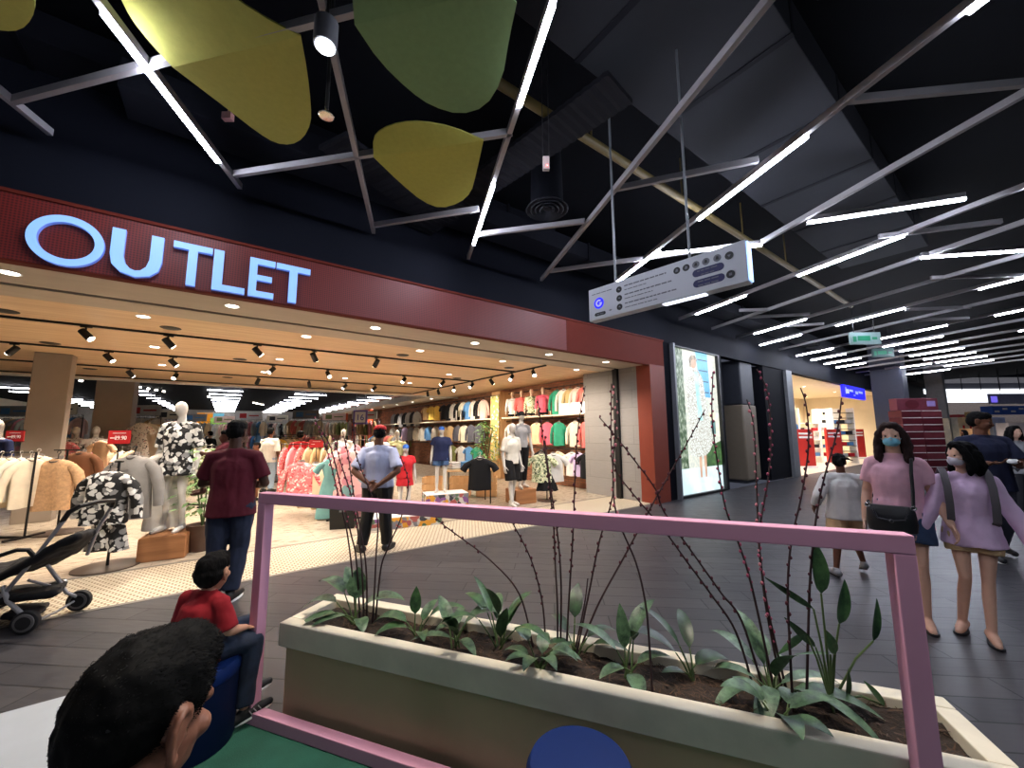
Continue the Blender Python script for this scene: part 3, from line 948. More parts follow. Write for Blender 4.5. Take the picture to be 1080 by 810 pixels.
def add_body(bl, J, face=True, hands=True, skull=True, foot=True, legs=True):
    h, g = J['h'], J['g']
    hs = h * .136 if h > 1.3 else h * (.136 + (1.3 - h) * .06)
    hs *= J.get('hk', 1.0)
    J['hs'] = hs
    if skull: add_head(bl, J['head'], head_rot(J), hs, face)
    bl.cap(J['neck'] - V((0, 0, .02 * h)), J['head'] - V((0, .012 * h, .03 * h)), .036 * h * g, .03 * h * g)
    bl.cap(J['neck'] + V((0, 0, .0)), J['shR'], .028 * h * g, .028 * h * g); bl.cap(J['neck'], J['shL'], .028 * h * g, .028 * h * g)
    kk = (1.28, .82, 1)
    bl.cap(J['chest'], (J['shR'] + J['shL']) / 2 - V((0, 0, .025 * h)), .078 * h * g, .058 * h * g, (1.35, .85, 1))
    bl.cap(J['waist'], J['chest'], .068 * h * g, .078 * h * g, kk)
    bl.cap(J['pel'], J['waist'], .074 * h * g, .068 * h * g, kk)
    bl.cap(J['hipR'], J['hipL'], .062 * h * g, .062 * h * g)
    for s in 'RL':
        bl.chain([J['sh' + s], J['el' + s]], [.028 * h * g, .0235 * h * g])
        f = J['el' + s].lerp(J['wr' + s], .3)
        bl.chain([J['el' + s], f, J['wr' + s]], [.0235 * h * g, .0245 * h * g, .016 * h])
        if not legs: bl.chain([J['hip' + s], J['hip' + s].lerp(J['knee' + s], .45)], [.055 * h * g, .05 * h * g], flat=(0, 1))
        if legs: bl.chain([J['hip' + s], J['knee' + s]], [.052 * h * g, .031 * h * g])
        c = J['knee' + s].lerp(J['ank' + s], .32) - V((0, .008 * h, 0))
        if legs: bl.chain([J['knee' + s], c, J['ank' + s]], [.03 * h * g, .0315 * h * g, .0185 * h])
        if foot and legs:
            a, t = J['ank' + s], J['toe' + s]
            bl.chain([a + V((0, 0, -.012 * h)) - t * .25, a + t * .45 + V((0, 0, -.022 * h)), a + t * .95 + V((0, 0, -.03 * h))], [.024 * h, .022 * h, .014 * h])
        if hands:
            d = J['hd' + s] if J['hd' + s] is not None else (J['wr' + s] - J['el' + s]).normalized()
            n = J['n' + s] if J['n' + s] is not None else V((-1 if s == 'R' else 1, .15, 0))
            sd = V((0, 1, 0.2))
            hand(bl, J['wr' + s], d, n, sd, h / 1.7 * 0.92, J['curl'])


def top_cloth(bl, J, e=.012, sleeve=.55, hem=.47, flare=1.0, collar=True, g2=1.0):
    """a shirt: body to the hem height, sleeves along the arm (1 elbow, 2 wrist)"""
    h, g = J['h'], J['g'] * g2
    kk = (1.28, .96, 1)
    z = hem * h; pel = V((J['pel'].x, J['pel'].y, z))
    bl.cap(pel, J['waist'], (.081 * h * g + e) * flare, .071 * h * g + e, kk, flat=(1, 0))
    bl.cap(J['waist'], J['chest'], .071 * h * g + e, .078 * h * g + e, kk)
    bl.cap(J['chest'], (J['shR'] + J['shL']) / 2 - V((0, 0, .026 * h)), .078 * h * g + e, .056 * h * g + e * .8, (1.33, .86, 1))
    for s in 'RL':
        bl.cap(J['neck'] - V((0, 0, .014 * h)), J['sh' + s], .031 * h * g + e * .5, .031 * h * g + e * .6)
        if sleeve <= 1:
            q = J['sh' + s].lerp(J['el' + s], sleeve)
            bl.cap(J['sh' + s], q, .031 * h * g + e * .6, .03 * h * g + e * 1.1, flat=(0, 1))
        else:
            q = J['el' + s].lerp(J['wr' + s], sleeve - 1)
            bl.cap(J['sh' + s], J['el' + s], .031 * h * g + e * .7, .0255 * h * g + e)
            bl.cap(J['el' + s], q, .0255 * h * g + e, .02 * h * g + e * .9, flat=(0, 1))
    if collar:
        bl.cap(J['neck'] - V((0, 0, .02 * h)), J['neck'] + V((0, 0, .018 * h)), .046 * h * g, .038 * h * g, flat=(0, 1))


def leg_cloth(bl, J, e=.012, length=1.95, waist=.6):
    """trousers or shorts: length 1 knee, 2 ankle"""
    h, g = J['h'], J['g']
    top = J['pel'].lerp(J['waist'], (waist - .53) / .08)
    bl.cap(J['pel'], top, .073 * h * g + e, .066 * h * g + e, (1.24, .84, 1), flat=(0, 1))
    bl.cap(J['hipR'], J['hipL'], .058 * h * g + e, .058 * h * g + e)
    for s in 'RL':
        if length <= 1:
            q = J['hip' + s].lerp(J['knee' + s], length)
            bl.cap(J['hip' + s], q, .058 * h * g + e, .046 * h * g + e * 1.6, flat=(0, 1))
        else:
            q = J['knee' + s].lerp(J['ank' + s], length - 1)
            bl.cap(J['hip' + s], J['knee' + s], .057 * h * g + e, .037 * h * g + e)
            bl.cap(J['knee' + s], q, .037 * h * g + e, .029 * h * g + e, flat=(0, 1))


def skirt_cloth(bl, J, e=.012, z=.35, flare=1.25):
    h, g = J['h'], J['g']
    bl.cap(J['waist'] - V((0, 0, .01)), J['pel'] - V((0, 0, .03 * h)), .069 * h * g + e, .082 * h * g + e, (1.28, .9, 1), flat=(1, 0))
    bl.cap(J['pel'] - V((0, 0, .03 * h)), V((J['pel'].x, J['pel'].y, z * h)), .082 * h * g + e, (.082 * h * g + e) * flare, (1.28, .95, 1), flat=(0, 1))


def shoe(par, J, s, mt, sole=None, open_top=False):
    h = J['h']; a, t = J['ank' + s], J['toe' + s]
    bl = Blob()
    sx = V((t.y, -t.x, 0)).normalized()
    zz = V((0, 0, -.03 * h))
    if not open_top:
        bl.chain([a + V((0, 0, -.014 * h)) - t * .28, a + t * .45 + V((0, 0, -.02 * h)), a + t * 1.02 + V((0, 0, -.026 * h))], [.028 * h, .027 * h, .019 * h])
        bl.cap(a + V((0, 0, .0)), a + V((0, 0, .014 * h)), .026 * h, .025 * h, flat=(0, 1))
        o = bl.build('shoe', mt, par, voxel=.006, smooth=2)
    mb = MB(); out = []
    for i in range(20):
        q = 2 * pi * i / 20
        L = t.length
        out.append((cos(q) * (.024 + .006 * cos(q)) * h / .03 * .03 if False else sin(q) * .027 * h * (1 + .12 * cos(q)), L * (.38 + .74 * cos(q))))
    mb.prism(out, .012 * h, a + V((0, 0, -.045 * h)), sx, t.normalized(), V((0, 0, 1)))
    mb.build('sole', sole or M_white, par, bevel=.002)


def hair_cap(J, kind='short', voxel=.007):
    bl = Blob(); c, R, s = J['head'], head_rot(J), J['hs']
    P = lambda x, y, z: V(c) + R @ V((x * s, y * s, z * s))
    E = lambda x, y, z, a, b, d: bl.ell(P(x, y, z), (a * s, b * s, d * s), R)
    E(0, -.08, .21, .365, .43, .34)
    E(0, -.2, .02, .35, .31, .34)
    if kind == 'short':
        E(0, .18, .33, .26, .2, .2)
    if kind in ('long', 'girl'):
        low = -1.0 if kind == 'long' else -.7
        for q in (-1, 1):
            bl.chain([P(q * .12, .14, .42), P(q * .33, .12, .1), P(q * .4, .05, -.3), P(q * .42, .1, low + .15), P(q * .38, .14, low)], [.13 * s, .13 * s, .15 * s, .15 * s, .08 * s])
            bl.chain([P(q * .3, -.2, 0), P(q * .36, -.22, -.4), P(q * .34, -.2, low)], [.2 * s, .22 * s, .12 * s])
        bl.chain([P(0, -.35, 0), P(0, -.38, -.4), P(0, -.36, low)], [.25 * s, .24 * s, .14 * s])
        E(0, .16, .4, .26, .2, .13)
    if kind == 'bun':
        E(0, .16, .38, .27, .2, .13)
        bl.chain([P(0, -.4, .1), P(0.05, -.6, .02), P(.12, -.72, -.2)], [.18 * s, .14 * s, .07 * s])
        bl.chain([P(0.1, -.5, .2), P(.45, -.6, .22), P(.7, -.55, .1)], [.1 * s, .07 * s, .02 * s])
    return bl.mesh('hair', voxel=voxel, smooth=2, amp=.006, nscale=26)


def eyes(par, J):
    c, R, s = J['head'], head_rot(J), J['hs']
    for q in (-1, 1):
        mb = MB(); mb.ball(V(c) + R @ V((q * .14 * s, .312 * s, -.005 * s)), .045 * s, (1.2, .7, .75)); o = mb.build('eye', M_eyew, par)
        mb = MB(); mb.ball(V(c) + R @ V((q * .14 * s, .333 * s, -.005 * s)), .034 * s); mb.build('iris', M_eye, o)


# ------------------------------------------------------------------ shop mannequins
M_mann = mat('mannequin_white', (206, 202, 196), 0.4, vary=0.02)
M_mannskin = mat('mannequin_beige', (224, 192, 168), 0.45, vary=0.03)
MANN = {}
MPOSE = {'torso': dict(h=1.72, g=.86), 'adult': dict(h=1.82, g=.86), 'child': dict(h=1.2, g=.95), 'walk': dict(h=1.82, g=.86, kneeR=(.05, .03, .285), ankR=(.055, .05, .045), kneeL=(-.055, -.01, .285), ankL=(-.065, -.06, .045))}


def mannequin_mesh(kind):
    if kind not in MANN:
        J = pose(**MPOSE[kind]); bl = Blob()
        J['hs'] = .13 * J['h']
        add_body(bl, J, face=False, skull=False, legs=kind != 'torso')
        hs = .12 * J['h']
        bl.ell(J['head'] + V((0, .01, 0)), (.33 * hs, .42 * hs, .5 * hs)); bl.cap(J['head'] + V((0, .09 * hs, -.3 * hs)), J['head'], .2 * hs, .25 * hs)
        J['hs'] = hs
        MANN[kind] = (bl.mesh('mannequin_body', voxel=.011, smooth=3), J)
    return MANN[kind]


def mannequin(label, loc, rz, kind='adult', outfit=(), group=None, scale=1.0, skin=None, hat=None, stand=True):
    me, J = mannequin_mesh(kind)
    t = thing('mannequin', label, 'mannequin', loc, rz, group); t.scale = (scale,) * 3
    o = link('mannequin_body', me, M_mann, t)
    if skin: recolor(o, skin)
    for item in outfit:
        kind_, mt = item[0], item[1]; kw = item[2] if len(item) > 2 else {}
        bl = Blob()
        {'top': top_cloth, 'legs': leg_cloth, 'skirt': skirt_cloth}[kind_](bl, J, **kw)
        bl.build({'top': 'shirt', 'legs': 'trousers', 'skirt': 'skirt'}[kind_], mt, t, voxel=.012, smooth=2, amp=.008, nscale=7, seed=random.random() * 9)
    if hat:
        bl = Blob(); hs = J['hs']; c = J['head']
        bl.ell(c + V((0, -.03 * hs, .2 * hs)), (.4 * hs, .48 * hs, .4 * hs))
        if hat[0] == 'cap': bl.ell(c + V((0, .42 * hs, .16 * hs)), (.26 * hs, .3 * hs, .05 * hs))
        bl.build('hat', hat[1], t, voxel=.012, smooth=1)
    return t
# ------------------------------------------------------------------ light box with its poster
t = thing('light_box', 'tall lit advertising light box showing a model in a pale patterned dress', 'light box', (0, 0, 0))
xa, xb, z0, z1 = 8.56, 10.66, 0.06, 3.58
mb = MB()
for q in ((xa - .05, xa, z0 - .05, z1 + .03), (xb, xb + .08, z0 - .05, z1 + .03)):
    mb.bx(q[0], q[1], Y0 - .08, Y0 + .1, q[2], q[3])
mb.bx(xa, xb, Y0 - .08, Y0 + .1, z0 - .05, z0); mb.bx(xa, xb, Y0 - .08, Y0 + .1, z1, z1 + .03)
mb.build('frame', M_black, t)


def pmat(name, stops, scale, strength=1.5, detail=4, stretch=(1, 1, 1), vor=False):
    s = NT(name); v = s.coord(stretch, world=True)
    if vor:
        vo = s.n('ShaderNodeTexVoronoi'); vo.inputs['Scale'].default_value = scale; vo.feature = 'DISTANCE_TO_EDGE'; s.l(v, vo.inputs['Vector']); f = vo.outputs['Distance']
    else:
        f = s.noise(v, scale, detail, 0.6)
    c = s.ramp(f, [(p, lin(q)) for p, q in stops])
    s.l(c, s.b.inputs['Emission Color']); s.b.inputs['Emission Strength'].default_value = strength
    s.b.inputs['Base Color'].default_value = (0.05, 0.05, 0.05, 1)
    return s.m


PXW, PZH = xb - xa, z1 - z0


def pp(u, v): return (xa + u * PXW, z1 - v * PZH)


def pflat(outl, mt, nm, off, par):
    mb = MB(); mb.prism([pp(*p) for p in outl], .001, (0, Y0 - off, 0), (1, 0, 0), (0, 0, 1), (0, 1, 0)); return mb.build(nm, mt, par, smooth=0)


ps = .58
po = pflat([(0, 0), (1, 0), (1, 1), (0, 1)], pmat('poster_wall', [(.35, (196, 206, 200)), (.65, (240, 238, 220))], 14, ps), 'poster', .0, t)
pflat([(0, 0), (.22, 0), (.23, .83), (0, .83)], pmat('poster_hedge', [(.36, (26, 48, 30)), (.5, (84, 112, 74)), (.66, (214, 222, 206))], 9, ps, 5, (4, 1, 1)), 'poster_hedge', .002, po)
pflat([(.52, 0), (.8, 0), (.82, .33), (.6, .33)], pmat('poster_shutter', [(.45, (96, 176, 226)), (.55, (120, 196, 240))], 1.2, ps), 'poster_shutter', .002, po)
for k in range(4):
    pflat([(.56 + .02 * k, .05 + .08 * k), (.79, .05 + .08 * k), (.79, .058 + .08 * k), (.56 + .02 * k, .058 + .08 * k)], pmat('poster_bar_%d' % k, [(.4, (36, 66, 96)), (.6, (50, 80, 110))], 2, ps * .6), 'poster_slat', .003, po)
pflat([(.74, .44), (1, .44), (1, .62), (.74, .6)], pmat('poster_sill', [(.4, (236, 232, 196)), (.6, (250, 250, 230))], 3, ps), 'poster_sill', .002, po)
pflat([(.78, .5), (.9, .5), (.9, .6), (.78, .6)], pmat('poster_pane', [(.4, (60, 92, 96)), (.6, (110, 150, 150))], 3, ps), 'poster_window', .003, po)
pflat([(.6, .7), (.7, .64), (.85, .67), (1, .65), (1, .83), (.6, .83)], pmat('poster_bush', [(.35, (30, 60, 30)), (.65, (84, 124, 66))], 9, ps), 'poster_bush', .003, po)
pflat([(0, .83), (1, .83), (1, 1), (0, 1)], pmat('poster_floor', [(.4, (206, 232, 240)), (.6, (236, 246, 250))], 2, ps), 'poster_floor', .003, po)
M_dressp = pmat('poster_dress', [(.0, (120, 120, 112)), (.06, (206, 200, 184)), (.16, (236, 244, 240))], 15, ps, vor=True)
pflat([(.42, .14), (.55, .13), (.66, .2), (.7, .36), (.78, .52), (.82, .66), (.72, .72), (.62, .75), (.44, .76), (.28, .74), (.3, .5), (.27, .38), (.28, .22)], M_dressp, 'poster_dress', .005, po)
pflat([(.46, .15), (.54, .15), (.6, .5), (.5, .5)], pmat('poster_dress_front', [(.35, (150, 232, 236)), (.65, (214, 246, 246))], 5, ps), 'poster_dress_panel', .006, po)
M_pskin = pmat('poster_skin', [(.4, (206, 160, 130)), (.6, (224, 184, 156))], 4, ps)
for u in (.46, .57):
    pflat([(u, .74), (u + .06, .74), (u + .05, .9), (u + .01, .9)], M_pskin, 'poster_leg', .004, po)
pflat([(.45 + .07 * cos(2 * pi * i / 20), .085 + .042 * sin(2 * pi * i / 20)) for i in range(20)], M_pskin, 'poster_head', .007, po)
pflat([(.37, .12), (.36, .06), (.42, .03), (.5, .03), (.55, .06), (.53, .075), (.46, .055), (.41, .075), (.4, .12)], pmat('poster_hair', [(.4, (96, 82, 66)), (.6, (190, 176, 150))], 10, ps), 'poster_hair', .008, po)

# ------------------------------------------------------------------ ceiling fittings of the shop
M_lens = emit('warm_lens', (255, 246, 230), 10.0)
M_dl = emit('downlight_glow', (255, 248, 236), 6.0)
for k, (ya, xa_, xb_) in enumerate(((7.7, -9, 5.75), (9.85, -9, 5.75), (12.2, -9, 5.75), (14.4, -9, 5.75))):
    mb = MB(); mb.bx(xa_, xb_, ya - .018, ya + .018, 3.03, 3.0585)
    tag(mb.build('ceiling_light_track', M_black), 'thin black lighting track on the timber ceiling, %s back from the shopfront' % ORD[k], 'light track')
mb = MB(); mb.bx(5.752, 5.79, 6.55, 14.35, 3.03, 3.0585)
tag(mb.build('ceiling_light_track', M_black), 'thin black lighting track running into the shop along the wall displays', 'light track')
HEADS = [(90, 352), (177, 361), (14, 371), (114, 378), (182, 383), (137, 393), (185, 397), (271, 371), (331, 376), (397, 383), (287, 391), (346, 396), (426, 402),
         (272, 402), (326, 405), (364, 408), (395, 409), (467, 405), (441, 415), (456, 413), (471, 409.6), (491.5, 406), (513, 402), (537, 398), (565, 394)]
sp0 = None
for k, (px, py) in enumerate(HEADS):
    p = G(px, py, 2.92)
    if px > 435 and px != 467: p.x = 5.77
    else: p.y = min((7.7, 9.85, 12.2, 14.4), key=lambda v: abs(v - p.y)); p.x = PY(px, py, p.y).x
    rz = random.uniform(0, 6.28)
    lab = '%s black track spotlight along the %s of the timber ceiling' % (
        ORD[k], 'shopfront tracks' if px < 435 else 'side track')
    t = thing('track_spotlight', lab, 'spotlight', (p.x, p.y, 3.03), rz)
    if sp0 is None:
        mb = MB(); mb.cyl((0, 0, 0), (0, 0, -.06), .012, n=8); mb.box((0, 0, -.008), (.12, .03, .016)); m1 = mb.mesh('stem')
        mb = MB(); mb.tube([V((.05, 0, -.05)), V((.045, 0, -.055)), V((-.06, 0, -.165)), V((-.066, 0, -.17))], [.02, .045, .048, .046], 16); m2 = mb.mesh('can')
        mb = MB(); mb.cyl((-.067, 0, -.171), (-.071, 0, -.175), .04, n=16); m3 = mb.mesh('lens')
        sp0 = (m1, m2, m3)
    link('stem', sp0[0], M_black, t); link('can', sp0[1], M_black, t); link('lens', sp0[2], M_lens, t)
DLS = [(10, 288, 3.045, 1), (245, 323, 3.045, 1), (396, 346, 3.045, 1), (501, 362, 3.045, 1), (579, 374, 3.045, 1), (639, 382, 3.045, 1),
       (151, 334, 3.06, 0), (163, 366, 3.06, 0), (171, 385, 3.06, 0), (323, 355, 3.06, 0), (295, 379, 3.06, 0), (278, 392.5, 3.06, 0), (443, 370, 3.06, 0),
       (473.5, 395, 3.06, 0), (364, 399, 3.06, 0), (432, 404, 3.06, 0), (530, 381, 3.06, 0), (608, 390, 3.06, 0)]
ring = MB().lathe([(.062, 0), (.078, -.004), (.082, .002), (.062, .006)], 24).mesh('trim_ring')
disc = MB().lathe([(.001, -.001), (.062, -.001), (.062, .003), (.001, .003)], 24).mesh('lamp')
bigd = MB().lathe([(.001, -.012), (.1, -.01), (.12, -.002), (.12, .004), (.001, .004)], 24).mesh('grille')
nh = nt = 0
for px, py, z, hd in DLS:
    p = G(px, py, z)
    if hd: nh += 1; lab = '%s round lit downlight in the stone soffit under the red fascia' % ORD[nh - 1]
    else: nt += 1; lab = '%s small lit downlight in the timber ceiling, from the letter O on' % ORD[nt - 1]
    t = thing('downlight', lab, 'downlight', p)
    link('trim_ring', ring, M_white, t); link('lamp', disc, M_dl, t)
nt = 0
for px, py in ((5, 328), (180, 346), (53, 362), (95, 389), (253, 379), (240, 398), (424.7, 374.5), (536.7, 388), (482, 399)):
    p = G(px, py, 3.058); nt += 1
    o = link('ceiling_speaker', bigd, M_black); o.location = p
    tag(o, '%s round black speaker in the timber ceiling, from the letter O on' % ORD[nt - 1], 'speaker')
# rows of tubes at the back of the shop
tubem = MB().box((0, 0, .02), (1.9, .045, .04)).mesh('tube')
M_stube = emit('shop_tube', (245, 246, 255), 14.0)
for ci, (px, py, ln) in enumerate(((12, 409.5, 1.5), (147, 413, .6), (238, 412.5, 1.4), (328, 416.7, 1.54), (402, 420, 1.54))):
    g = G(px, py, 3.62)
    for r in range(11):
        o = link('ceiling_strip_light', tubem, M_stube); o.location = (g.x, g.y + r * 2.4, 3.62); o.scale = (ln / 1.9, 1, 1)
        tag(o, 'white strip light under the dark back ceiling, %s row in' % ORD[r], 'ceiling light', 'strip lights in row %s' % ORD[r])
dot = MB().lathe([(.001, -.06), (.06, -.055), (.06, 0.0), (.001, 0)], 16).mesh('lamp_head')
for k in range(26):
    xx = -8 + (k * 2.37) % 14; yy = 16 + (k * 4.1) % 24
    o = link('spot_lamp', dot, M_lens); o.location = (xx, yy, 3.7)
    tag(o, 'tiny bright spot lamp on the dark back ceiling of the shop', 'spotlight', 'spot lamps on the back ceiling')
for k in range(11):
    t = thing('downlight', 'lit downlight in the pale cove over the wall racks, %s going in' % ORD[k], 'downlight', (7.4, 16.2 + k * 2.2, 3.05))
    link('trim_ring', ring, M_white, t); link('lamp', disc, M_dl, t)

# ------------------------------------------------------------------ clothes on hangers
GM = {}


def sec(zs, n=22, wave=0.0, k=5, seed=0.0, off=0.0):
    rs = []
    zmin = zs[-1][0]
    for z, a, b in zs:
        t = (z / zmin) ** 1.5
        rs.append([V((a * cos(2 * pi * j / n) * (1 + wave * t * sin(k * 2 * pi * j / n + seed) * .5),
                      b * sin(2 * pi * j / n) * (1 + wave * t * 2.0 * sin(k * 2 * pi * j / n + seed)), z + .012 * wave * 10 * t * sin(3 * 2 * pi * j / n + seed) * .3)) for j in range(n)])
    return rs


def garment_mesh(kind):
    if kind in GM: return GM[kind]
    mb = MB()
    if kind in ('tee', 'shirt', 'jacket', 'dress', 'knit'):
        L = {'tee': .62, 'shirt': .7, 'jacket': .72, 'dress': 1.05, 'knit': .64}[kind]
        hw = {'tee': .215, 'shirt': .21, 'jacket': .235, 'dress': .2, 'knit': .22}[kind]
        dp = {'jacket': .085, 'knit': .08}.get(kind, .06)
        z = [(-.088, .06, .035), (-.1, .085, .045), (-.116, .14, .05), (-.135, hw * .86, .055), (-.165, hw * .97, dp), (-.3, hw, dp * 1.1)]
        if kind == 'dress': z += [(-.42, hw * .82, dp), (-.6, hw * 1.1, dp * 1.4), (-.85, hw * 1.35, dp * 1.7), (-L - .1, hw * 1.5, dp * 1.9)]
        else: z += [(-.45, hw * 1.0, dp * 1.15), (-.6, hw * 1.03, dp * 1.2), (-L - .1, hw * 1.05, dp * 1.2)]
        mb.rings(sec(z, 26, .16, 4, len(kind)))
        # button line or pocket is left to the cloth; sleeves hang from the shoulders
        long_ = kind in ('shirt', 'jacket', 'knit')
        for q in (-1, 1):
            if long_: pts = [(q * hw * .78, 0, -.185), (q * (hw + .035), .004, -.27), (q * (hw + .09), .012, -.45), (q * (hw + .1), .02, -.68)]; r = [.052, .06, .056, .046]
            else: pts = [(q * hw * .78, 0, -.185), (q * (hw + .055), .004, -.245), (q * (hw + .12), .01, -.345)]; r = [.052, .064, .07]
            if kind == 'jacket': r = [v * 1.1 for v in r]
            mb.tube(pts, r, 12)
        mb.v = [(x, y * (1.0 if abs(x) < hw * .7 else .8), zz) for x, y, zz in mb.v]
    elif kind == 'trousers':
        mb.rings(sec([(-.1, .17, .04), (-.18, .18, .05), (-.34, .2, .06)], 20, .05))
        for q in (-1, 1): mb.tube([(q * .09, 0, -.3), (q * .1, 0, -.6), (q * .1, .01, -1.05)], [.1, .09, .085], 14)
        mb.v = [(x, y * .6, z) for x, y, z in mb.v]
    elif kind == 'skirt':
        mb.rings(sec([(-.1, .15, .05), (-.16, .17, .06), (-.35, .22, .08), (-.6, .27, .1)], 26, .2, 6))
    me = mb.mesh('garment', smooth=50)
    h = MB()
    h.tube([V((.021 * cos(radians(q)), 0, .021 * sin(radians(q)))) for q in range(200, -91, -29)] + [V((0, 0, -.045)), V((0, 0, -.085))], .0045, 6)
    h.tube([V((-.18, 0, -.15)), V((-.09, 0, -.105)), V((0, 0, -.085)), V((.09, 0, -.105)), V((.18, 0, -.15))], .009, 6)
    GM[kind] = (me, h.mesh('hanger'))
    return GM[kind]


COLLAR = MB().rings([[V((.066 * k * cos(2 * pi * j / 20), .05 * k * sin(2 * pi * j / 20) - .012, z + .035 * sin(2 * pi * j / 20))) for j in range(20)] for k, z in ((1.0, -.1), (1.06, -.09), (.95, -.082), (.8, -.092), (.3, -.11))]).mesh('collar', smooth=60)
M_collar = cloth('collar_cloth', (104, 96, 92))
M_hang = mat('hanger_plastic', (230, 226, 220), 0.4)
M_hangb = mat('hanger_black', (22, 22, 24), 0.4)
NAMES = {'tee': 't_shirt', 'shirt': 'shirt', 'jacket': 'jacket', 'dress': 'dress', 'knit': 'knit_top', 'trousers': 'trousers', 'skirt': 'skirt'}


def garment(kind, mt, loc, rz, label, group=None, s=1.0, hb=False, yaw_only=True):
    me, hm = garment_mesh(kind)
    g = link(NAMES[kind], me, None)
    if not me.materials: me.materials.append(M_pale)
    g.location = loc; g.rotation_euler = (0, 0, rz); g.scale = (s, s, s) if not isinstance(s, tuple) else s
    recolor(g, mt)
    if kind in ('tee', 'shirt', 'knit', 'jacket'): link('collar', COLLAR, M_collar, g)
    h = link('hanger', hm, None, g)
    if not hm.materials: hm.materials.append(M_hang)
    recolor(h, M_hangb if hb else M_hang)
    tag(g, label, NAMES[kind].replace('_', '-') if kind == 'tee' else kind, group)
    return g


CC = {n: cloth('cloth_' + n, c) for n, c in dict(green=(50, 142, 112), white=(214, 212, 208), khaki=(196, 172, 122), blush=(240, 206, 194), salmon=(232, 130, 122), coral=(236, 112, 108), peach=(238, 196, 158),
     rose=(224, 96, 116), cream=(218, 208, 188), tan=(210, 178, 134), charcoal=(52, 52, 58), black=(24, 24, 27), grey=(150, 150, 154), slate=(92, 92, 104), sky=(96, 150, 206), navy=(34, 42, 78), sand=(214, 192, 158),
     beige=(222, 204, 174), brown=(122, 82, 58), olive=(128, 134, 84), lilac=(196, 176, 214), pink=(240, 160, 170), red=(196, 40, 48), maroon=(104, 34, 40), teal=(112, 160, 160), yellow=(232, 196, 96), oat=(204, 180, 150), denim=(70, 98, 140), ivory=(218, 214, 204)).items()}
F_bw = floral('print_black_white', (16, 16, 18), [(232, 230, 224), (206, 204, 200), (140, 140, 140), (240, 240, 236)], 15, .52)
F_wb = floral('print_white_floral', (236, 232, 226), [(40, 40, 44), (200, 150, 150), (120, 110, 110), (236, 232, 226), (236, 232, 226)], 26, .42)
F_pw = floral('print_pink_floral', (226, 120, 124), [(250, 226, 222), (240, 170, 170), (200, 70, 80)], 26, .45)
F_gw = floral('print_green_floral', (200, 206, 170), [(96, 116, 66), (236, 232, 200), (70, 80, 60)], 24, .5)
F_multi = floral('print_cartoon_blocks', (176, 172, 168), [(210, 150, 50), (60, 60, 70), (130, 84, 140), (84, 110, 84), (200, 196, 190), (160, 84, 80), (120, 120, 128)], 12, .7)
F_blush = floral('print_blush_waves', (222, 168, 168), [(120, 156, 156), (226, 190, 184), (200, 130, 140)], 6, .5)
S_red = stripes('print_red_bands', [(206, 40, 48), (206, 40, 48), (236, 210, 200), (190, 30, 40)], 14)
SIGNR = mat('sign_red', (178, 34, 38), 0.5, vary=0.03)


def price_sign(px, py, w, h, depth, label, txt):
    """red card with white print on a black stem"""
    p = DD(px, py, depth)
    t = thing('price_sign', label, 'sign', p, radians(-36 + 90 - 90))
    mb = MB(); mb.box((0, 0, 0), (w, .012, h)); mb.build('card', SIGNR, t)
    mb = MB(); mb.bx(-w / 2 - .008, w / 2 + .008, -.004, .008, h / 2, h / 2 + .01); mb.build('top_edge', M_black, t)
    mb = MB(); mb.bx(-w / 2 - .008, w / 2 + .008, -.004, .008, -h / 2 - .01, -h / 2)
    mb.cyl((0, .004, -h / 2), (0, .004, -h / 2 - .28), .009, n=8); mb.build('holder', M_black, t)
    cu = bpy.data.curves.new('t', 'FONT'); cu.body = txt; cu.size = h * .42; cu.align_x = 'CENTER'; cu.extrude = .002
    ob = bpy.data.objects.new('t', cu); COL.objects.link(ob)
    me = bpy.data.meshes.new_from_object(ob.evaluated_get(bpy.context.evaluated_depsgraph_get())); bpy.data.objects.remove(ob)
    o = link('lettering', me, M_white, t); o.rotation_euler = (pi / 2, 0, 0); o.location = (w * .08, -.008, -h * .2)
    mb = MB(); mb.bx(-w * .4, -w * .12, -.009, -.007, -h * .1, -h * .03); mb.bx(-w * .3, w * .3, -.009, -.007, h * .28, h * .32); mb.build('small_print', M_white, t, smooth=0)
    return t


# --- stands: a disc foot, a post and a crossbar
def stand(loc, rz, H, label, arms=((0, .0),), foot=.3, bar=.3):
    t = thing('garment_stand', label, 'stand', loc, rz)
    mb = MB(); mb.lathe([(.001, .0), (foot, .0), (foot, .012), (foot * .9, .018), (.001, .02)], 32); mb.build('base', mat('stand_base', (74, 62, 54), 0.4, metal=0.4), t)
    mb = MB(); mb.cyl((0, 0, .015), (0, 0, H), .014, n=10); mb.build('post', M_black, t)
    mb = MB(); mb.tube([V((-bar, 0, H)), V((bar, 0, H))], .01, 8); mb.build('crossbar', M_black, t)
    return t


# rounder / straight rack with many garments side by side
RACKN = 0


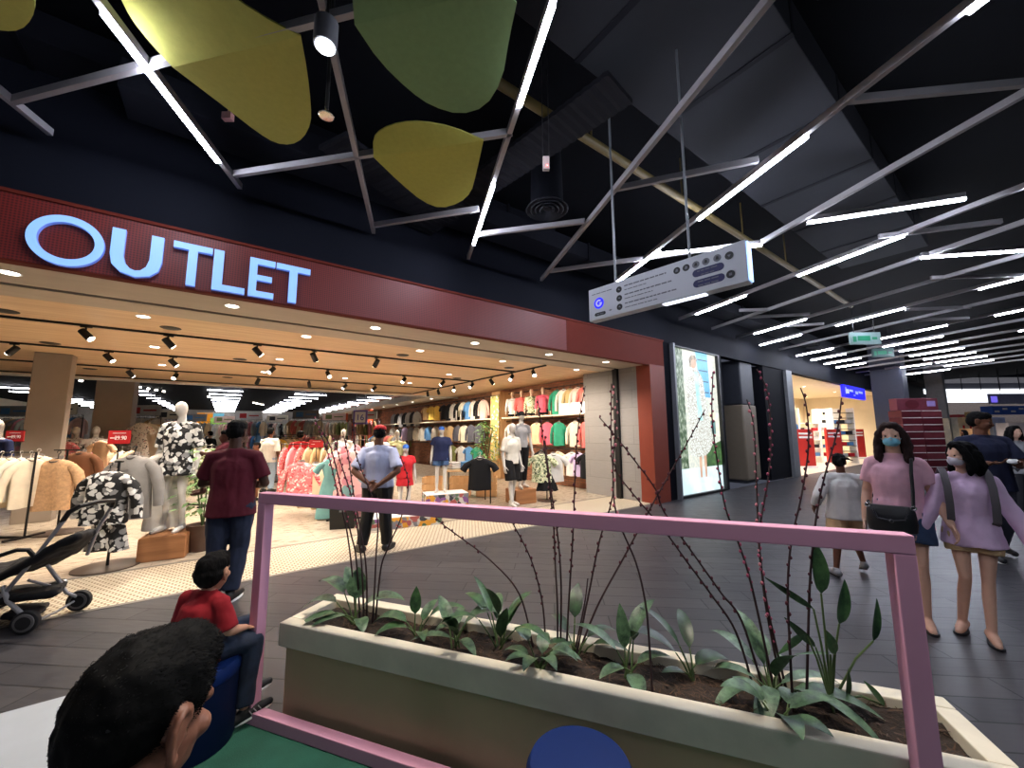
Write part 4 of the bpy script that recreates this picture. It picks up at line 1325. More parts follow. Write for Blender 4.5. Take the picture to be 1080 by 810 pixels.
def rack(loc, rz, L, H, items, label, wheels=False, where='', step=None):
    """items: list of (kind, cloth name or material)"""
    t = thing('clothes_rack', label, 'rack', loc, rz)
    mb = MB()
    mb.tube([V((-L / 2, 0, .03)), V((-L / 2, 0, H)), V((L / 2, 0, H)), V((L / 2, 0, .03))], .014, 8)
    mb.build('frame', M_black, t)
    mb = MB()
    for q in (-1, 1): mb.box((q * L / 2, 0, .02), (.04, .5, .03))
    mb.box((0, 0, .02), (L, .04, .03)); mb.build('foot', M_black, t)
    n = len(items); R = Matrix.Rotation(rz, 3, 'Z')
    for i, (kind, c) in enumerate(items):
        x = -L / 2 + L * (i + .5) / n
        p = V(loc) + R @ V((x, 0, H))
        mt = CC[c] if isinstance(c, str) else c
        nm = c if isinstance(c, str) else mt.name.replace('print_', '').replace('_', ' ')
        ln = {'tee': .72, 'shirt': .82, 'jacket': .82, 'dress': 1.2, 'knit': .78, 'trousers': 1.06, 'skirt': .6}[kind]
        u = random.uniform(.95, 1.03)
        garment(kind, mt, p, rz + pi / 2 + random.uniform(-.08, .08), '%s %s, %s on the %s' % (nm, NAMES[kind].replace('_', ' '), ORD[i], where), s=(u, min(1, L / n / {'dress': .28, 'jacket': .26, 'knit': .24}.get(kind, .19)), min(u, (H - .16) / ln)))
    return t


PI = pi
CR = radians(-36.3)                                # rotation that turns a garment's front to the corridor corner
# 1 front left group ------------------------------------------------------
p = G(113, 598)
stand(p, CR, 1.22, 'black garment stand with a round brown foot behind the black stroller', bar=.05)
f = V((cos(radians(53.7)), sin(radians(53.7)), 0))
garment('knit', F_bw, p - f * .1 + V((0, 0, 1.2)), CR, 'black blouse with white floral print on the round-footed stand', s=(1.12, 1.3, .92), hb=True)
garment('skirt', F_bw, p - f * .08 + V((.03, 0, .78)), CR, 'black floral skirt hung below the matching blouse', s=(.85, 1, .95))
garment('jacket', mat('grey_wool', (146, 142, 138), .9, bump=.4), p + f * .18 + V((0, 0, 1.38)), CR, 'light grey jacket on a hanger behind the black floral blouse', s=1.05, hb=True)
garment('dress', CC['ivory'], p + f * .35 + V((.24, .02, 1.42)), CR + .9, 'long ivory garment beside the black floral blouse', s=(.8, 1, .95))
price_sign(126, 461, .32, .19, 5.7, 'red price sign with white figures above the grey jacket', '29.90')
# wooden block with the black floral mannequin
q = G(175, 586)
t = thing('display_block', 'low wooden display block under the black floral mannequin', 'display block', (q.x, q.y, 0), radians(-8))
mb = MB(); mb.box((0, 0, .14), (.46, .46, .28)); mb.build('block', M_box, t, bevel=.006)
mb = MB(); mb.box((0, 0, .284), (.44, .44, .006)); mb.build('top_board', M_box, t)
o = mannequin('white mannequin in black and white floral top and shorts on the low wooden block', (q.x + .02, q.y + .03, .287), radians(150), 'adult',
              (('top', F_bw, dict(sleeve=.95, hem=.5, e=.03, collar=False)), ('legs', F_bw, dict(length=.42, e=.04))), scale=.95)
# rack of cream things, far left
q = G(12, 570)
rack((q.x - .25, q.y + .3, 0), CR, .9, 1.28, [('jacket', 'cream'), ('shirt', 'oat'), ('knit', 'cream'), ('jacket', 'beige'), ('knit', 'ivory'), ('shirt', 'cream')], 'black rack of cream knitwear at the shopfront beside the stroller', where='cream knitwear rack')
price_sign(16, 460, .3, .17, 6.4, 'red price sign over the cream knitwear rack', '29.90')
q = G(60, 562)
stand(q, CR, 1.3, 'garment stand in front of the first shop pillar', bar=.22)
garment('knit', mat('lace_tan', (196, 158, 120), .9, vary=.25, scale=30, bump=.8), q - f * .12 + V((0, 0, 1.27)), CR, 'tan lace jacket hanging in front of the first shop pillar', s=(1.3, 1.4, 1.2), hb=True)
garment('jacket', CC['brown'], q + f * .15 + V((.05, 0, 1.36)), CR, 'brown jacket tucked behind the tan lace jacket', s=1.05, hb=True)
garment('knit', CC['cream'], q + f * .1 + V((-.45, .25, 1.3)), CR + .4, 'cream sweater hanging just beside the tan lace jacket', s=1.1)
mannequin('mannequin in a navy top at the very edge of the shopfront', DD(-6, 440, 6.0) * V((1, 1, 0)) if False else V((DD(0, 440, 6.2).x, DD(0, 440, 6.2).y, .004)), radians(140), 'adult',
          (('top', CC['navy'], dict(sleeve=1.8, hem=.5)), ('legs', CC['black'], dict(length=1.95))))
# floral group behind the first two pillars
for k, (px, py, d, mt, lab) in enumerate(((83, 440, 9.3, F_wb, 'white mannequin in a white floral blouse between the two shop pillars'), (103, 444, 9.0, F_wb, 'white mannequin in a pale floral dress before the second shop pillar'))):
    p = DD(px, py, d); p.z = .004
    mannequin(lab, p, radians(150 + 30 * k), 'adult', (('top', mt, dict(sleeve=.9, hem=.48, e=.025)), ('skirt', mt if k else CC['black'], dict(z=.22))), scale=.97)
garment('dress', CC['peach'], DD(108, 461, 8.4), CR, 'peach dress hanging before the second shop pillar', s=.9)
garment('shirt', F_pw, DD(72, 462, 8.5), CR, 'pink floral blouse hanging beside the first shop pillar', s=.9)
rack(V((DD(115, 470, 8.8).x, DD(115, 470, 8.8).y, 0)), CR + .3, 1.0, 1.25, [('knit', 'sand'), ('shirt', F_pw), ('knit', 'oat'), ('shirt', 'beige'), ('tee', 'ivory'), ('dress', 'peach')], 'rack of sandy tops behind the grey jacket', where='rack of sandy tops')
for k, (px, d, mt) in enumerate(((150, 10.5, F_wb), (158, 11.3, 'cream'), (165, 12.2, 'tan'))):
    p = DD(px, 436 + k * 2, d); p.z = 1.95
    garment('dress', mt if not isinstance(mt, str) else CC[mt], p, CR + .5 * k, ['white floral dress hung high beyond the second pillar', 'cream dress hung high beyond the floral mannequin', 'tan dress hung high behind the floral mannequin'][k], s=1.1)
rack(V((DD(205, 500, 8.6).x, DD(205, 500, 8.6).y, 0)), CR - .3, 1.1, 1.3, [('dress', 'maroon'), ('skirt', 'maroon'), ('dress', 'ivory'), ('dress', F_gw), ('knit', 'ivory'), ('tee', F_gw)], 'rack of dresses behind the floral mannequin', where='dress rack behind the floral mannequin')
# potted plant by the block
q = G(211, 580)
t = thing('potted_plant', 'leafy potted plant between the floral mannequin and the man in maroon', 'plant', (q.x, q.y, 0))
mb = MB(); mb.lathe([(.001, 0), (.13, 0), (.17, .3), (.18, .34), (.15, .34), (.14, .3), (.001, .3)], 24); mb.build('pot', mat('pot_brown', (84, 62, 50), .6), t)
mb = MB()
for i in range(9):
    a = i * .7; mb.tube([V((0, 0, .3)), V((.08 * cos(a), .08 * sin(a), .75)), V((.2 * cos(a), .2 * sin(a), 1.25 - .05 * (i % 4)))], .008, 6)
mb.build('stem', mat('stem_green', (70, 92, 50), .6), t)
mb = MB(); rnd = random.Random(4)
for i in range(170):
    a = rnd.uniform(0, 6.28); r = rnd.uniform(.05, .3); z = rnd.uniform(.45, 1.35); c = V((r * cos(a), r * sin(a), z)); n = V((cos(a), sin(a), rnd.uniform(-.6, .4))).normalized(); s = n.cross(V((0, 0, 1))).normalized(); L = rnd.uniform(.09, .15)
    mb.add([c, c + n * L * .5 + s * L * .28, c + n * L + V((0, 0, -.02)), c + n * L * .5 - s * L * .28, c + n * L * .5 + V((0, 0, .012))], [(0, 1, 4), (1, 2, 4), (2, 3, 4), (3, 0, 4)])
mb.build('foliage', mat('foliage_light', (120, 156, 96), .5, vary=.3, scale=12), t)

# 2 middle of the shop ------------------------------------------------------
def at(px, py, d, z=0):
    p = DD(px, py, d); p.z = z; return p


def ground(px, py): return G(px, py)


rack(G(322, 528), CR + .25, 1.15, 1.3, [('shirt', F_pw), ('shirt', 'pink'), ('shirt', F_pw), ('jacket', 'sand'), ('jacket', 'tan'), ('jacket', 'sand'), ('jacket', 'beige')], 'low rack of sand jackets and pink prints in the middle aisle', where='aisle rack of sand jackets')
for k, (px, py, c, kd) in enumerate(((347, 494, 'sand', 'jacket'), (333, 492, 'beige', 'jacket'), (318, 490, F_pw, 'knit'))):
    garment(kd, CC[c] if isinstance(c, str) else c, DD(px, py - 8, 7.6 - .1 * k), CR + .15, ['sand jacket facing out at the end of the aisle rack', 'beige jacket facing out beside the pink print', 'pink print top facing out on the aisle rack'][k], s=1.1, hb=True)
rack(G(318, 500), CR + .1, 1.6, 1.5, [('shirt', 'sand'), ('jacket', 'khaki'), ('shirt', 'beige'), ('tee', 'red'), ('tee', F_pw), ('tee', 'pink'), ('shirt', F_pw), ('jacket', 'sand'), ('jacket', 'khaki')], 'long rack of sand and pink tops behind the aisle rack', where='long sand and pink rack')
price_sign(334, 468, .3, .16, 8.6, 'small red sign between the sand racks', '')
rack(G(297, 508), CR + 1.2, 1.2, 1.45, [('jacket', 'sand'), ('jacket', 'khaki'), ('shirt', 'yellow'), ('jacket', 'cream'), ('jacket', 'sand'), ('shirt', 'sand')], 'rack of sand jackets seen end-on near the crate', where='end-on jacket rack')
rnd = random.Random(8)
pal = ['cream', 'sand', 'white', 'pink', 'charcoal', 'beige', 'sky', 'grey', 'tan', 'salmon', 'olive', 'black', 'ivory', 'blush']
kn = 0
for (px, py, rz, nm) in ((262, 486, .3, 'deep aisle by the shopper in white'), (335, 484, .1, 'far aisle behind the sand racks'), (405, 492, -.4, 'aisle behind the guard'), (372, 486, .5, 'far aisle before the orange pillars'),
                         (225, 480, .2, 'far aisle beyond the floral mannequin'), (430, 487, .2, 'aisle before the boys wall'), (180, 478, .0, 'far aisle beyond the second pillar'), (300, 474, .2, 'last back aisle'), (350, 474, -.2, 'last aisle before the orange pillars'), (60, 490, .2, 'aisle behind the first pillar'), (15, 490, .2, 'aisle at the shop side')):
    n = 9
    rack(G(px, py), CR + rz, 1.5, 1.5, [(rnd.choice(['tee', 'shirt', 'jacket', 'dress']), rnd.choice(pal)) for _ in range(n)], 'clothes rack in the ' + nm, where='rack in the ' + nm)
# the tall coat-like textile and prints beside the black bin
garment('dress', F_blush, DD(373, 470, 6.9), CR, 'blush and teal print dress hung near the black bin', s=(1.15, 1, 1.05))
garment('dress', CC['teal'], DD(352, 478, 7.2), CR + .3, 'teal dress hung behind the blush print dress', s=(.9, 1, 1.0))
garment('dress', CC['pink'], DD(362, 468, 7.4), CR + .2, 'pale pink dress hung behind the blush print dress', s=(.9, 1, 1.0))
p = G(373, 550)
rack(V((p.x + .05, p.y + .25, 0)), CR, .7, 1.42, [('dress', F_blush), ('dress', 'pink'), ('dress', 'teal')], 'slim rack of girls dresses beside the black bin', where='slim girls rack')
q = G(362, 556)
t = thing('waste_bin', 'open-top black box bin standing on the shop floor by the tiles strip', 'bin', (q.x, q.y, 0), CR + .25)
mb = MB(); mb.rings([[V((x * w, y * w, z)) for x, y in ((-.2, -.15), (.2, -.15), (.2, .15), (-.2, .15))] for z, w in ((0, .92), (.36, 1.0), (.36, .9), (.03, .84))]); mb.build('body', M_black, t, smooth=0)
mb = MB(); mb.bx(-.05, .05, -.157, -.147, .27, .3); mb.build('handle', M_grey, t)
# pink umbrella-like round bag and small items near guard
q = G(392, 540)
t = thing('gift_stand', 'pink round-topped toy stand half hidden by the guard', 'display', (q.x - .15, q.y + .5, 0), CR)
mb = MB(); mb.lathe([(.001, 0), (.2, 0), (.2, .02), (.02, .04), (.02, .6), (.001, .6)], 20); mb.build('post', M_pale, t)
mb = MB(); mb.ball((0, 0, .92), .22, (1, .5, 1)); mb.build('balloon', mat('hot_pink', (234, 96, 170), .4), t)
mb = MB(); mb.ball((.03, -.02, .68), .17, (1, .5, .8)); mb.build('ball', mat('violet_toy', (150, 90, 190), .4), t)
# mannequins of the children's corner
CB = mat('cap_blue', (40, 96, 190), .8); 
q = G(424, 556); q2 = G(476, 552)
for k, (pt, w, d, hh, lab) in enumerate(((G(432, 557), 1.15, .5, .17, 'long low plinth wrapped in cartoon print by the tile strip'), (G(474, 540), .85, .5, .33, 'higher cartoon print plinth under the navy child mannequin'))):
    t = thing('display_plinth', lab, 'plinth', (pt.x + .05, pt.y + .3, 0), radians(-14))
    mb = MB(); mb.box((0, 0, hh / 2), (w, d, hh)); mb.build('wrap', F_multi, t, bevel=.004)
    mb = MB(); mb.box((0, 0, hh + .006), (w - .01, d - .01, .012)); mb.build('top', M_white, t)
    if k == 0: mannequin('white child mannequin in a red dress and blue cap beside the guard', (pt.x + .0, pt.y + .27, hh + .014), radians(170), 'child', (('top', CC['red'], dict(sleeve=.4, hem=.5, e=.02, collar=False)), ('skirt', CC['red'], dict(z=.4, flare=1.15))), hat=('cap', CB), scale=.98)
    else: mannequin('white child mannequin in navy jacket and blue cap on the higher print plinth', (pt.x - .05, pt.y + .3, hh + .014), radians(150), 'child', (('top', CC['navy'], dict(sleeve=.5, hem=.47, e=.03)), ('legs', CC['denim'], dict(length=.5, e=.02))), hat=('cap', CB), scale=1.12)
mannequin('pale mannequin with a pink cap and white shirt behind the guard', at(398, 470, 7.6, .004), radians(160), 'adult', (('top', CC['white'], dict(sleeve=.9, hem=.47)), ('legs', CC['blush'], dict(length=1.9))), hat=('cap', CC['pink']), scale=.92)
mannequin('white mannequin in a white printed shirt before the orange pillars', at(362, 462, 9.5, .004), radians(170), 'adult', (('top', CC['white'], dict(sleeve=.6, hem=.48)), ('legs', CC['denim'], dict(length=1.9))), scale=.92)
mannequin('headcap mannequin in lime top between guard and red child mannequin', at(419, 462, 9.6, .004), radians(150), 'adult', (('top', cloth('cloth_lime', (214, 220, 170)), dict(sleeve=.7, hem=.48)), ('legs', CC['black'], dict(length=1.9))), scale=.9)
# table with folded clothes and a black top
q = G(503, 533)
t = thing('display_table', 'black-legged display table draped with tan cloth in front of the wall racks', 'table', (q.x, q.y + .4, 0), radians(-20))
mb = MB(); mb.box((0, 0, .72), (1.0, .6, .03)); mb.build('tabletop', M_oak, t, bevel=.004)
for sx in (-1, 1):
    for sy in (-1, 1): mb = MB(); mb.cyl((sx * .46, sy * .26, 0), (sx * .46, sy * .26, .71), .014, n=8); mb.build('leg', M_black, t)
mb = MB()
mb.rings([[V((x, y, z)) for x, z in ((-.54, .3), (-.515, .737), (.515, .737), (.53, .45), (.537, .45), (.524, .746), (-.524, .746), (-.548, .3))] for y in (-.2, -.07, .07, .2)])
tag(mb.build('draped_cloth', CC['sand']), 'tan cloth draped over the black-legged display table', 'cloth').location = (q.x, q.y + .4, 0.002)
bpy.data.objects['draped_cloth'].rotation_euler = (0, 0, radians(-20))
garment('tee', CC['black'], DD(506, 478, 7.4), CR, 'black top hung over the front of the display table', s=.95)
for k, (c, nm) in enumerate((('white', 'white'), ('sky', 'blue'), ('green', 'green'))):
    p = V((q.x - .32 + .3 * k, q.y + .52 - .1 * k, .752))
    t = thing('folded_shirt', '%s folded shirts piled on the black-legged display table' % nm, 'folded clothes', p, .2)
    for j in range(3):
        mb = MB(); mb.box((0, 0, .025 + .05 * j), (.25, .28, .046)); mb.build('fold', CC[c], t, bevel=.02, segs=3)
q = G(478, 535)
for k in range(3):
    t = thing('wooden_crate', 'wooden crate under the wall shelves, %s in the row by the navy child mannequin' % ORD[k], 'crate', (q.x + .3 + .52 * k, q.y + 1.6 - .4 * k, 0), radians(-36))
    for z in (.08, .24, .4):
        mb = MB(); 
        for s_ in (-1, 1): mb.box((0, s_ * .2, z), (.48, .02, .13)); mb.box((s_ * .24, 0, z), (.02, .4, .13))
        mb.build('slat', M_oak, t)
    mb = MB(); mb.box((0, 0, .02), (.46, .4, .02)); mb.build('bottom', M_oak, t)
# the pair of front mannequins on the right of the shop
q = G(540, 534)
mannequin('mannequin in pale tee and black shorts standing before the wall shelves', (q.x, q.y, 0.004), radians(190), 'walk', (('top', CC['ivory'], dict(sleeve=.8, hem=.5, e=.02)), ('legs', CC['black'], dict(length=.9, e=.03))), scale=.97)
q = G(551, 531)
t = thing('display_block', 'wooden display block under the mannequin in black trousers', 'display block', (q.x + .05, q.y + .12, 0), radians(-6))
mb = MB(); mb.box((0, 0, .15), (.52, .46, .3)); mb.build('block', M_box, t, bevel=.006)
mb = MB(); mb.box((0, 0, .303), (.5, .44, .006)); mb.build('top_board', M_box, t)
mannequin('mannequin in grey tee, black trousers and black cap on the wooden block', (q.x + .1, q.y + .15, .308), radians(170), 'walk', (('top', CC['grey'], dict(sleeve=.5, hem=.52, e=.012)), ('legs', CC['black'], dict(length=1.8, e=.02))), hat=('cap', CC['black']), scale=.95)
q = G(577, 528)
stand(q, CR, 1.16, 'low garment stand beside the wooden block', foot=.22, bar=.1)
garment('tee', F_gw, q - f * .07 + V((-.1, .07, 1.14)), CR - .1, 'patterned short-sleeved shirt on the low stand', s=1.0, hb=True)
garment('tee', CC['white'], q - f * .02 + V((.14, -.08, 1.14)), CR + .1, 'white short-sleeved shirt on the low stand', s=1.0, hb=True)
garment('skirt', CC['black'], q - f * .05 + V((0, 0, .68)), CR, 'black shorts hung below the two shirts on the low stand', s=(.9, 1, .75))

# 3 wall of shelves on the east side -------------------------------------
XW = 8.05
for k, (ya, yb, zt) in enumerate(((7.16, 10.9, 2.0), (11.6, 20, 2.0), (21, 30, 2.0))):
    t = thing('wall_shelf', ['pale wall shelf with a hanging rail next to the stone jamb', 'pale wall shelf with a hanging rail past the timber post', 'far wall shelf with a hanging rail beyond the boys section'][k], 'shelf', (0, 0, 0))
    mb = MB(); mb.bx(XW - .48, XW - .002, ya, yb, zt, zt + .04); mb.build('board', mat('shelf_pale', (232, 220, 196), .5), t, bevel=.003)
    mb = MB(); mb.tube([V((XW - .3, ya + .03, zt - .08)), V((XW - .3, yb - .03, zt - .08))], .013, 8)
    for i in range(int((yb - ya) / 1.2) + 1): mb.cyl((XW - .3, ya + .2 + i * 1.2, zt - .08), (XW - .3, ya + .2 + i * 1.2, zt), .009, n=6)
    mb.build('rail', M_black, t)
    mb = MB(); mb.tube([V((XW - .22, ya + .03, 2.86)), V((XW - .22, yb - .03, 2.86))], .012, 8)
    for i in range(int((yb - ya) / 1.5) + 1): mb.box((XW - .11, ya + .3 + i * 1.5, 2.87), (.22, .03, .03))
    mb.build('upper_rail', M_black, t)
    mb = MB(); mb.tube([V((XW - .3, ya + .03, 1.08)), V((XW - .3, yb - .03, 1.08))], .012, 8)
    for i in range(int((yb - ya) / 1.5) + 1): mb.box((XW - .15, ya + .3 + i * 1.5, 1.08), (.3, .03, .03))
    mb.build('lower_rail', M_black, t)
# timber post and yellow hanging banner between the bays
mb = MB(); mb.bx(XW - .5, XW - .002, 10.98, 11.5, 0, 2.95); tag(mb.build('timber_post', M_oak, bevel=.01), 'pale timber post between the two bays of wall racks', 'post')
t = thing('cloth_banner', 'yellow leafy banner with flowers hung on the timber post', 'banner', (XW - .54, 11.24, 0), 0)
mb = MB(); mb.box((0, 0, 1.7), (.02, .5, 2.2)); mb.build('cloth', floral('print_banner', (222, 206, 120), [(120, 150, 80), (240, 240, 230), (230, 170, 120), (214, 200, 110)], 12, .45), t)
mb = MB(); mb.cyl((0, -.27, 2.81), (0, .27, 2.81), .012, n=8); mb.build('rod', M_black, t)
q = V((7.0, 11.0, 0))
t = thing('potted_plant', 'bushy green plant in a pot before the timber post', 'plant', q)
mb = MB(); mb.lathe([(.001, 0), (.16, 0), (.2, .42), (.17, .42), (.15, .38), (.001, .38)], 20); mb.build('pot', M_pale, t)
mb = MB(); rnd = random.Random(6)
for i in range(260):
    a = rnd.uniform(0, 6.28); r = rnd.uniform(.03, .42); z = rnd.uniform(.5, 1.9); c = V((r * cos(a), r * sin(a), z)); n = V((cos(a), sin(a), rnd.uniform(-.6, .4))).normalized(); s = n.cross(V((0, 0, 1))).normalized(); L = rnd.uniform(.1, .17)
    mb.add([c, c + n * L * .5 + s * L * .28, c + n * L + V((0, 0, -.02)), c + n * L * .5 - s * L * .28, c + n * L * .5 + V((0, 0, .012))], [(0, 1, 4), (1, 2, 4), (2, 3, 4), (3, 0, 4)])
mb.build('foliage', mat('foliage_light'if False else 'foliage_mid', (104, 146, 84), .5, vary=.35, scale=12), t)
mb = MB()
for i in range(7): a = i * .9; mb.tube([V((0, 0, .35)), V((.1 * cos(a), .1 * sin(a), 1.0)), V((.24 * cos(a), .24 * sin(a), 1.7))], .01, 6)
mb.build('stem', mat('stem_green', (70, 92, 50), .6), t)

GF = radians(-70)                                  # garments on the wall face out, turned to the entrance
def wall_row(row, pts, z, x, where):
    for i, (px, c, kd) in enumerate(pts):
        d = ray(px, 430); y = d.y / d.x * x
        garment(kd, CC[c] if isinstance(c, str) else c, (x, y, z), GF + random.uniform(-.1, .1), '%s %s, %s from the jamb on the %s' % (c if isinstance(c, str) else 'printed', NAMES[kd].replace('_', ' '), ORD[i], where), s=(random.uniform(.8, .86), .9, random.uniform(.98, 1.06)), hb=True)


wall_row('u', [(624, 'blush', 'shirt'), (617.5, 'salmon', 'shirt'), (610, 'blush', 'shirt'), (602, 'khaki', 'shirt'), (595, 'ivory', 'shirt'), (588, 'green', 'shirt')], 2.86, XW - .25, 'upper wall rail')
wall_row('m', [(627, 'tan', 'knit'), (619, 'coral', 'knit'), (606, 'cream', 'knit'), (589, 'green', 'knit'), (577, 'rose', 'knit'), (566, 'peach', 'knit'), (552, 'blush', 'knit'), (540, 'ivory', 'knit')], 1.92, XW - .3, 'middle wall rail')
wall_row('l', [(629, 'blush', 'tee'), (617, 'black', 'tee'), (609, 'lilac', 'tee'), (602, 'white', 'tee'), (588, 'beige', 'tee'), (570, 'black', 'tee')], 1.08, XW - .3, 'lower wall rail')
wall_row('u2', [(510, 'blush', 'shirt'), (505, 'black', 'shirt'), (500, 'ivory', 'shirt'), (494, 'sky', 'shirt'), (489, 'cream', 'shirt'), (484, 'black', 'shirt'), (479, 'white', 'shirt'), (474, 'charcoal', 'shirt'), (468, 'charcoal', 'tee'), (461, 'yellow', 'tee'), (455, 'yellow', 'tee'), (449, 'tan', 'tee')], 2.86, XW - .25, 'upper wall rail past the timber post')
wall_row('m2', [(505, 'slate', 'knit'), (497, 'slate', 'knit'), (490, 'cream', 'knit'), (483, 'slate', 'knit'), (475, 'tan', 'knit'), (468, 'tan', 'knit'), (460, 'ivory', 'knit'), (453, 'sky', 'knit'), (447, 'ivory', 'knit')], 1.92, XW - .3, 'middle wall rail past the timber post')
wall_row('l2', [(503, 'green', 'tee'), (495, 'sky', 'tee'), (487, 'white', 'tee'), (478, 'olive', 'tee'), (470, 'tan', 'tee'), (462, 'navy', 'tee')], 1.08, XW - .3, 'lower wall rail past the timber post')
wall_row('u3', [(440, 'ivory', 'shirt'), (436, 'charcoal', 'shirt'), (432, 'white', 'shirt'), (428, 'black', 'shirt'), (424, 'grey', 'shirt'), (420, 'black', 'shirt'), (416, 'grey', 'shirt')], 2.7, XW - .25, 'upper wall rail at the far end')
wall_row('m3', [(440, 'cream', 'knit'), (434, 'grey', 'knit'), (428, 'lilac', 'knit'), (422, 'charcoal', 'knit'), (415, 'white', 'knit')], 1.92, XW - .3, 'middle wall rail at the far end')
# torsos standing on the shelf
tm = None
for k, (px, mt, nm) in enumerate(((540.5, CC['white'], 'white'), (550, CC['coral'], 'coral'), (560.5, F_gw, 'olive floral'), (572.5, CC['rose'], 'rose pink'))):
    d = ray(px, 420); x = XW - .37; y = d.y / d.x * x
    mannequin('half-size beige mannequin in a %s top standing on the wall shelf' % nm, (x, y, 2.045 - .41 * 1.72 * .86), radians(140), 'torso', (('top', mt, dict(sleeve=1.6, hem=.47, e=.02)), ('legs', CC['black'], dict(length=.4, e=.012))), scale=.86, skin=M_mannskin)
for k, (px, mt, nm) in enumerate(((469, CC['charcoal'], 'charcoal'), (461, CC['yellow'], 'mustard'))):
    pass
# boxes on the shelf
for k, px in enumerate((623, 612, 600)):
    d = ray(px, 435); x = XW - .3; y = d.y / d.x * x
    t = thing('shelf_card', 'white printed card standing on the wall shelf, %s from the stone jamb' % ORD[k], 'display card', (x - .1, y, 2.04), GF - pi / 2 + .2)
    mb = MB(); mb.box((0, 0, .15), (.02, .36, .3)); mb.build('card', M_white, t)
    mb = MB()
    for j in range(3): mb.box((-.012, -.1 + .1 * j, .12 + .03 * (j % 2)), (.003, .05, .1))
    mb.build('print', [CC['sky'], CC['olive'], CC['lilac']][k], t)
for k, px in enumerate((489, 484)):
    d = ray(px, 440); x = XW - .3; y = d.y / d.x * x
    t = thing('shelf_card', 'white card with black figures on the far wall shelf, %s past the timber post' % ORD[k], 'display card', (x - .1, y, 2.04), -.6)
    mb = MB(); mb.box((0, 0, .2), (.02, .6, .4)); mb.build('card', M_white, t)
    mb = MB()
    for j in range(4): mb.box((-.012, -.2 + .13 * j, .18), (.003, .05, .2))
    mb.build('print', M_black, t)
# orange columns and number sign along the far wall
for k, px in enumerate((395, 368)):
    y = ray(px, 440).y / ray(px, 440).x * 7.6
    mb = MB(); mb.bx(7.3, 7.52, y, y + 1.5, 0, 3.04); tag(mb.build('orange_panel', mat('orange_lacquer', (206, 84, 40), .5), bevel=.01), ['orange display panel by the far wall next to the number sign', 'second orange display panel farther along the wall'][k], 'panel')
p = DD(380, 440, 17)
t = thing('number_sign', 'square white sign with a blue number 16 hung over the far aisle', 'sign', p, CR)
mb = MB(); mb.box((0, 0, 0), (.62, .03, .62)); mb.build('panel', mat('sign_violet', (120, 110, 190), .5), t)
mb = MB(); mb.box((0, -.017, 0), (.46, .006, .46)); mb.build('face', M_white, t)
cu = bpy.data.curves.new('t', 'FONT'); cu.body = '16'; cu.size = .36; cu.align_x = 'CENTER'; cu.extrude = .004
ob = bpy.data.objects.new('t', cu); COL.objects.link(ob)
me = bpy.data.meshes.new_from_object(ob.evaluated_get(bpy.context.evaluated_depsgraph_get())); bpy.data.objects.remove(ob)
o = link('lettering', me, mat('print_blue', (40, 70, 190), .5), t); o.rotation_euler = (pi / 2, 0, 0); o.location = (0, -.023, -.13)
mb = MB(); mb.cyl((-.2, 0, .31), (-.2, 0, 1.2), .006, n=6); mb.cyl((.2, 0, .31), (.2, 0, 1.2), .006, n=6); mb.build('wire', M_grey, t)
# back wall screens
for k, (px, py, d, c, w, nm) in enumerate(((216, 443, 34, (236, 150, 40), 1.4, 'orange'), (226, 444, 34, (120, 200, 226), 1.6, 'pale blue'), (230, 449, 33, (150, 196, 90), 1.4, 'green'))):
    p = DD(px, py, d)
    t = thing('wall_graphic', '%s graphic panel on the far back wall beyond the floral mannequin' % nm, 'panel', p, CR)
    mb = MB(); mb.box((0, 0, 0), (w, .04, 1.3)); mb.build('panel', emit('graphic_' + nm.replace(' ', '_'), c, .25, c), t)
    mb = MB(); mb.box((0, -.01, .66), (w + .06, .06, .04)); mb.box((0, -.01, -.66), (w + .06, .06, .04)); mb.build('border', M_white, t)
for k, (px, d) in enumerate(((290, 26), (318, 24), (345, 25))):
    p = DD(px, 449, d)
    t = thing('hanging_aisle_sign', 'pale header board over the back aisle, %s counted towards the orange pillars' % ORD[k], 'sign', p, CR)
    mb = MB(); mb.box((0, 0, 0), (2.4, .05, .7)); mb.build('board', mat('header_grey', (186, 180, 172), .6), t)
    mb = MB(); mb.box((0, -.028, 0), (.9, .006, .28)); mb.build('band', [SIGNR, M_white, SIGNR][k], t)
q = G(268, 515)
t = thing('wooden_crate', 'orange-brown wooden crate on the aisle floor near the shopper in white', 'crate', (q.x, q.y, 0), CR)
mb = MB(); mb.box((0, 0, .2), (.5, .5, .4)); mb.build('box_body', M_box, t, bevel=.01); mb = MB(); mb.box((0, 0, .405), (.52, .52, .02)); mb.build('lid', M_box, t)

# tall displays in the depth of the shop
rnd = random.Random(21)
for k, (px, d) in enumerate(((150, 15), (178, 18.5), (205, 22), (236, 25), (262, 20), (292, 24), (322, 19), (352, 22), (384, 20), (60, 14), (12, 15))):
    p = DD(px, 450, d); p.z = 0
    nm = 'tall display %s along the back' % ORD[k]
    rack(p, CR + rnd.uniform(-.2, .2), 1.6, 2.25, [(rnd.choice(['shirt', 'jacket', 'dress']), rnd.choice(pal)) for _ in range(8)], '%s tall clothes display along the back of the shop' % ORD[k], where=nm)
    t = thing('display_topper', 'pale graphic board standing on the %s' % nm, 'sign', (p.x, p.y, 2.265), CR)
    mb = MB(); mb.box((0, 0, .2), (1.3, .04, .4)); mb.build('board', [CC['white'], CC['cream'], CC['grey'], CC['blush']][k % 4], t)
    mb = MB(); mb.box((-.3, -.023, .2), (.35, .006, .24)); mb.box((.25, -.023, .2), (.5, .006, .06)); mb.build('print', [SIGNR, CC['charcoal'], CC['sky'], CC['olive']][k % 4], t)
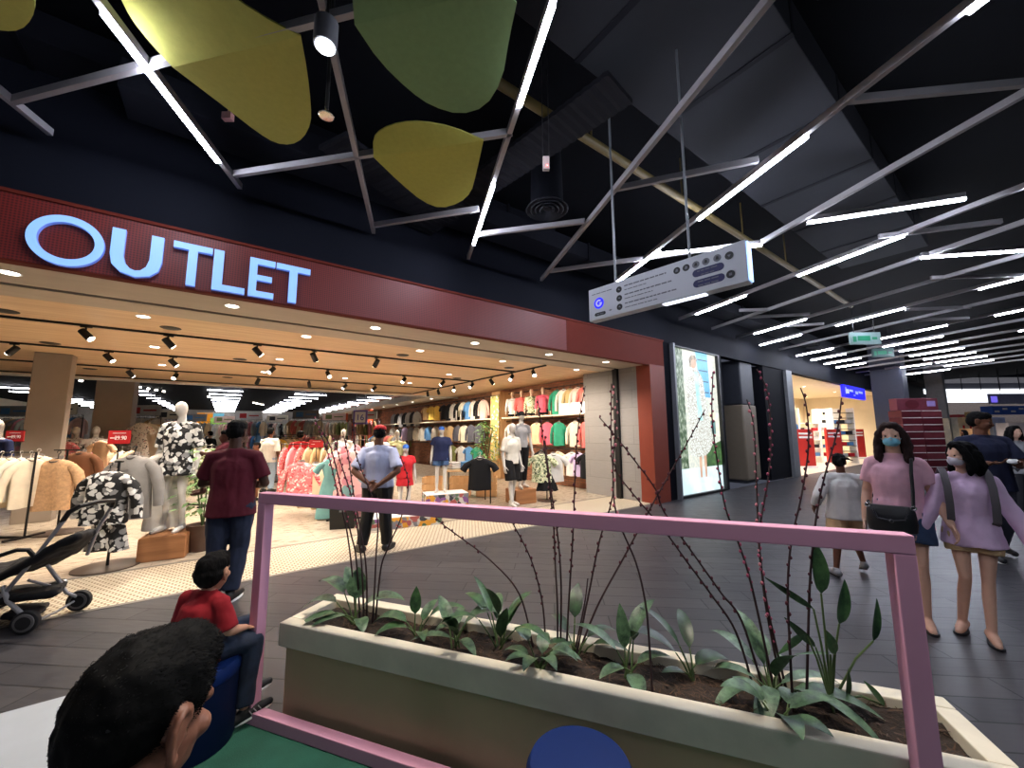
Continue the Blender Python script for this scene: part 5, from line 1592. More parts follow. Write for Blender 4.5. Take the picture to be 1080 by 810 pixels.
# ------------------------------------------------------------------ second shop and the far end of the mall
M_bluesign = emit('blue_sign', (14, 14, 255), .6, (20, 20, 220))
A, B = PY(890, 409, Y0 - .1), PY(913, 419, Y0 - .1)
t = thing('shop_sign_blue', 'bright blue shop sign over the entrance of the second shop', 'sign', ((A.x + B.x) / 2, Y0 - .04, 3.28))
w = B.x - A.x
mb = MB(); mb.box((0, 0, 0), (w, .12, .55)); mb.build('panel', M_bluesign, t, bevel=.01)
mb = MB()
for (u, ww, z, hh) in ((-.42, .03, .02, .3), (-.34, .1, .0, .2), (-.18, .16, .05, .1), (.06, .12, .0, .14), (.26, .2, .05, .1), (-.05, .08, -.14, .05)):
    mb.box((u * w, -.063, z), (ww * w, .006, hh))
mb.build('lettering', emit('sign_lilac', (120, 140, 255), .5), t, smooth=0)
SGR = mat('banner_red', (196, 50, 44), .5, vary=.05)
rows = [(842, 861, 494), (873, 890, 490), (898, 914, 484), (918, 928, 480)]
for k, (xa, xb, yb) in enumerate(rows):
    g0, g1 = G(xa, yb + 1), G((xa + xb) / 2, yb)
    d = (g1.x * FWD.x + g1.y * FWD.y)
    w = (xb - xa) / FPX * (ray((xa + xb) / 2, yb).length and (g1.y / ray((xa + xb) / 2, yb).y))
    t = thing('red_panel', '%s red floor panel with white band inside the second shop' % ORD[k], 'display panel', (g1.x, g1.y, 0), CR + .1)
    mb = MB(); mb.box((0, 0, .85), (w, .12, 1.5)); mb.build('board', SGR, t, bevel=.01)
    mb = MB()
    for z, hh in ((1.42, .07), (1.27, .08)): mb.box((0, -.062, z), (w * .8, .006, hh))
    mb.build('band', M_white, t)
    mb = MB(); mb.box((0, 0, .05), (w * .9, .4, .1)); mb.build('foot', M_white, t, bevel=.005)
p = G(857, 497); d_ = p.y / ray(857, 497).y
mannequin('white mannequin in a pale blue shirt inside the second shop', (p.x + 1.5, p.y + 1, .35), radians(150), 'adult', (('top', CC['sky'], dict(sleeve=1.7, hem=.48)), ('legs', CC['white'], dict(length=1.9))))
t0 = DD(868, 441, 22)
t = thing('wall_poster', 'cream poster with a dark-haired portrait inside the second shop', 'poster', t0, CR)
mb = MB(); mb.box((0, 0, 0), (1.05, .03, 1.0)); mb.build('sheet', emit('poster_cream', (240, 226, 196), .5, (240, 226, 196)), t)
mb = MB(); mb.lathe([(.001, -.02), (.13, -.01), (.13, 0), (.001, 0)], 20); o = mb.build('face', M_skin['light'], t); o.rotation_euler = (pi / 2, 0, 0); o.location = (.1, -.017, .12)
mb = MB(); mb.box((.1, -.022, .27), (.26, .006, .14)); mb.box((.1, -.02, -.2), (.4, .006, .22)); mb.build('print', M_black, t)
for k, px in enumerate((889, 853, 874)):
    p = DD(px, 470, 18.5 if k == 0 else 19); p.z = 0
    t = thing('wall_rack', ['tall slatted shelf rack under the blue sign in the second shop', 'white shelf rack behind the blue-shirted mannequin', 'white shelf rack below the portrait poster'][k], 'shelf', p, CR)
    mb = MB()
    for j in range(9 if k == 0 else 5): mb.box((0, 0, .3 + j * (.26 if k == 0 else .4)), (1.0, .4, .03))
    mb.build('shelf', M_pale if k else mat('rack_olive', (120, 116, 96), .6), t)
    mb = MB()
    for s_ in (-1, 1): mb.box((s_ * .5, 0, 1.3), (.04, .42, 2.6))
    mb.build('upright', M_pale, t)
    for j in range(4):
        for i in range(3):
            o = MB().box((0, 0, .08), (.24, .2, .16)).build('goods_box', [CC['charcoal'], CC['white'], CC['red'], CC['sky']][(i + j + k) % 4], bevel=.01)
            R = Matrix.Rotation(CR, 3, 'Z'); jj = .3 + (j * 2 if k == 0 else j) * (.26 if k == 0 else .4) + .016
            o.location = p + R @ V((-.32 + .32 * i, 0, jj)); o.rotation_euler = (0, 0, CR)
            tag(o, 'small boxed goods on the %s' % ['slatted rack under the blue sign', 'rack behind the blue-shirted mannequin', 'rack below the portrait poster'][k], 'box', 'boxed goods on the ' + ['slatted rack', 'mannequin rack', 'poster rack'][k])
for k in range(6):
    t = thing('downlight', 'lit ceiling downlight in the second shop, %s from the dark pier' % ORD[k], 'downlight', (17.5 + 2.3 * k, 6.6 + (k % 2) * 2, 3.62))
    link('trim_ring', ring, M_white, t); link('lamp', disc, emit('downlight_two', (255, 240, 214), 25), t)

# dark column and the red stack
def colbox(px0, px1, d, z0, z1, nm, mt, bev=.03):
    a, b = DD(px0, 450, d), DD(px1, 450, d)
    w = (b - a).length; c = (a + b) / 2
    mb = MB(); mb.box((c.x + FWD.x * w / 2, c.y + FWD.y * w / 2, (z0 + z1) / 2), (w * .8, w * .8, z1 - z0))
    o = mb.build(nm, mt, bevel=bev); o['kind'] = 'structure'; return o


colbox(943, 975, 16.5, 0, CZ, 'wall_column_navy', mat('column_navy', (34, 37, 54), .6))
colbox(993, 1010, 22, 2.2, CZ, 'wall_column_grey', mat('column_grey', (104, 108, 116), .6))
colbox(994, 1011, 22, 0, 2.2, 'wall_column_cladding', mat('column_cream', (200, 192, 172), .6))
cb = DD(969, 470, 14.2); R = Matrix.Rotation(CR, 3, 'Z')
M_rb = mat('red_carton', (84, 24, 34), .5, vary=.2, scale=3); M_rb2 = mat('red_carton_pale', (106, 44, 52), .5, vary=.2, scale=3)
cm = MB().box((0, 0, .125), (.73, .5, .245)).mesh('carton', bevel=.012)
tape = MB().box((0, -.252, .232), (.7, .004, .018)).mesh('tape')
for j in range(9):
    for i in range(2):
        o = link('carton', cm, None); 
        if not cm.materials: cm.materials.append(M_rb)
        recolor(o, M_rb if (i + j) % 3 else M_rb2)
        p = V((cb.x, cb.y, 0)) + R @ V((-.37 + .74 * i, 0, 0)); o.location = (p.x, p.y, .25 * j); o.rotation_euler = (0, 0, CR)
        tag(o, 'red carton, %s row up in the stack by the navy column, %s' % (ORD[j], 'cream column side' if i else 'shop side'), 'carton')
        q = link('tape', tape, M_pale, o)
t = thing('display_header', 'red header board with a round emblem on top of the red carton stack', 'sign', (cb.x, cb.y, 2.26), CR)
mb = MB(); mb.box((0, 0, .22), (1.5, .3, .44)); mb.build('board', mat('header_red', (104, 46, 58), .5, vary=.2, scale=4), t, bevel=.01)
mb = MB(); mb.lathe([(.001, -.012), (.16, -.012), (.16, 0), (.001, 0)], 24); o = mb.build('emblem', M_rb, t); o.rotation_euler = (pi / 2, 0, 0); o.location = (-.2, -.152, .22); o.scale = (1.6, 1, 1)
mb = MB(); mb.box((.5, -.152, .24), (.3, .006, .2)); mb.build('band', mat('header_lilac', (150, 130, 190), .5), t)

# exit signs
M_exit = emit('exit_green', (150, 180, 178), .06, (120, 140, 140)); M_exitd = emit('exit_dark', (20, 110, 80), .15, (20, 110, 80))
for k, (px, py, d, w, h_) in enumerate(((912, 357, 9.5, .75, .3), (931, 372, 13, .72, .3))):
    p = DD(px, py, d)
    t = thing('exit_sign', ['pale green lit exit sign hung under the ceiling bars', 'dimmer green exit sign farther down the mall'][k], 'exit sign', p, CR)
    mb = MB(); mb.box((0, 0, 0), (w, .05, h_)); mb.build('panel', M_exit if k == 0 else emit('exit_dim', (50, 90, 88), .04, (44, 74, 72)), t, bevel=.006)
    mb = MB(); mb.box((-.04, -.028, 0), (.3, .005, .12)); mb.box((.22, -.028, .0), (.12, .005, .06)); mb.box((-.27, -.028, -.02), (.08, .005, .14)); mb.build('pictogram', M_exitd, t)
    for q in (-.25, .25): mb = MB(); mb.cyl((q, 0, h_ / 2), (q, 0, 1.0), .008, n=6); mb.build('rod', M_black, t)
# far crossing: bright fascia, stalls
fa = DD(985, 418, 30); fb = DD(1095, 416, 30)
def farbox(nm, px0, px1, py0, py1, d, dep, mt, label=None, cat=None, bev=.0):
    a, b = DD(px0, (py0 + py1) / 2, d), DD(px1, (py0 + py1) / 2, d)
    zt, zb = DD((px0 + px1) / 2, py0, d).z, DD((px0 + px1) / 2, py1, d).z
    w = (V((b.x, b.y, 0)) - V((a.x, a.y, 0))).length
    c = (a + b) / 2
    t = thing(nm, label, cat, (c.x, c.y, zb), CR) if label else None
    mb = MB(); mb.box((0, dep / 2, (zt - zb) / 2), (w, dep, zt - zb))
    o = mb.build('body' if t else nm, mt, t, bevel=bev)
    if not t:
        o['kind'] = 'structure'; o.location = (c.x, c.y, zb); o.rotation_euler = (0, 0, CR)
    return t or o, w, zt - zb


farbox('wall_far', 975, 1200, 330, 500, 44, .3, M_bulk)
farbox('ceiling_far', 930, 1180, 398, 404, 38, 6, mat('far_soffit', (176, 170, 170), .8))
fw = emit('far_fascia', (240, 246, 255), .9)
farbox('trim_8', 972, 1180, 410, 424, 34, .3, fw)
farbox('trim_9', 970, 1180, 404, 411, 34.2, .3, mat('far_grey', (120, 120, 126), .7))
farbox('wall_far_shops', 985, 1200, 424, 500, 37, .3, mat('far_shop', (168, 150, 140), .8, vary=.2))
for k, (a, b, c, d_, dist, col, lab) in enumerate(((1012, 1030, 440, 474, 32, (226, 212, 186), 'cream market stall counter beyond the grey column'), (1030, 1046, 434, 446, 31, (190, 150, 80), 'gold stall canopy under the bright far fascia'),
        (1047, 1090, 428, 437, 30, (40, 84, 170), 'blue stall canopy at the far end of the mall'), (1012, 1026, 437, 446, 33, (150, 40, 40), 'red stall canopy beyond the grey column'), (1050, 1064, 440, 492, 31, (200, 204, 214), 'white stall board beneath the blue canopy'),
        (1066, 1090, 446, 480, 29, (206, 196, 200), 'pale stall counter at the far end behind the man in navy'), (1026, 1046, 452, 480, 30, (196, 150, 110), 'tan stall counter below the gold canopy'))):
    t, w, hh = farbox('market_stall', a, b, c, d_, dist, .8, mat('stall_%d' % k, col, .6, vary=.2, scale=2), lab, 'stall', .02)
    mb = MB()
    for j in range(5): mb.box((-w / 2 + w * (j + .5) / 5, -.01, hh * (.35 + .3 * (j % 2))), (w / 9, .02, hh / 5))
    mb.build('goods', [CC['red'], CC['yellow'], CC['white'], CC['coral'], CC['navy'], CC['rose'], CC['cream']][k], t)
t, w, hh = farbox('hanging_sign', 1043, 1110, 415, 426, 22, .06, mat('far_sign', (150, 150, 176), .6), 'long pale hanging sign with a violet square near the far fascia', 'sign')
mb = MB(); mb.box((-w * .42, -.006, hh * .45), (w * .1, .008, hh * .6)); mb.build('emblem', emit('sign_violet_square', (110, 90, 240), .4), t)
for q in (-.3, .3): mb = MB(); mb.cyl((w * q, .03, hh), (w * q, .03, hh + 1.5), .01, n=6); mb.build('rod', M_black, t)

FARL = []  # added downlights, put in to brighten the dim far stalls
for k, (px, d) in enumerate(((1015, 28), (1035, 27), (1055, 26), (1076, 25))):
    p = DD(px, 412, d); FARL.append(p)
    t = thing('added_downlight', '%s added downlight brightening the stalls before the bright far fascia' % ORD[k], 'downlight', p)
    link('trim_ring', ring, M_white, t); link('lamp', disc, M_dl, t)
    mb = MB(); mb.cyl((0, 0, .003), (0, 0, CZ - p.z), .02, n=8); mb.build('stem', M_black, t)
# ------------------------------------------------------------------ people
M_jean = mat('jeans_dark', (28, 38, 62), .85, vary=.2, scale=14, bump=.3)
M_maroon = cloth('tee_maroon', (82, 24, 38))
M_pinktee = cloth('tee_pink', (232, 180, 196))
M_lilac = cloth('hoodie_lilac', (228, 196, 228))
M_navyp = cloth('polo_navy', (28, 32, 54))
M_guard = cloth('shirt_guard', (178, 184, 212))
M_mask = mat('mask_blue', (120, 190, 214), .7, bump=.2, bscale=120)
M_maskw = mat('mask_white', (214, 206, 218), .7)
M_leather = mat('bag_black', (26, 27, 31), .4, vary=.1)
M_sandal = mat('sandal_black', (30, 28, 32), .6)


def person(label, loc, rz, J, skin, voxel=.0085, hands=True, **bk):
    t = thing('person', label, 'person', loc, rz)
    bl = Blob(); add_body(bl, J, hands=hands, **bk)
    bl.build('body', skin, t, voxel=voxel, smooth=2)
    return t


def wear(t, J, nm, fn, mt, voxel=.01, amp=.008, nscale=9, smooth=2, **kw):
    bl = Blob(); fn(bl, J, **kw)
    return bl.build(nm, mt, t, voxel=voxel, smooth=smooth, amp=amp, nscale=nscale, seed=len(label_seed) * 1.3 + (label_seed.append(1) or 0))


label_seed = []


def hair(t, J, kind, mt=None, voxel=.007):
    return link('hair', hair_cap(J, kind, voxel), mt or M_hair, t)


def mask(t, J, mt):
    c, R, s = J['head'], head_rot(J), J['hs']
    P = lambda x, y, z: V(c) + R @ V((x * s, y * s, z * s))
    bl = Blob()
    bl.ell(P(0, .2, -.22), (.265 * s, .29 * s, .2 * s), R)
    bl.cap(P(0, .42, -.1), P(0, .4, -.3), .07 * s, .08 * s); bl.cap(P(-.18, .3, -.1), P(.18, .3, -.1), .06 * s, .06 * s)
    o = bl.build('face_mask', mt, t, voxel=.006, smooth=2)
    mb = MB()
    for q in (-1, 1): mb.tube([P(q * .25, .3, -.12), P(q * .315, .1, -.08), P(q * .35, -.06, .02)], .008 * s, 6)
    mb.build('ear_loop', mt, o)


# the man in maroon with a toddler on his arm
J = pose(1.69, 1.05, elL=(-.165, .03, .635), wrL=(-.09, .14, .66), hdL=(.9, .35, .1), nL=(0, -1, 0), elR=(.155, .02, .63), wrR=(.1, .14, .6), hdR=(-.9, .3, .2), nR=(0, -1, 0.2),
         kneeR=(.05, .02, .285), ankR=(.035, -.02, .045), kneeL=(-.055, -.01, .285), ankL=(-.05, -.03, .045), turn=radians(-12), tilt=radians(-6))
pm = G(236, 634)
tm = person('person in maroon t-shirt and dark jeans seen from behind, carrying a toddler', (pm.x, pm.y, 0), CR + .25, J, M_skin['dark'])
wear(tm, J, 'tee', top_cloth, M_maroon, sleeve=.75, hem=.46, e=.02)
wear(tm, J, 'jeans', leg_cloth, M_jean, e=.016, length=1.93)
hair(tm, J, 'short')
for s_ in 'RL': shoe(tm, J, s_, M_black, M_white)
Jt = pose(.82, 1.15, pel=(0, 0, .53), hipR=(.06, .02, .5), hipL=(-.06, .02, .5), kneeR=(.12, .16, .46), kneeL=(-.12, .16, .46), ankR=(.12, .2, .26), ankL=(-.12, .2, .26), head=(0, .0, .9), elR=(.16, .09, .68), wrR=(.08, .2, .7), elL=(-.16, .09, .68), wrL=(-.08, .2, .7))
R = Matrix.Rotation(CR + .25, 3, 'Z'); q = V((pm.x, pm.y, 0)) + R @ V((-.21, .3, .78))
tt_ = person('toddler in a dark red top carried on the arm of the man in maroon', q, CR + 2.2, Jt, M_skin['brown'])
wear(tt_, Jt, 'tee', top_cloth, cloth('toddler_top', (110, 40, 48)), sleeve=.8, hem=.46, e=.012)
wear(tt_, Jt, 'shorts', leg_cloth, CC['navy'], e=.012, length=.8)
hair(tt_, Jt, 'short')

# security guard, hands behind his back
J = pose(1.66, 1.08, elL=(-.17, -.07, .63), wrL=(-.045, -.125, .545), elR=(.17, -.07, .63), wrR=(.04, -.135, .53), hdL=(.8, -.15, -.45), hdR=(-.8, -.1, -.35), nL=(.1, -1, 0), nR=(-.1, -1, .1),
         kneeR=(.065, .0, .285), ankR=(.085, .015, .045), kneeL=(-.075, .02, .285), ankL=(-.1, -.03, .045), toeL=(-.06, .08, 0), toeR=(.03, .1, 0), turn=radians(12), tilt=radians(-8), curl=.9)
pg = G(396, 581)
tg = person('guard in pale blue shirt, black trousers and red cap standing with hands behind the back', (pg.x, pg.y, 0), CR + .08, J, M_skin['brown'])
wear(tg, J, 'shirt', top_cloth, M_guard, sleeve=.85, hem=.5, e=.024)
wear(tg, J, 'trousers', leg_cloth, M_black, e=.02, length=1.95)
hair(tg, J, 'short')
bl = Blob(); c = J['head']; hs = J['hs']; Rr = head_rot(J)
bl.ell(c + Rr @ V((0, -.06 * hs, .3 * hs)), (.4 * hs, .47 * hs, .26 * hs), Rr); bl.ell(c + Rr @ V((0, .4 * hs, .2 * hs)), (.27 * hs, .3 * hs, .05 * hs), Rr)
bl.build('cap', mat('cap_red', (176, 26, 30), .8), tg, voxel=.008)
mb = MB(); mb.rings([[V((.128 * 1.0 * cos(a) * 1.28, .128 * sin(a) * .92, z)) for a in [2 * pi * i / 24 for i in range(24)]] for z in (.845, .885)]); mb.build('belt', M_leather, tg)
for k, (x, y) in enumerate(((.15, -.06), (-.15, -.06), (.165, .03))):
    mb = MB(); mb.box((x, y, .85), (.05, .06, .11), rz=.5 * (1 if x > 0 else -1)); mb.build('belt_pouch', M_leather, tg, bevel=.01)
for q in (-1, 1):
    mb = MB(); mb.box((q * J['shR'].x, -.005, J['shR'].z + .066), (.1, .05, .012)); mb.build('epaulette', mat('epaulette_red', (150, 50, 60), .7), tg, bevel=.003)
for s_ in 'RL': shoe(tg, J, s_, M_black, M_black)

# woman in pink with mask and shoulder bag, walking to the camera
J = pose(1.62, .96, shw=.088, hipR=(.05, 0, .51), kneeL=(-.048, .05, .29), ankL=(-.046, .05, .045), kneeR=(.03, .01, .29), ankR=(.0, -.13, .075), toeR=(0, .095, -.03),
         elR=(.122, -.02, .625), wrR=(.14, .02, .48), elL=(-.13, .0, .63), wrL=(-.17, .06, .5), turn=radians(-4), curl=.6)
pw = G(964, 655)
tw = person('person in pink t-shirt, blue face mask and denim shorts with a black shoulder bag', (pw.x, pw.y, 0), radians(100), J, M_skin['light'])
wear(tw, J, 'tee', top_cloth, M_pinktee, sleeve=.66, hem=.46, e=.016, flare=1.08)
wear(tw, J, 'shorts', leg_cloth, mat('denim_blue', (58, 78, 112), .85, vary=.2, scale=14), e=.026, length=.55)
hair(tw, J, 'long', M_hairb); eyes(tw, J); mask(tw, J, M_mask)
for s_ in 'RL': shoe(tw, J, s_, M_sandal, M_sandal, True)
Rw = Matrix.Rotation(radians(100), 3, 'Z')
t = thing('shoulder_bag', 'black leather shoulder bag worn across the person in pink', 'bag', (pw.x, pw.y, 0), radians(100))
mb = MB(); mb.rings([[V((.06 + w * cos(a) * (1 if abs(cos(a)) < .8 else .97), .2 + .05 * sin(a) * k_, z)) for a in [2 * pi * i / 28 for i in range(28)]] for z, w, k_ in ((.72, .1, .6), (.735, .15, 1), (.8, .16, 1.1), (.9, .15, .9), (.935, .13, .5))])
b_ = mb.build('body', M_leather, t, bevel=0)
mb = MB(); mb.tube([V((.06 - .1, .262, .9)), V((.06 - .08, .268, .84)), V((.06, .27, .825)), V((.06 + .08, .268, .84)), V((.06 + .1, .262, .9))], .006, 8); mb.ball((.06, .272, .825), .014); mb.build('flap_trim', mat('bag_trim', (70, 70, 76), .3, metal=.5), b_)
mb = MB(); mb.tube([V((-.075, .2, .92)), V((-.085, .18, 1.05)), V((-.09, .15, 1.2)), V((-.1, .09, 1.3)), V((-.105, .0, 1.335)), V((-.09, -.09, 1.3)), V((.02, -.16, 1.1)), V((.19, -.06, .95)), V((.2, .12, .915))], .012, 8); mb.build('strap', M_leather, t)
for q in (-.075, .195): mb = MB(); mb.tube([V((q + .016 * cos(a), .215, .93 + .016 * sin(a))) for a in [2 * pi * i / 12 for i in range(12)]], .005, 6, close=True); mb.build('ring', mat('ring_silver', (210, 210, 214), .25, metal=.9), t)

# girl in lilac hoodie
J = pose(1.47, .82, shw=.09, kneeR=(.05, .03, .29), ankR=(.075, -.03, .045), kneeL=(-.03, .02, .29), ankL=(-.01, .06, .045), toeR=(.03, .09, 0), toeL=(.0, .1, 0),
         elR=(.135, .03, .635), wrR=(.205, .05, .5), elL=(-.145, .0, .635), wrL=(-.195, .03, .48), turn=radians(-62), tilt=radians(-4), head=(.0, .02, .92), curl=.6)
pgl = G(1041, 672)
tgl = person('person in lilac hoodie, white mask and sandals holding the hand of the person in pink', (pgl.x, pgl.y, 0), radians(104), J, M_skin['light'])
wear(tgl, J, 'hoodie', top_cloth, M_lilac, sleeve=1.95, hem=.45, e=.024, flare=1.14)
wear(tgl, J, 'shorts', leg_cloth, CC['tan'], e=.018, length=.42)
hair(tgl, J, 'girl'); eyes(tgl, J); mask(tgl, J, M_maskw)
bl = Blob(); bl.chain([J['neck'] + V((-.07, -.04, -.02)), J['neck'] + V((0, -.09, .0)), J['neck'] + V((.07, -.04, -.02))], [.035, .045, .035]); bl.build('hood', M_lilac, tgl, voxel=.008)
for s_ in 'RL': shoe(tgl, J, s_, M_sandal, M_sandal, True)
t = thing('backpack', 'grey backpack on the shoulders of the girl in the lilac hoodie', 'backpack', (pgl.x, pgl.y, 0), radians(104))
mb = MB(); mb.box((0, -.22, 1.0), (.28, .13, .36)); mb.build('bag_body', mat('pack_grey', (84, 80, 86), .8), t, bevel=.04, segs=3)
for q in (-1, 1):
    mb = MB(); mb.rings([[V((q * .115 + dx, y, z + dz_)) for dx, dz_ in ((-.022, 0), (.022, 0), (.022, .008), (-.022, .008))] for y, z in ((-.16, 1.12), (-.12, 1.19), (-.02, 1.235), (.07, 1.2), (.135, 1.11), (.15, .98), (.12, .86), (.0, .8), (-.16, .84))]); mb.build('strap', mat('strap_grey', (90, 84, 88), .8), t)

# child in white running off
J = pose(1.3, .95, kneeR=(.07, .09, .31), ankR=(.1, .02, .09), kneeL=(-.08, -.02, .29), ankL=(-.13, -.09, .05), toeR=(.02, .1, -.03), elR=(.17, .02, .64), wrR=(.13, .1, .6), elL=(-.18, -.03, .64), wrL=(-.19, .06, .53), turn=radians(-20))
pc = G(898, 606)
tc = person('child in white long-sleeved shirt and tan shorts walking away beyond the pink frame', (pc.x, pc.y, 0), CR - .35, J, M_skin['brown'])
wear(tc, J, 'shirt', top_cloth, CC['white'], sleeve=1.75, hem=.45, e=.028, flare=1.1)
wear(tc, J, 'shorts', leg_cloth, CC['tan'], e=.024, length=.75)
hair(tc, J, 'bun')
for s_ in 'RL': shoe(tc, J, s_, CC['grey'], M_sandal)

# man in navy looking at his phone
J = pose(1.78, 1.12, elR=(.15, .04, .63), wrR=(.07, .17, .645), elL=(-.15, .05, .63), wrL=(-.045, .2, .635), hdR=(-.6, .7, .1), hdL=(.5, .8, .1), nR=(0, 0, 1), nL=(0, 0, 1),
         kneeR=(.06, .04, .285), ankR=(.06, .06, .045), kneeL=(-.06, .01, .285), ankL=(-.06, -.1, .06), turn=radians(55), tilt=radians(-10), curl=.7)
pn = G(1054, 590); NR = radians(122)
tn = person('person in navy polo and dark trousers looking at the thing held in both hands', (pn.x + .1, pn.y, 0), NR, J, M_skin['brown'])
wear(tn, J, 'polo', top_cloth, M_navyp, sleeve=.8, hem=.45, e=.026)
wear(tn, J, 'trousers', leg_cloth, mat('trousers_grey', (52, 54, 66), .85), e=.02, length=1.93)
hair(tn, J, 'short'); eyes(tn, J)
for s_ in 'RL': shoe(tn, J, s_, M_sandal, M_white)
Rn = Matrix.Rotation(NR, 3, 'Z')
q = V((pn.x + .1, pn.y, 0)) + Rn @ V((.01, .445, 1.155))
t = thing('paper_bag', 'small crumpled white packet held by the person in navy', 'packet', q, NR)
mb = MB(); mb.rings([[V((w * cos(a) * (1 + .12 * sin(3 * a)), d_ * sin(a), z)) for a in [2 * pi * i / 16 for i in range(16)]] for z, w, d_ in ((0, .02, .015), (.012, .05, .035), (.035, .052, .036), (.055, .03, .02))]); mb.build('packet_body', M_white, t)
mb = MB(); mb.box((.01, .005, .057), (.03, .02, .01)); mb.build('fold', CC['charcoal'], t, bevel=.003)

# passers-by farther off
def simple(label, px, py, d, h, rz, top, legs, skin='brown', hk='short', sleeve=.8, foot=None, **kw):
    p = DD(px, py, d); J = pose(h, 1.0, **kw)
    t = person(label, (p.x, p.y, 0), rz, J, M_skin[skin], voxel=.012)
    wear(t, J, 'top', top_cloth, top, voxel=.013, sleeve=sleeve, hem=.46, e=.02); wear(t, J, 'trousers', leg_cloth, legs, voxel=.013, e=.018, length=1.93)
    hair(t, J, hk, voxel=.011)
    for s_ in 'RL': shoe(t, J, s_, M_black, M_black)
    return t


simple('person with tied dark hair half hidden behind the person in navy', 1068, 450, 7.2, 1.62, radians(140), CC['grey'], CC['charcoal'], 'light', 'girl')
simple('person dressed in black standing near the cream column', 1016, 450, 15.5, 1.55, radians(30), CC['black'], CC['black'], 'brown', 'long')
simple('shopper in a white top and light jeans deep in the middle aisle', 286, 450, 10.5, 1.72, CR, CC['ivory'], cloth('jeans_light', (150, 172, 196)), 'brown', 'short', 1.0)
simple('child in a brown-red top beside the man in maroon, in the aisle', 272, 460, 9.2, 1.35, CR + 2.4, cloth('top_rust', (140, 72, 62)), CC['brown'], 'brown', 'short')
simple('shopper in a red top with dark hair behind the sand racks', 317, 455, 9.8, 1.62, CR + .4, CC['red'], CC['charcoal'], 'brown', 'short')
simple('shopper with dark hair far off by the green wall graphic', 222, 455, 15, 1.66, CR + 1.4, CC['black'], CC['navy'], 'tan', 'short')
# ------------------------------------------------------------------ planter with its pink frame
M_pk = mat('pink_paint', (202, 148, 176), .7, vary=.05, scale=3, spec=.2)
M_rim = mat('rim_concrete', (214, 206, 184), .65, vary=.1, scale=6, bump=.12, bscale=80)
M_body = mat('planter_beige', (182, 164, 130), .6, vary=.06, scale=3)
S0, S1, N0, N1, ZR = -2.0, 1.02, 1.72, 2.14, .51
t = thing('planter', 'long beige planter box with a pale stone rim behind the pink frame', 'planter', PP((S0 + S1) / 2, (N0 + N1) / 2), atan2(PD.y, PD.x))
L, W = S1 - S0, N1 - N0
mb = MB()
for y0, y1 in ((-W / 2, -W / 2 + .075), (W / 2 - .075, W / 2)): mb.bx(-L / 2, L / 2, y0, y1, ZR - .12, ZR)
for x0, x1 in ((-L / 2, -L / 2 + .075), (L / 2 - .075, L / 2)): mb.bx(x0, x1, -W / 2 + .0752, W / 2 - .0752, ZR - .12, ZR - .0002)
mb.build('rim', M_rim, t, bevel=.006)
mb = MB(); mb.bx(-L / 2 + .03, L / 2 - .03, -W / 2 + .03, W / 2 - .03, .0, ZR - .121)
mb.build('box', M_body, t, bevel=.004)
# soil
mb = MB(); nx, ny = 90, 14; vs = []
for i in range(nx + 1):
    for j in range(ny + 1):
        x = -L / 2 + .07 + (L - .14) * i / nx; y = -W / 2 + .07 + (W - .14) * j / ny
        q = V((x * 5, y * 5, 0)); vs.append((x, y, ZR - .045 + .022 * noise.noise(q) + .018 * noise.noise(q * 4)))
mb.add(vs, [(i * (ny + 1) + j, (i + 1) * (ny + 1) + j, (i + 1) * (ny + 1) + j + 1, i * (ny + 1) + j + 1) for i in range(nx) for j in range(ny)])
o = mb.build('soil', mat('soil', (40, 29, 21), .95, vary=.5, scale=30, bump=1.0, bscale=120), t, smooth=80); o['kind'] = 'stuff'
# dead needles and bark scattered on the soil
mb = MB(); rnd = random.Random(3)
for i in range(1500):
    x = rnd.uniform(-L / 2 + .09, L / 2 - .09); y = rnd.uniform(-W / 2 + .09, W / 2 - .09); q = V((x * 5, y * 5, 0)); z = ZR - .04 + .022 * noise.noise(q) + .018 * noise.noise(q * 4)
    a = rnd.uniform(0, 6.28); l = rnd.uniform(.02, .06); e = V((cos(a) * l, sin(a) * l, rnd.uniform(-.005, .018))); s = V((-sin(a), cos(a), 0)) * rnd.uniform(.001, .004)
    p = V((x, y, z)); mb.add([p - s, p + s, p + e], [(0, 1, 2)])
o = mb.build('leaf_litter', mat('leaf_litter', (72, 52, 36), .9, vary=.5, scale=40), t, smooth=0); o['kind'] = 'stuff'

t = thing('pink_frame', 'pink square-tube frame standing along the planter', 'frame', (0, 0, 0))
b = .06; SA, SB = -2.145, .77; FN0, FN1 = 1.655, 1.712; ZT = 1.213
def fb(s0, s1, z0, z1, nm, n0=FN0, n1=FN1):
    mb = MB(); vs = [PP(s, n, z) for s in (s0, s1) for n in (n0, n1) for z in (z0, z1)]
    mb.add(vs, [(0, 1, 3, 2), (4, 6, 7, 5), (0, 4, 5, 1), (2, 3, 7, 6), (0, 2, 6, 4), (1, 5, 7, 3)]); mb.build(nm, M_pk, t, bevel=.004)
fb(SA, SB, ZT - b, ZT, 'top_rail'); fb(SA, SB, .016, .016 + b, 'bottom_rail')
fb(SA, SA + b, .016 + b, ZT - b, 'post'); fb(SB - b, SB, .016 + b, ZT - b, 'post')

# --- plants
M_leafs = []
for i, (c1, c2) in enumerate((((16, 42, 26), (92, 124, 90)), ((20, 50, 28), (70, 106, 64)), ((13, 32, 20), (44, 76, 44)))):
    s = NT('leaf_%d' % i); v = s.coord((1, 1, 1))
    f = s.noise(v, 16, 4, .7); s.l(s.ramp(f, [(.35, lin(c1)), (.7, lin(c2))]), s.b.inputs['Base Color']); s.b.inputs['Roughness'].default_value = .42
    M_leafs.append(s.m)


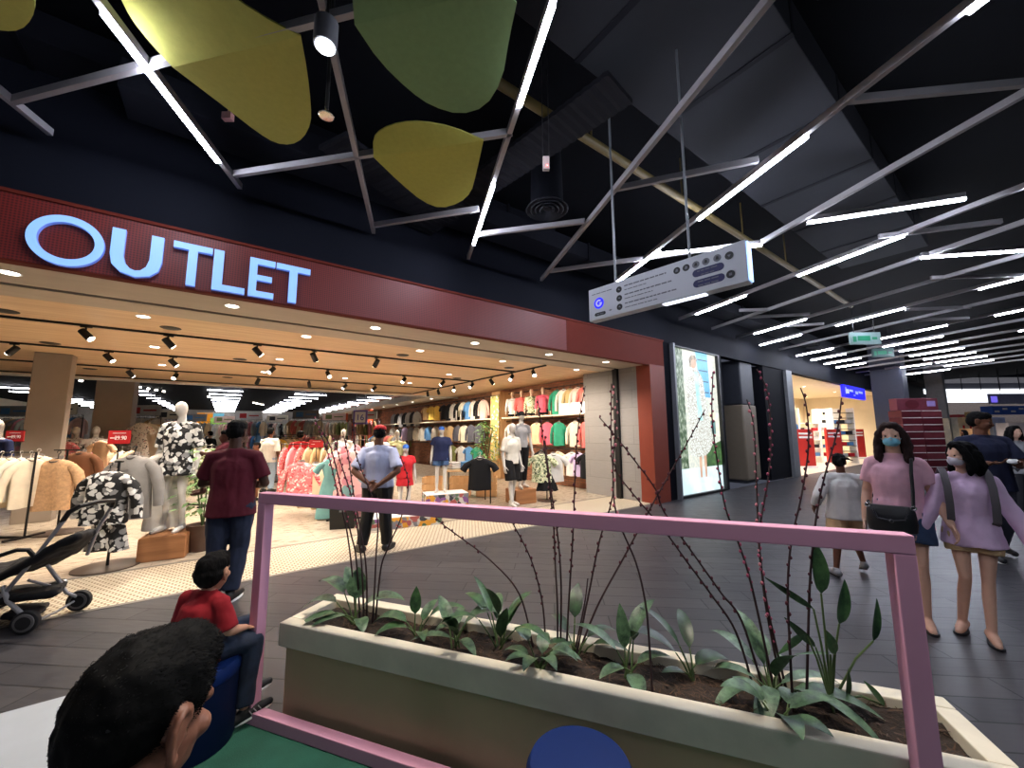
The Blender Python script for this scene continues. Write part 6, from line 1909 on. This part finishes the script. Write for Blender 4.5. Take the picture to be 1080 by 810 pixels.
def leaf(mb, p, d, L, Wd, bend=.6, fold=.25, n=8, up=V((0, 0, 1))):
    """a pointed blade rising along d and arching over"""
    d = V(d).normalized(); s = d.cross(up)
    if s.length < .05: s = V((1, 0, 0))
    s.normalize(); q = V(p); vs = []; dd = d.copy()
    for i in range(n + 1):
        u = i / n; w = Wd * (sin(pi * min(1, u ** .75 * 1.0)) ** .8) * .5 if 0 < i < n else .001
        nn = s.cross(dd).normalized()
        vs += [q - s * w + nn * fold * w, q.copy(), q + s * w + nn * fold * w]
        q = q + dd * L / n; dd = (dd - up * bend / n).normalized()
    fs = []
    for i in range(n):
        for j in range(2): a = i * 3 + j; fs.append((a, a + 1, a + 4, a + 3))
    mb.add(vs, fs)


def leafplant(s, n, z, leaves, label, mi=0, seed=1, stem_r=.005, group=None):
    """leaves: (azimuth from the camera plane in deg, elevation, stalk, length, width, bend)"""
    o = PP(s, n, z); rnd = random.Random(seed)
    t = thing('leafy_plant', label, 'plant', o)
    mb, ms = MB(), MB()
    for az, el, st, L, Wd, bend in leaves:
        a = radians(az - 36.3); e = radians(el)
        d = V((cos(a) * cos(e), sin(a) * cos(e), sin(e)))
        b0 = V((rnd.uniform(-.02, .02), rnd.uniform(-.02, .02), 0)); p1 = b0 + (d * .7 + V((0, 0, .5))).normalized() * st
        ms.tube([b0, b0.lerp(p1, .5) + V((0, 0, .01)), p1], [stem_r, stem_r * .8, stem_r * .6], 6)
        leaf(mb, p1, d, L * 1.12, Wd * 1.25, bend)
    fo = mb.build('foliage', M_leafs[mi], t, smooth=60)
    ms.build('stem', mat('stem_green', (70, 92, 50), .6), t)
    return t


def at_soil(px, py):
    g = G(px, py, ZR - .03); return g.dot(PD), g.dot(PN)


def rleaves(k, seed, Lr=(.14, .2), el=(15, 60), st=(.05, .12), w=.05, bend=1.2):
    r = random.Random(seed)
    return [(360 * i / k + r.uniform(-20, 20), r.uniform(*el), r.uniform(*st), r.uniform(*Lr), w * r.uniform(.8, 1.2), bend * r.uniform(.6, 1.3)) for i in range(k)]


PL = [((375, 655), [(175, 20, .16, .2, .075, 1.3), (160, 45, .18, .2, .08, 1.5), (195, 0, .14, .22, .07, .8), (5, 38, .1, .24, .1, 1.3), (100, 75, .14, .15, .09, .3), (215, 10, .1, .16, .06, .6), (-60, 20, .06, .13, .06, 1.2), (140, 62, .16, .16, .08, .8)], 'broad-leaved plant with silvery green leaves at the shop end of the planter', 0),
      ((440, 668), [(170, 30, .1, .2, .07, 1.6), (200, 25, .08, .16, .06, 1.2), (95, 80, .12, .12, .05, .2), (10, 40, .1, .2, .06, 1.4), (-70, 30, .05, .12, .05, 1), (60, 50, .08, .13, .05, 1)], 'low green plant in the planter, second along from the shop end', 1),
      ((480, 678), rleaves(8, 5), 'low green plant in the planter, third along from the shop end', 0),
      ((528, 682), rleaves(9, 6, (.15, .22), (20, 75), (.06, .2)), 'tall-shooted green plant in the planter, fourth along from the shop end', 1),
      ((570, 700), rleaves(9, 7, (.11, .16), (10, 60)), 'light green plant in the planter, fifth along from the shop end', 0),
      ((612, 680), [(70, 62, .16, .16, .06, 1.0), (120, 40, .1, .14, .05, 1.2), (20, 30, .1, .18, .05, 1.4), (-20, 22, .08, .16, .05, 1.0), (180, 25, .06, .12, .05, 1)], 'dark leaf tuft among the bare twigs in the middle of the planter', 2),
      ((664, 710), [(150, 40, .12, .2, .05, 1.0), (30, 60, .16, .2, .06, 1.2), (90, 75, .12, .16, .05, .5), (200, 15, .08, .12, .05, 1), (-90, 10, .06, .13, .06, .8), (0, 35, .08, .14, .05, 1), (60, 45, .14, .2, .05, 1)], 'green plant beside the single curved twig in the planter', 0),
      ((728, 712), [(165, 40, .12, .24, .07, 1.1), (150, 55, .14, .2, .05, .9), (10, 30, .06, .16, .07, 1.2), (80, 50, .12, .2, .05, 1.2), (190, 20, .05, .1, .04, .6)], 'long-leaved dark green plant in the planter before the blue floor glow', 2),
      ((815, 730), rleaves(12, 9, (.16, .26), (5, 65), (.05, .16), .055, 1.3), 'large bushy green plant under the pink-budded twigs', 0),
      ((828, 772), rleaves(6, 13, (.1, .15), (10, 50), (.04, .1), .06), 'small pale green plant at the near rim of the planter', 0)]
for k, (px, lv, lab, mi) in enumerate(PL):
    s, n = at_soil(*px)
    leafplant(max(S0 + .1, min(S1 - .1, s)), max(N0 + .1, min(N1 - .1, n)), ZR - .05, lv, lab, mi, k + 3)
# tall upright calathea-like shoots near the far post
def inplanter(px, py):
    s, n = at_soil(px, py); return PP(max(S0 + .1, min(S1 - .1, s)), max(N0 + .1, min(N1 - .1, n)), ZR - .05)


def onplane(px, py, base):
    """the point seen at px,py at the same distance ahead as base"""
    d = ray(px, py); k = (base.x * _f.x + base.y * _f.y) / (d.x * _f.x + d.y * _f.y); return C0 + d * k


base = inplanter(878, 745)
t = thing('tall_leafy_plant', 'tall plant with upright striped leaves beside the far post of the pink frame', 'plant', base)
mb, ms = MB(), MB()
for tip, root, w, b0 in (((862, 572), (866, 626), .075, 0), ((893, 612), (885, 658), .07, .02), ((927, 632), (921, 676), .05, .03), ((872, 665), (880, 690), .05, .01), ((808, 610), (858, 642), .028, -.01), ((828, 652), (860, 682), .035, -.02), ((838, 690), (876, 690), .04, .0), ((896, 706), (893, 736), .035, .04), ((912, 718), (934, 745), .035, .06), ((820, 690), (850, 668), .03, -.03)):
    T, Rr = onplane(*tip, base) - base, onplane(*root, base) - base
    d = T - Rr; L = d.length
    side = V((cos(radians(-36 + b0 * 400)), sin(radians(-36 + b0 * 400)), 0)); nn = side.cross(d.normalized())
    leaf(mb, Rr, d, L, w * .9, .12, .3, 9, up=nn)
    st0 = V((b0, b0 * .5, 0))
    ms.tube([st0, st0.lerp(Rr, .6) + V((0, 0, .03)), Rr], [.005, .004, .0035], 6)
mb.build('foliage', M_leafs[1], t, smooth=60); ms.build('stem', mat('stem_green', (70, 92, 50), .6), t)

# --- budding twigs, each stuck in the soil by itself
M_twig = mat('twig_dark', (44, 20, 26), .7, vary=.3, scale=20); M_bud = mat('bud_pink', (150, 62, 92), .6, vary=.25, scale=30); M_budd = mat('bud_maroon', (76, 20, 38), .6, vary=.25, scale=30)
TW = [  # pixel track from soil to tip, bud colour, buds from this fraction on
    ([(376, 652), (371, 595), (366, 555), (358, 520), (347, 475), (334, 440)], 1, .55), ([(380, 653), (376, 590), (370, 560), (357, 500), (349, 470), (340, 452)], 1, .5), ([(384, 655), (381, 590), (372, 530), (360, 490), (352, 462)], 1, .5),
    ([(387, 656), (386, 600), (379, 555), (372, 520), (366, 480), (360, 455)], 0, .6), ([(393, 655), (396, 590), (396, 540), (374, 480), (371, 445)], 0, .6), ([(396, 652), (402, 600), (410, 577), (424, 545), (432, 510), (424, 480)], 0, .8),
    ([(566, 672), (548, 627), (519, 592), (480, 562), (465, 550), (448, 530)], 0, .6), ([(577, 678), (572, 636), (560, 590), (541, 552), (533, 535)], 0, .3),
    ([(588, 684), (588, 640), (586, 600), (584, 555), (578, 500), (572, 455), (567, 420)], 0, .35), ([(591, 684), (592, 620), (589, 570), (582, 520), (577, 480), (575, 460)], 0, .4), ([(597, 688), (600, 630), (604, 560), (606, 500), (609, 450), (616, 408)], 0, .3),
    ([(607, 690), (620, 630), (632, 570), (646, 520), (644, 470), (644, 405)], 0, .3), ([(606, 684), (616, 640), (620, 610)], 0, 1.1),
    ([(610, 685), (630, 640), (660, 585), (690, 530), (710, 495), (730, 460), (745, 432)], 0, .35), ([(688, 735), (686, 690), (682, 640), (672, 595), (652, 545), (648, 500), (652, 430), (647, 404)], 2, .55),
    ([(795, 722), (775, 665), (748, 625), (722, 590), (700, 560), (670, 525), (650, 500), (646, 488)], 0, .3), ([(803, 718), (782, 655), (760, 625), (735, 590), (700, 540), (690, 515), (668, 485), (645, 456), (631, 440)], 0, .25),
    ([(812, 715), (800, 650), (788, 600), (776, 565), (765, 535), (757, 490), (751, 440), (752, 392)], 1, .3), ([(818, 712), (810, 650), (804, 600), (801, 560), (800, 520), (797, 450), (790, 421)], 2, .25),
    ([(822, 712), (812, 650), (806, 610), (803, 565), (814, 500), (817, 455), (813, 410), (803, 388)], 1, .15), ([(836, 745), (832, 680), (829, 620), (832, 570), (842, 520), (848, 470), (845, 430), (838, 410)], 0, .2),
    ([(850, 742), (852, 660), (854, 600), (860, 540), (868, 500), (880, 455), (884, 420)], 0, .3)]
for k, (pts, col, bf) in enumerate(TW):
    base = inplanter(*pts[0]); rnd = random.Random(40 + k)
    n_ = .02 * (k % 5 - 2)
    P = [V((0, 0, 0))] + [onplane(px, py, base) + _f * n_ * (i / len(pts)) - base for i, (px, py) in enumerate(pts[1:], 1)]
    # smooth the track
    C = []
    for i in range(len(P) - 1):
        p0, p1, p2, p3 = P[max(i - 1, 0)], P[i], P[i + 1], P[min(i + 2, len(P) - 1)]
        for j in range(6):
            u = j / 6; C.append(.5 * ((2 * p1) + (p2 - p0) * u + (2 * p0 - 5 * p1 + 4 * p2 - p3) * u * u + (3 * p1 - p0 - 3 * p2 + p3) * u ** 3))
    C.append(P[-1])
    t = thing('twig_plant', '%s twig in the planter soil, %s counted from the shop end' % (['dark maroon-budded', 'pink-budded', 'dusky pink-budded'][col], ORD[k]), 'twig', base)
    mb = MB(); m_ = len(C); mb.tube(C, [.0052 * (1 - .55 * i / m_) for i in range(m_)], 6); mb.build('stem', M_twig, t)
    if bf < 1:
        mb = MB(); cum = [0]
        for a, b_ in zip(C, C[1:]): cum.append(cum[-1] + (b_ - a).length)
        s = bf * cum[-1]; side = 1
        while s < cum[-1]:
            i = max(j for j in range(len(cum) - 1) if cum[j] <= s); u = (s - cum[i]) / max(1e-6, cum[i + 1] - cum[i])
            d = (C[i + 1] - C[i]).normalized(); sd = d.cross(_f).normalized() * side; side = -side
            p = C[i].lerp(C[i + 1], u) + sd * .005
            r = rnd.uniform(.0042, .0068) * (.95 if col == 1 else 1)
            mb.ball(p, r, (1, 1, 1.35), 8, 6)
            s += rnd.uniform(.018, .04) if col == 1 else rnd.uniform(.022, .045)
        if mb.v:
            o = mb.build('bud', [M_budd, M_bud, mat('bud_dusky', (180, 110, 124), .6, vary=.2, scale=30)][col], t, smooth=80); o['kind'] = 'stuff'

# ------------------------------------------------------------------ stools
M_stool = mat('stool_blue', (8, 32, 84), .6, vary=.05, scale=4, spec=.15)
def stool(p, label, r=.17, h=.45):
    t = thing('round_stool', label, 'stool', p)
    mb = MB(); mb.lathe([(.001, .0), (r * .97, .0), (r, .02), (r, h - .07), (.001, h - .07)], 40); mb.build('drum', mat('stool_navy', (8, 24, 60), .6, vary=.05, spec=.15), t)
    mb = MB(); mb.lathe([(.001, h - .068), (r + .004, h - .066), (r + .008, h - .03), (r - .006, h - .004), (r - .03, h), (.001, h + .003)], 40); mb.build('cushion', M_stool, t, smooth=50)
    return t


ps1 = DD(206, 700, 1.98); ps1.z = .014
stool(ps1, 'round blue stool under the boy in red', r=.19, h=.38)
ps2 = G(616, 812, .45); ps2.z = .014
ps2 = V((ps2.x - .0, ps2.y + .02, .014))
stool(ps2, 'round blue stool standing alone in front of the planter')
pmn = DD(128, 745, .62); 

# ------------------------------------------------------------------ boy in red
hb = 1.02
z = lambda v: v / hb
zs = .40
Q = lambda a, r: (r * sin(radians(a)), r * cos(radians(a)))   # heading to the right of where he faces
J = pose(hb, 1.02, hk=1.32, shw=.115, pel=(0, .0, z(zs + .06)), waist=(0, -.01, z(zs + .13)), chest=(0, .01, z(zs + .22)), neck=(0, .03, z(zs + .315)), head=(0, .055, z(zs + .41)),
         shR=(.115, .02, z(zs + .285)), shL=(-.115, .02, z(zs + .285)), elR=(.165, .03, z(zs + .15)), wrR=(.13, .15, z(zs + .11)), elL=(-.16, .03, z(zs + .15)), wrL=(-.1, .16, z(zs + .12)),
         hipR=(.06, .02, z(zs + .055)), hipL=(-.06, .02, z(zs + .055)), kneeR=(.145, .19, z(zs + .03)), ankR=(.145, .16, z(.085)), kneeL=(.01, .27, z(zs + .06)), ankL=(.01, .29, z(.1)),
         toeR=(.06, .1, .03), toeL=(.05, .1, .02), tilt=radians(-3), turn=radians(22), curl=.8, hdR=(.2, .8, -.3), hdL=(.2, .8, -.3), nR=(0, -.2, -1), nL=(0, -.2, -1))
brz = radians(-36.3 - 16)
pb = V((ps1.x, ps1.y, 0))
tb = person('boy in a red t-shirt and jeans sitting on a round blue stool, seen from behind', pb, brz, J, M_skin['tan'], voxel=.007)
wear(tb, J, 'tee', top_cloth, cloth('tee_red', (134, 26, 36)), sleeve=.95, hem=z(zs + .0), e=.014, flare=1.08, voxel=.008, amp=.007, nscale=14)
wear(tb, J, 'jeans', leg_cloth, mat('jeans_boy', (26, 40, 64), .85, vary=.5, scale=9, bump=.3), e=.012, length=1.9, waist=.58, voxel=.008)
hair(tb, J, 'short')
for s_ in 'RL': shoe(tb, J, s_, mat('trainer_black', (20, 22, 26), .7), M_white)
for s_ in 'RL':
    a, tt2 = J['ank' + s_], J['toe' + s_]; sx = V((tt2.y, -tt2.x, 0)).normalized() * (1 if s_ == 'R' else -1)
    mb = MB()
    for i in range(3):
        p = a + tt2 * (.3 + .17 * i) + sx * .031 + V((0, 0, -.02)); mb.bar(p, p + V((0, 0, .025)) - tt2 * .12, .006, .004)
    mb.build('stripe_mark', CC['grey'], tb)

# ------------------------------------------------------------------ man in the front corner, seen from behind
zs = .468; hm = 1.72
zz = lambda v: v / hm
hx = DD(151, 762, .615)
ftz = hx.z
J = pose(hm, 1.05, pel=(0, 0, zz(zs + .1)), waist=(0, .0, zz(zs + .24)), chest=(0, .02, zz(zs + .42)), neck=(0, .03, zz(ftz - .17)), head=(0, .055, zz(ftz)),
         shR=(.115, .02, zz(ftz - .235)), shL=(-.115, .02, zz(ftz - .235)), elR=(.16, .04, zz(zs + .25)), wrR=(.1, .2, zz(zs + .17)), elL=(-.16, .04, zz(zs + .25)), wrL=(-.1, .2, zz(zs + .17)),
         hipR=(.055, .02, zz(zs + .09)), hipL=(-.055, .02, zz(zs + .09)), kneeR=(.07, .27, zz(zs + .06)), kneeL=(-.07, .27, zz(zs + .06)), ankR=(.07, .25, zz(.09)), ankL=(-.07, .25, zz(.09)), tilt=radians(-13))
frz = radians(-36.3 - 7)
Rm = Matrix.Rotation(frz, 3, 'Z'); off = Rm @ J['head']
pf = V((hx.x - off.x, hx.y - off.y, 0.0))
stool((pf.x, pf.y, .014), 'round blue stool under the man with cropped black hair')
tf = thing('person', 'man with cropped black hair sitting close by, seen from behind over his shoulder', 'person', pf, frz)
# stubble fades into skin round the ears and nape
s = NT('skin_cropped'); v = s.coord()
sp_ = s.n('ShaderNodeSeparateXYZ'); s.l(v, sp_.inputs[0])
def mth(op, a, b):
    n_ = s.n('ShaderNodeMath'); n_.operation = op
    for i, q in enumerate((a, b)):
        if isinstance(q, (int, float)): n_.inputs[i].default_value = q
        else: s.l(q, n_.inputs[i])
    return n_.outputs[0]
hcz = J['head'].z; hcy = J['head'].y
# cropped region: above and behind a slanting line through the ear
ax_n = s.n('ShaderNodeMath'); ax_n.operation = 'ABSOLUTE'; s.l(sp_.outputs[0], ax_n.inputs[0])
e0 = mth('ADD', mth('MULTIPLY', mth('SUBTRACT', sp_.outputs[2], hcz - .01), 1.0), mth('MULTIPLY', mth('SUBTRACT', hcy + .005, sp_.outputs[1]), 1.15))
e = mth('SUBTRACT', e0, mth('MULTIPLY', mth('MAXIMUM', mth('SUBTRACT', ax_n.outputs[0], J['head'].z * 0 + .0735), 0.0), 9.0))
nz = s.noise(v, 420, 2, .6)
fac = s.ramp(mth('ADD', mth('MULTIPLY', mth('SUBTRACT', e, .028), 18.0), mth('MULTIPLY', mth('SUBTRACT', nz, .5), .9)), [(.1, (0, 0, 0)), (.85, (1, 1, 1))])
mixc = s.n('ShaderNodeMix'); mixc.data_type = 'RGBA'; s.l(fac, mixc.inputs[0])
skn = s.ramp(s.noise(v, 40, 4, .6), [(.3, lin((118, 76, 58))), (.7, lin((140, 94, 74)))]); s.l(skn, mixc.inputs[6]); mixc.inputs[7].default_value = lin((20, 16, 16))
s.l(mixc.outputs[2], s.b.inputs['Base Color']); s.b.inputs['Roughness'].default_value = .5
s.bump(s.noise(v, 300, 2, .6), .15, .001)
bl = Blob(); add_body(bl, J); bl.build('body', s.m, tf, voxel=.0045, smooth=3)
wear(tf, J, 'tee', top_cloth, cloth('tee_black', (30, 30, 34)), sleeve=.8, hem=zz(zs + .02), e=.02)
wear(tf, J, 'jeans', leg_cloth, M_jean, e=.016, length=1.92, waist=.58)
for s_ in 'RL': shoe(tf, J, s_, M_black, M_white)
# hair: a dense crop of short strands over a dark cap
c, R0, hs = J['head'], head_rot(J), J['hs']
bl = Blob()
bl.ell(c + R0 @ V((0, -.055 * hs, .175 * hs)), (.35 * hs, .44 * hs, .415 * hs), R0)
bl.ell(c + R0 @ V((0, .13 * hs, .34 * hs)), (.28 * hs, .25 * hs, .25 * hs), R0)
bl.ell(c + R0 @ V((0, -.2 * hs, .08 * hs)), (.305 * hs, .28 * hs, .3 * hs), R0)
hm_ = bl.mesh('hair', voxel=.004, smooth=3, amp=.004, nscale=22)
vv, ff = [], []
rnd = random.Random(77); pv = [v_ for v_ in hm_.vertices]
for k in range(16000):
    v_ = pv[rnd.randrange(len(pv))]; nn = v_.normal; q = (v_.co - c)
    if q.z < -.02 and nn.z < -.3: continue
    low = max(0, min(1, (q.z / hs + .1) / .4))
    L = rnd.uniform(.004, .009) * (.3 + .9 * low)
    swirl = V((nn.y, -nn.x, 0)) * .5 + V((rnd.uniform(-.5, .5), rnd.uniform(-.2, .9), rnd.uniform(-.6, .3)))
    d = (nn * .35 + swirl * .5 + V((0, .55, -.1))).normalized(); p = v_.co + V((rnd.uniform(-.002, .002), rnd.uniform(-.002, .002), rnd.uniform(-.002, .002))) - nn * .001
    s1 = d.cross(nn + V((.01, .02, 0))).normalized() * .0007
    b0 = len(vv); mid = p + d * L * .6; tip = p + (d * .8 - nn * .25 + V((0, .3, -.2))).normalized() * L
    vv += [p - s1, p + s1, mid + s1 * .8, mid - s1 * .8, tip]; ff += [(b0, b0 + 1, b0 + 2, b0 + 3), (b0 + 3, b0 + 2, b0 + 4)]
bm = bmesh.new(); bm.from_mesh(hm_); tmp = bpy.data.meshes.new('strand'); tmp.from_pydata(vv, [], ff); bm.from_mesh(tmp); bm.to_mesh(hm_); bm.free(); bpy.data.meshes.remove(tmp)
for p in hm_.polygons: p.use_smooth = True
link('hair', hm_, mat('hair_crop', (5, 5, 5), .7, vary=.3, scale=60, spec=.12), tf)

# ------------------------------------------------------------------ stroller
M_alu = mat('stroller_tube', (170, 170, 174), .4, metal=.4); M_fab = mat('stroller_cloth', (20, 20, 24), .9, vary=.2, scale=12, bump=.3); M_tyre = mat('tyre', (30, 30, 32), .8); M_rimg = mat('wheel_grey', (120, 118, 118), .45, metal=.4)
g1, g2 = G(25, 670), G(84, 641)
bx_ = (V((g1.x, g1.y, 0)))
ax_ = V((g2.x - g1.x, g2.y - g1.y, 0)); wid = ax_.length; 
# local: x across, y towards the front of the buggy (out of frame), z up
t = thing('stroller', 'black folding stroller with grey tubes parked on the tile strip', 'stroller', (0, 0, 0))
dpt = (g1 - C0).dot(FWD)
def sq(px, py, dd=0.0): return DD(px, py, dpt + dd)
FW, RW = .0, .42
def wheel(px, py, r, dd, nm='wheel'):
    c = sq(px, py, dd); c.z = r + .004
    n_ = V((_f.x, _f.y, 0)); n_ = (Matrix.Rotation(radians(18), 3, 'Z') @ n_)
    mb = MB(); mb.cyl(c - n_ * .022, c + n_ * .022, r, n=28); o = mb.build(nm, M_tyre, t, bevel=.008)
    mb = MB(); mb.cyl(c - n_ * .026, c + n_ * .026, r * .78, n=28); rm = mb.build('rim', M_rimg, o, bevel=.004)
    mb = MB(); mb.cyl(c - n_ * .03, c + n_ * .03, r * .55, n=24); mb.build('hub', M_tyre, o)
    return c
w1 = wheel(26, 664, .085, 0.02); w2 = wheel(83, 638, .085, .42); w3 = wheel(-42, 676, .085, .05); w4 = wheel(0, 640, .085, .48)
for dd, nm in ((0, 'near'), (.42, 'far')):
    pass
near = [sq(0, 632, .05), sq(43, 560, .12), sq(70, 546, .15), sq(88, 536, .2)]
mb = MB()
mb.tube([w1 + V((0, 0, .03)), sq(8, 634, .06), sq(3, 618, .08)], .016, 10)
mb.tube([sq(-10, 640, .05), sq(8, 622, .08), sq(34, 592, .1), sq(68, 548, .15)], .015, 10)
mb.tube([w2 + V((0, 0, .02)), sq(70, 625, .35), sq(62, 612, .32), sq(50, 596, .25)], .014, 10)
mb.tube([w2 + V((0, 0, .02)), sq(60, 645, .3), sq(38, 655, .12)], .01, 8)
mb.tube([sq(92, 585, .45), sq(104, 556, .45), sq(118, 534, .45)], .014, 10)
mb.tube([sq(30, 612, .1), sq(55, 618, .3), sq(70, 612, .4)], .011, 8)
mb.build('frame', M_alu, t)
mb = MB(); mb.tube([sq(66, 550, .15), sq(73, 540, .15), sq(84, 534, .18), sq(104, 529, .32), sq(120, 528, .44), sq(118, 534, .45)], .019, 12); mb.build('push_handle', M_black, t)
mb = MB(); mb.tube([sq(-20, 594, .0), sq(0, 586, .02), sq(18, 580, .05), sq(30, 580, .08), sq(37, 588, .1)], .016, 10); mb.build('bumper_bar', M_black, t)
# seat sling, a padded shell
def pad(rows, nm, th=.03):
    bl = Blob(); pts = []
    for a, b_ in zip(rows, rows[1:]):
        hull = []
        for p in a + b_:
            hull += [p + V((ic.x, ic.y, ic.z)) * th for ic in ICO[::3]]
        bl.hull(hull)
    bl.build(nm, M_fab, t, voxel=.012, smooth=2, amp=.012, nscale=7)
pad([[sq(-30, 625, .05), sq(-10, 600, .4)], [sq(5, 606, .06), sq(24, 592, .42)], [sq(36, 590, .1), sq(56, 592, .45)], [sq(62, 574, .15), sq(80, 580, .46)], [sq(82, 566, .18), sq(98, 560, .46)]], 'seat_sling', .035)
pad([[sq(-30, 640, .08), sq(-15, 625, .4)], [sq(8, 632, .08), sq(20, 620, .42)], [sq(40, 628, .1), sq(55, 618, .42)], [sq(58, 625, .15), sq(66, 614, .42)]], 'basket', .035)
pad([[sq(5, 650, .1), sq(20, 640, .4)], [sq(34, 650, .12), sq(48, 638, .4)]], 'basket_base', .03)
# ------------------------------------------------------------------ light
def lamp(nm, kind, loc, power, col, size=.1, rot=None, spot=None, blend=.6, sx=None, sy=None):
    ld = bpy.data.lights.new(nm, kind); ld.energy = power; ld.color = lin(col)[:3]
    if kind == 'SPOT': ld.spot_size = radians(spot or 80); ld.spot_blend = blend; ld.shadow_soft_size = size
    elif kind == 'AREA': ld.shape = 'RECTANGLE'; ld.size = sx; ld.size_y = sy
    else: ld.shadow_soft_size = size
    o = bpy.data.objects.new(nm, ld); COL.objects.link(o); o.location = loc
    if rot: o.rotation_euler = rot
    return o


WARM = (255, 238, 216)
# track spotlights throw on to the shop floor and its wall displays
for k, (px, py) in enumerate(HEADS):
    p = G(px, py, 2.85)
    if px > 435 and px != 467: p = V((5.77, (ray(px, py).y / ray(px, py).x) * 5.77, 2.84)); tgt = V((7.8, p.y, 1.3))
    else:
        yv = min((7.7, 9.85, 12.2, 14.4), key=lambda v: abs(v - p.y)); p = V((PY(px, py, yv).x, yv, 2.84)); tgt = p + V((random.uniform(-1, 1), random.uniform(-1.2, .8), -2.4))
    d = (tgt - p).normalized()
    lamp('track_lamp', 'SPOT', p, 100 if px > 435 and px != 467 else 145, WARM, .04, d.to_track_quat('-Z', 'Y').to_euler(), 95, .8)
for px, py, z, hd in DLS:
    p = G(px, py, z) - V((0, 0, .03)); lamp('downlight_lamp', 'SPOT', p, 75 if hd else 50, (255, 240, 222), .06, (0, 0, 0), 130, .8)
for k in range(6):
    lamp('shop_lamp', 'SPOT', (17.5 + 2.3 * k, 6.6 + (k % 2) * 2, 3.55), 330, WARM, .1, (0, 0, 0), 140, .8)
for k in range(5):
    lamp('cove_lamp', 'SPOT', (7.2, 17 + k * 4, 3.0), 160, WARM, .06, (0, radians(20), 0), 130, .8)
for p in FARL: lamp('far_fill_lamp', 'SPOT', p - V((0, 0, .05)), 420, (255, 244, 226), .08, (0, 0, 0), 150, .8)  # fill light from the added downlights over the far stalls
# can spotlight between the felt panels, and the added one brightening the planter
for b in (G(343, 49, 3.93), V((1.25, .75, 3.93))): lamp('can_lamp', 'SPOT', b, 150, (255, 240, 220), .05, (0, 0, 0), 96, .8)

w = bpy.data.worlds.new('world'); SC.world = w; w.use_nodes = True
bg = w.node_tree.nodes['Background']; bg.inputs['Color'].default_value = (.55, .6, .8, 1); bg.inputs['Strength'].default_value = .05
SC.view_settings.view_transform = 'Standard'; SC.view_settings.look = 'None'; SC.view_settings.gamma = 1.0
SC.view_settings.use_curve_mapping = False; SC.view_settings.exposure = 1.1
SC.cycles.use_denoising = True
SC.cycles.max_bounces = 6; SC.cycles.diffuse_bounces = 3; SC.cycles.glossy_bounces = 3
SC.cycles.sample_clamp_indirect = 6.0
SC.cycles.use_light_tree = True
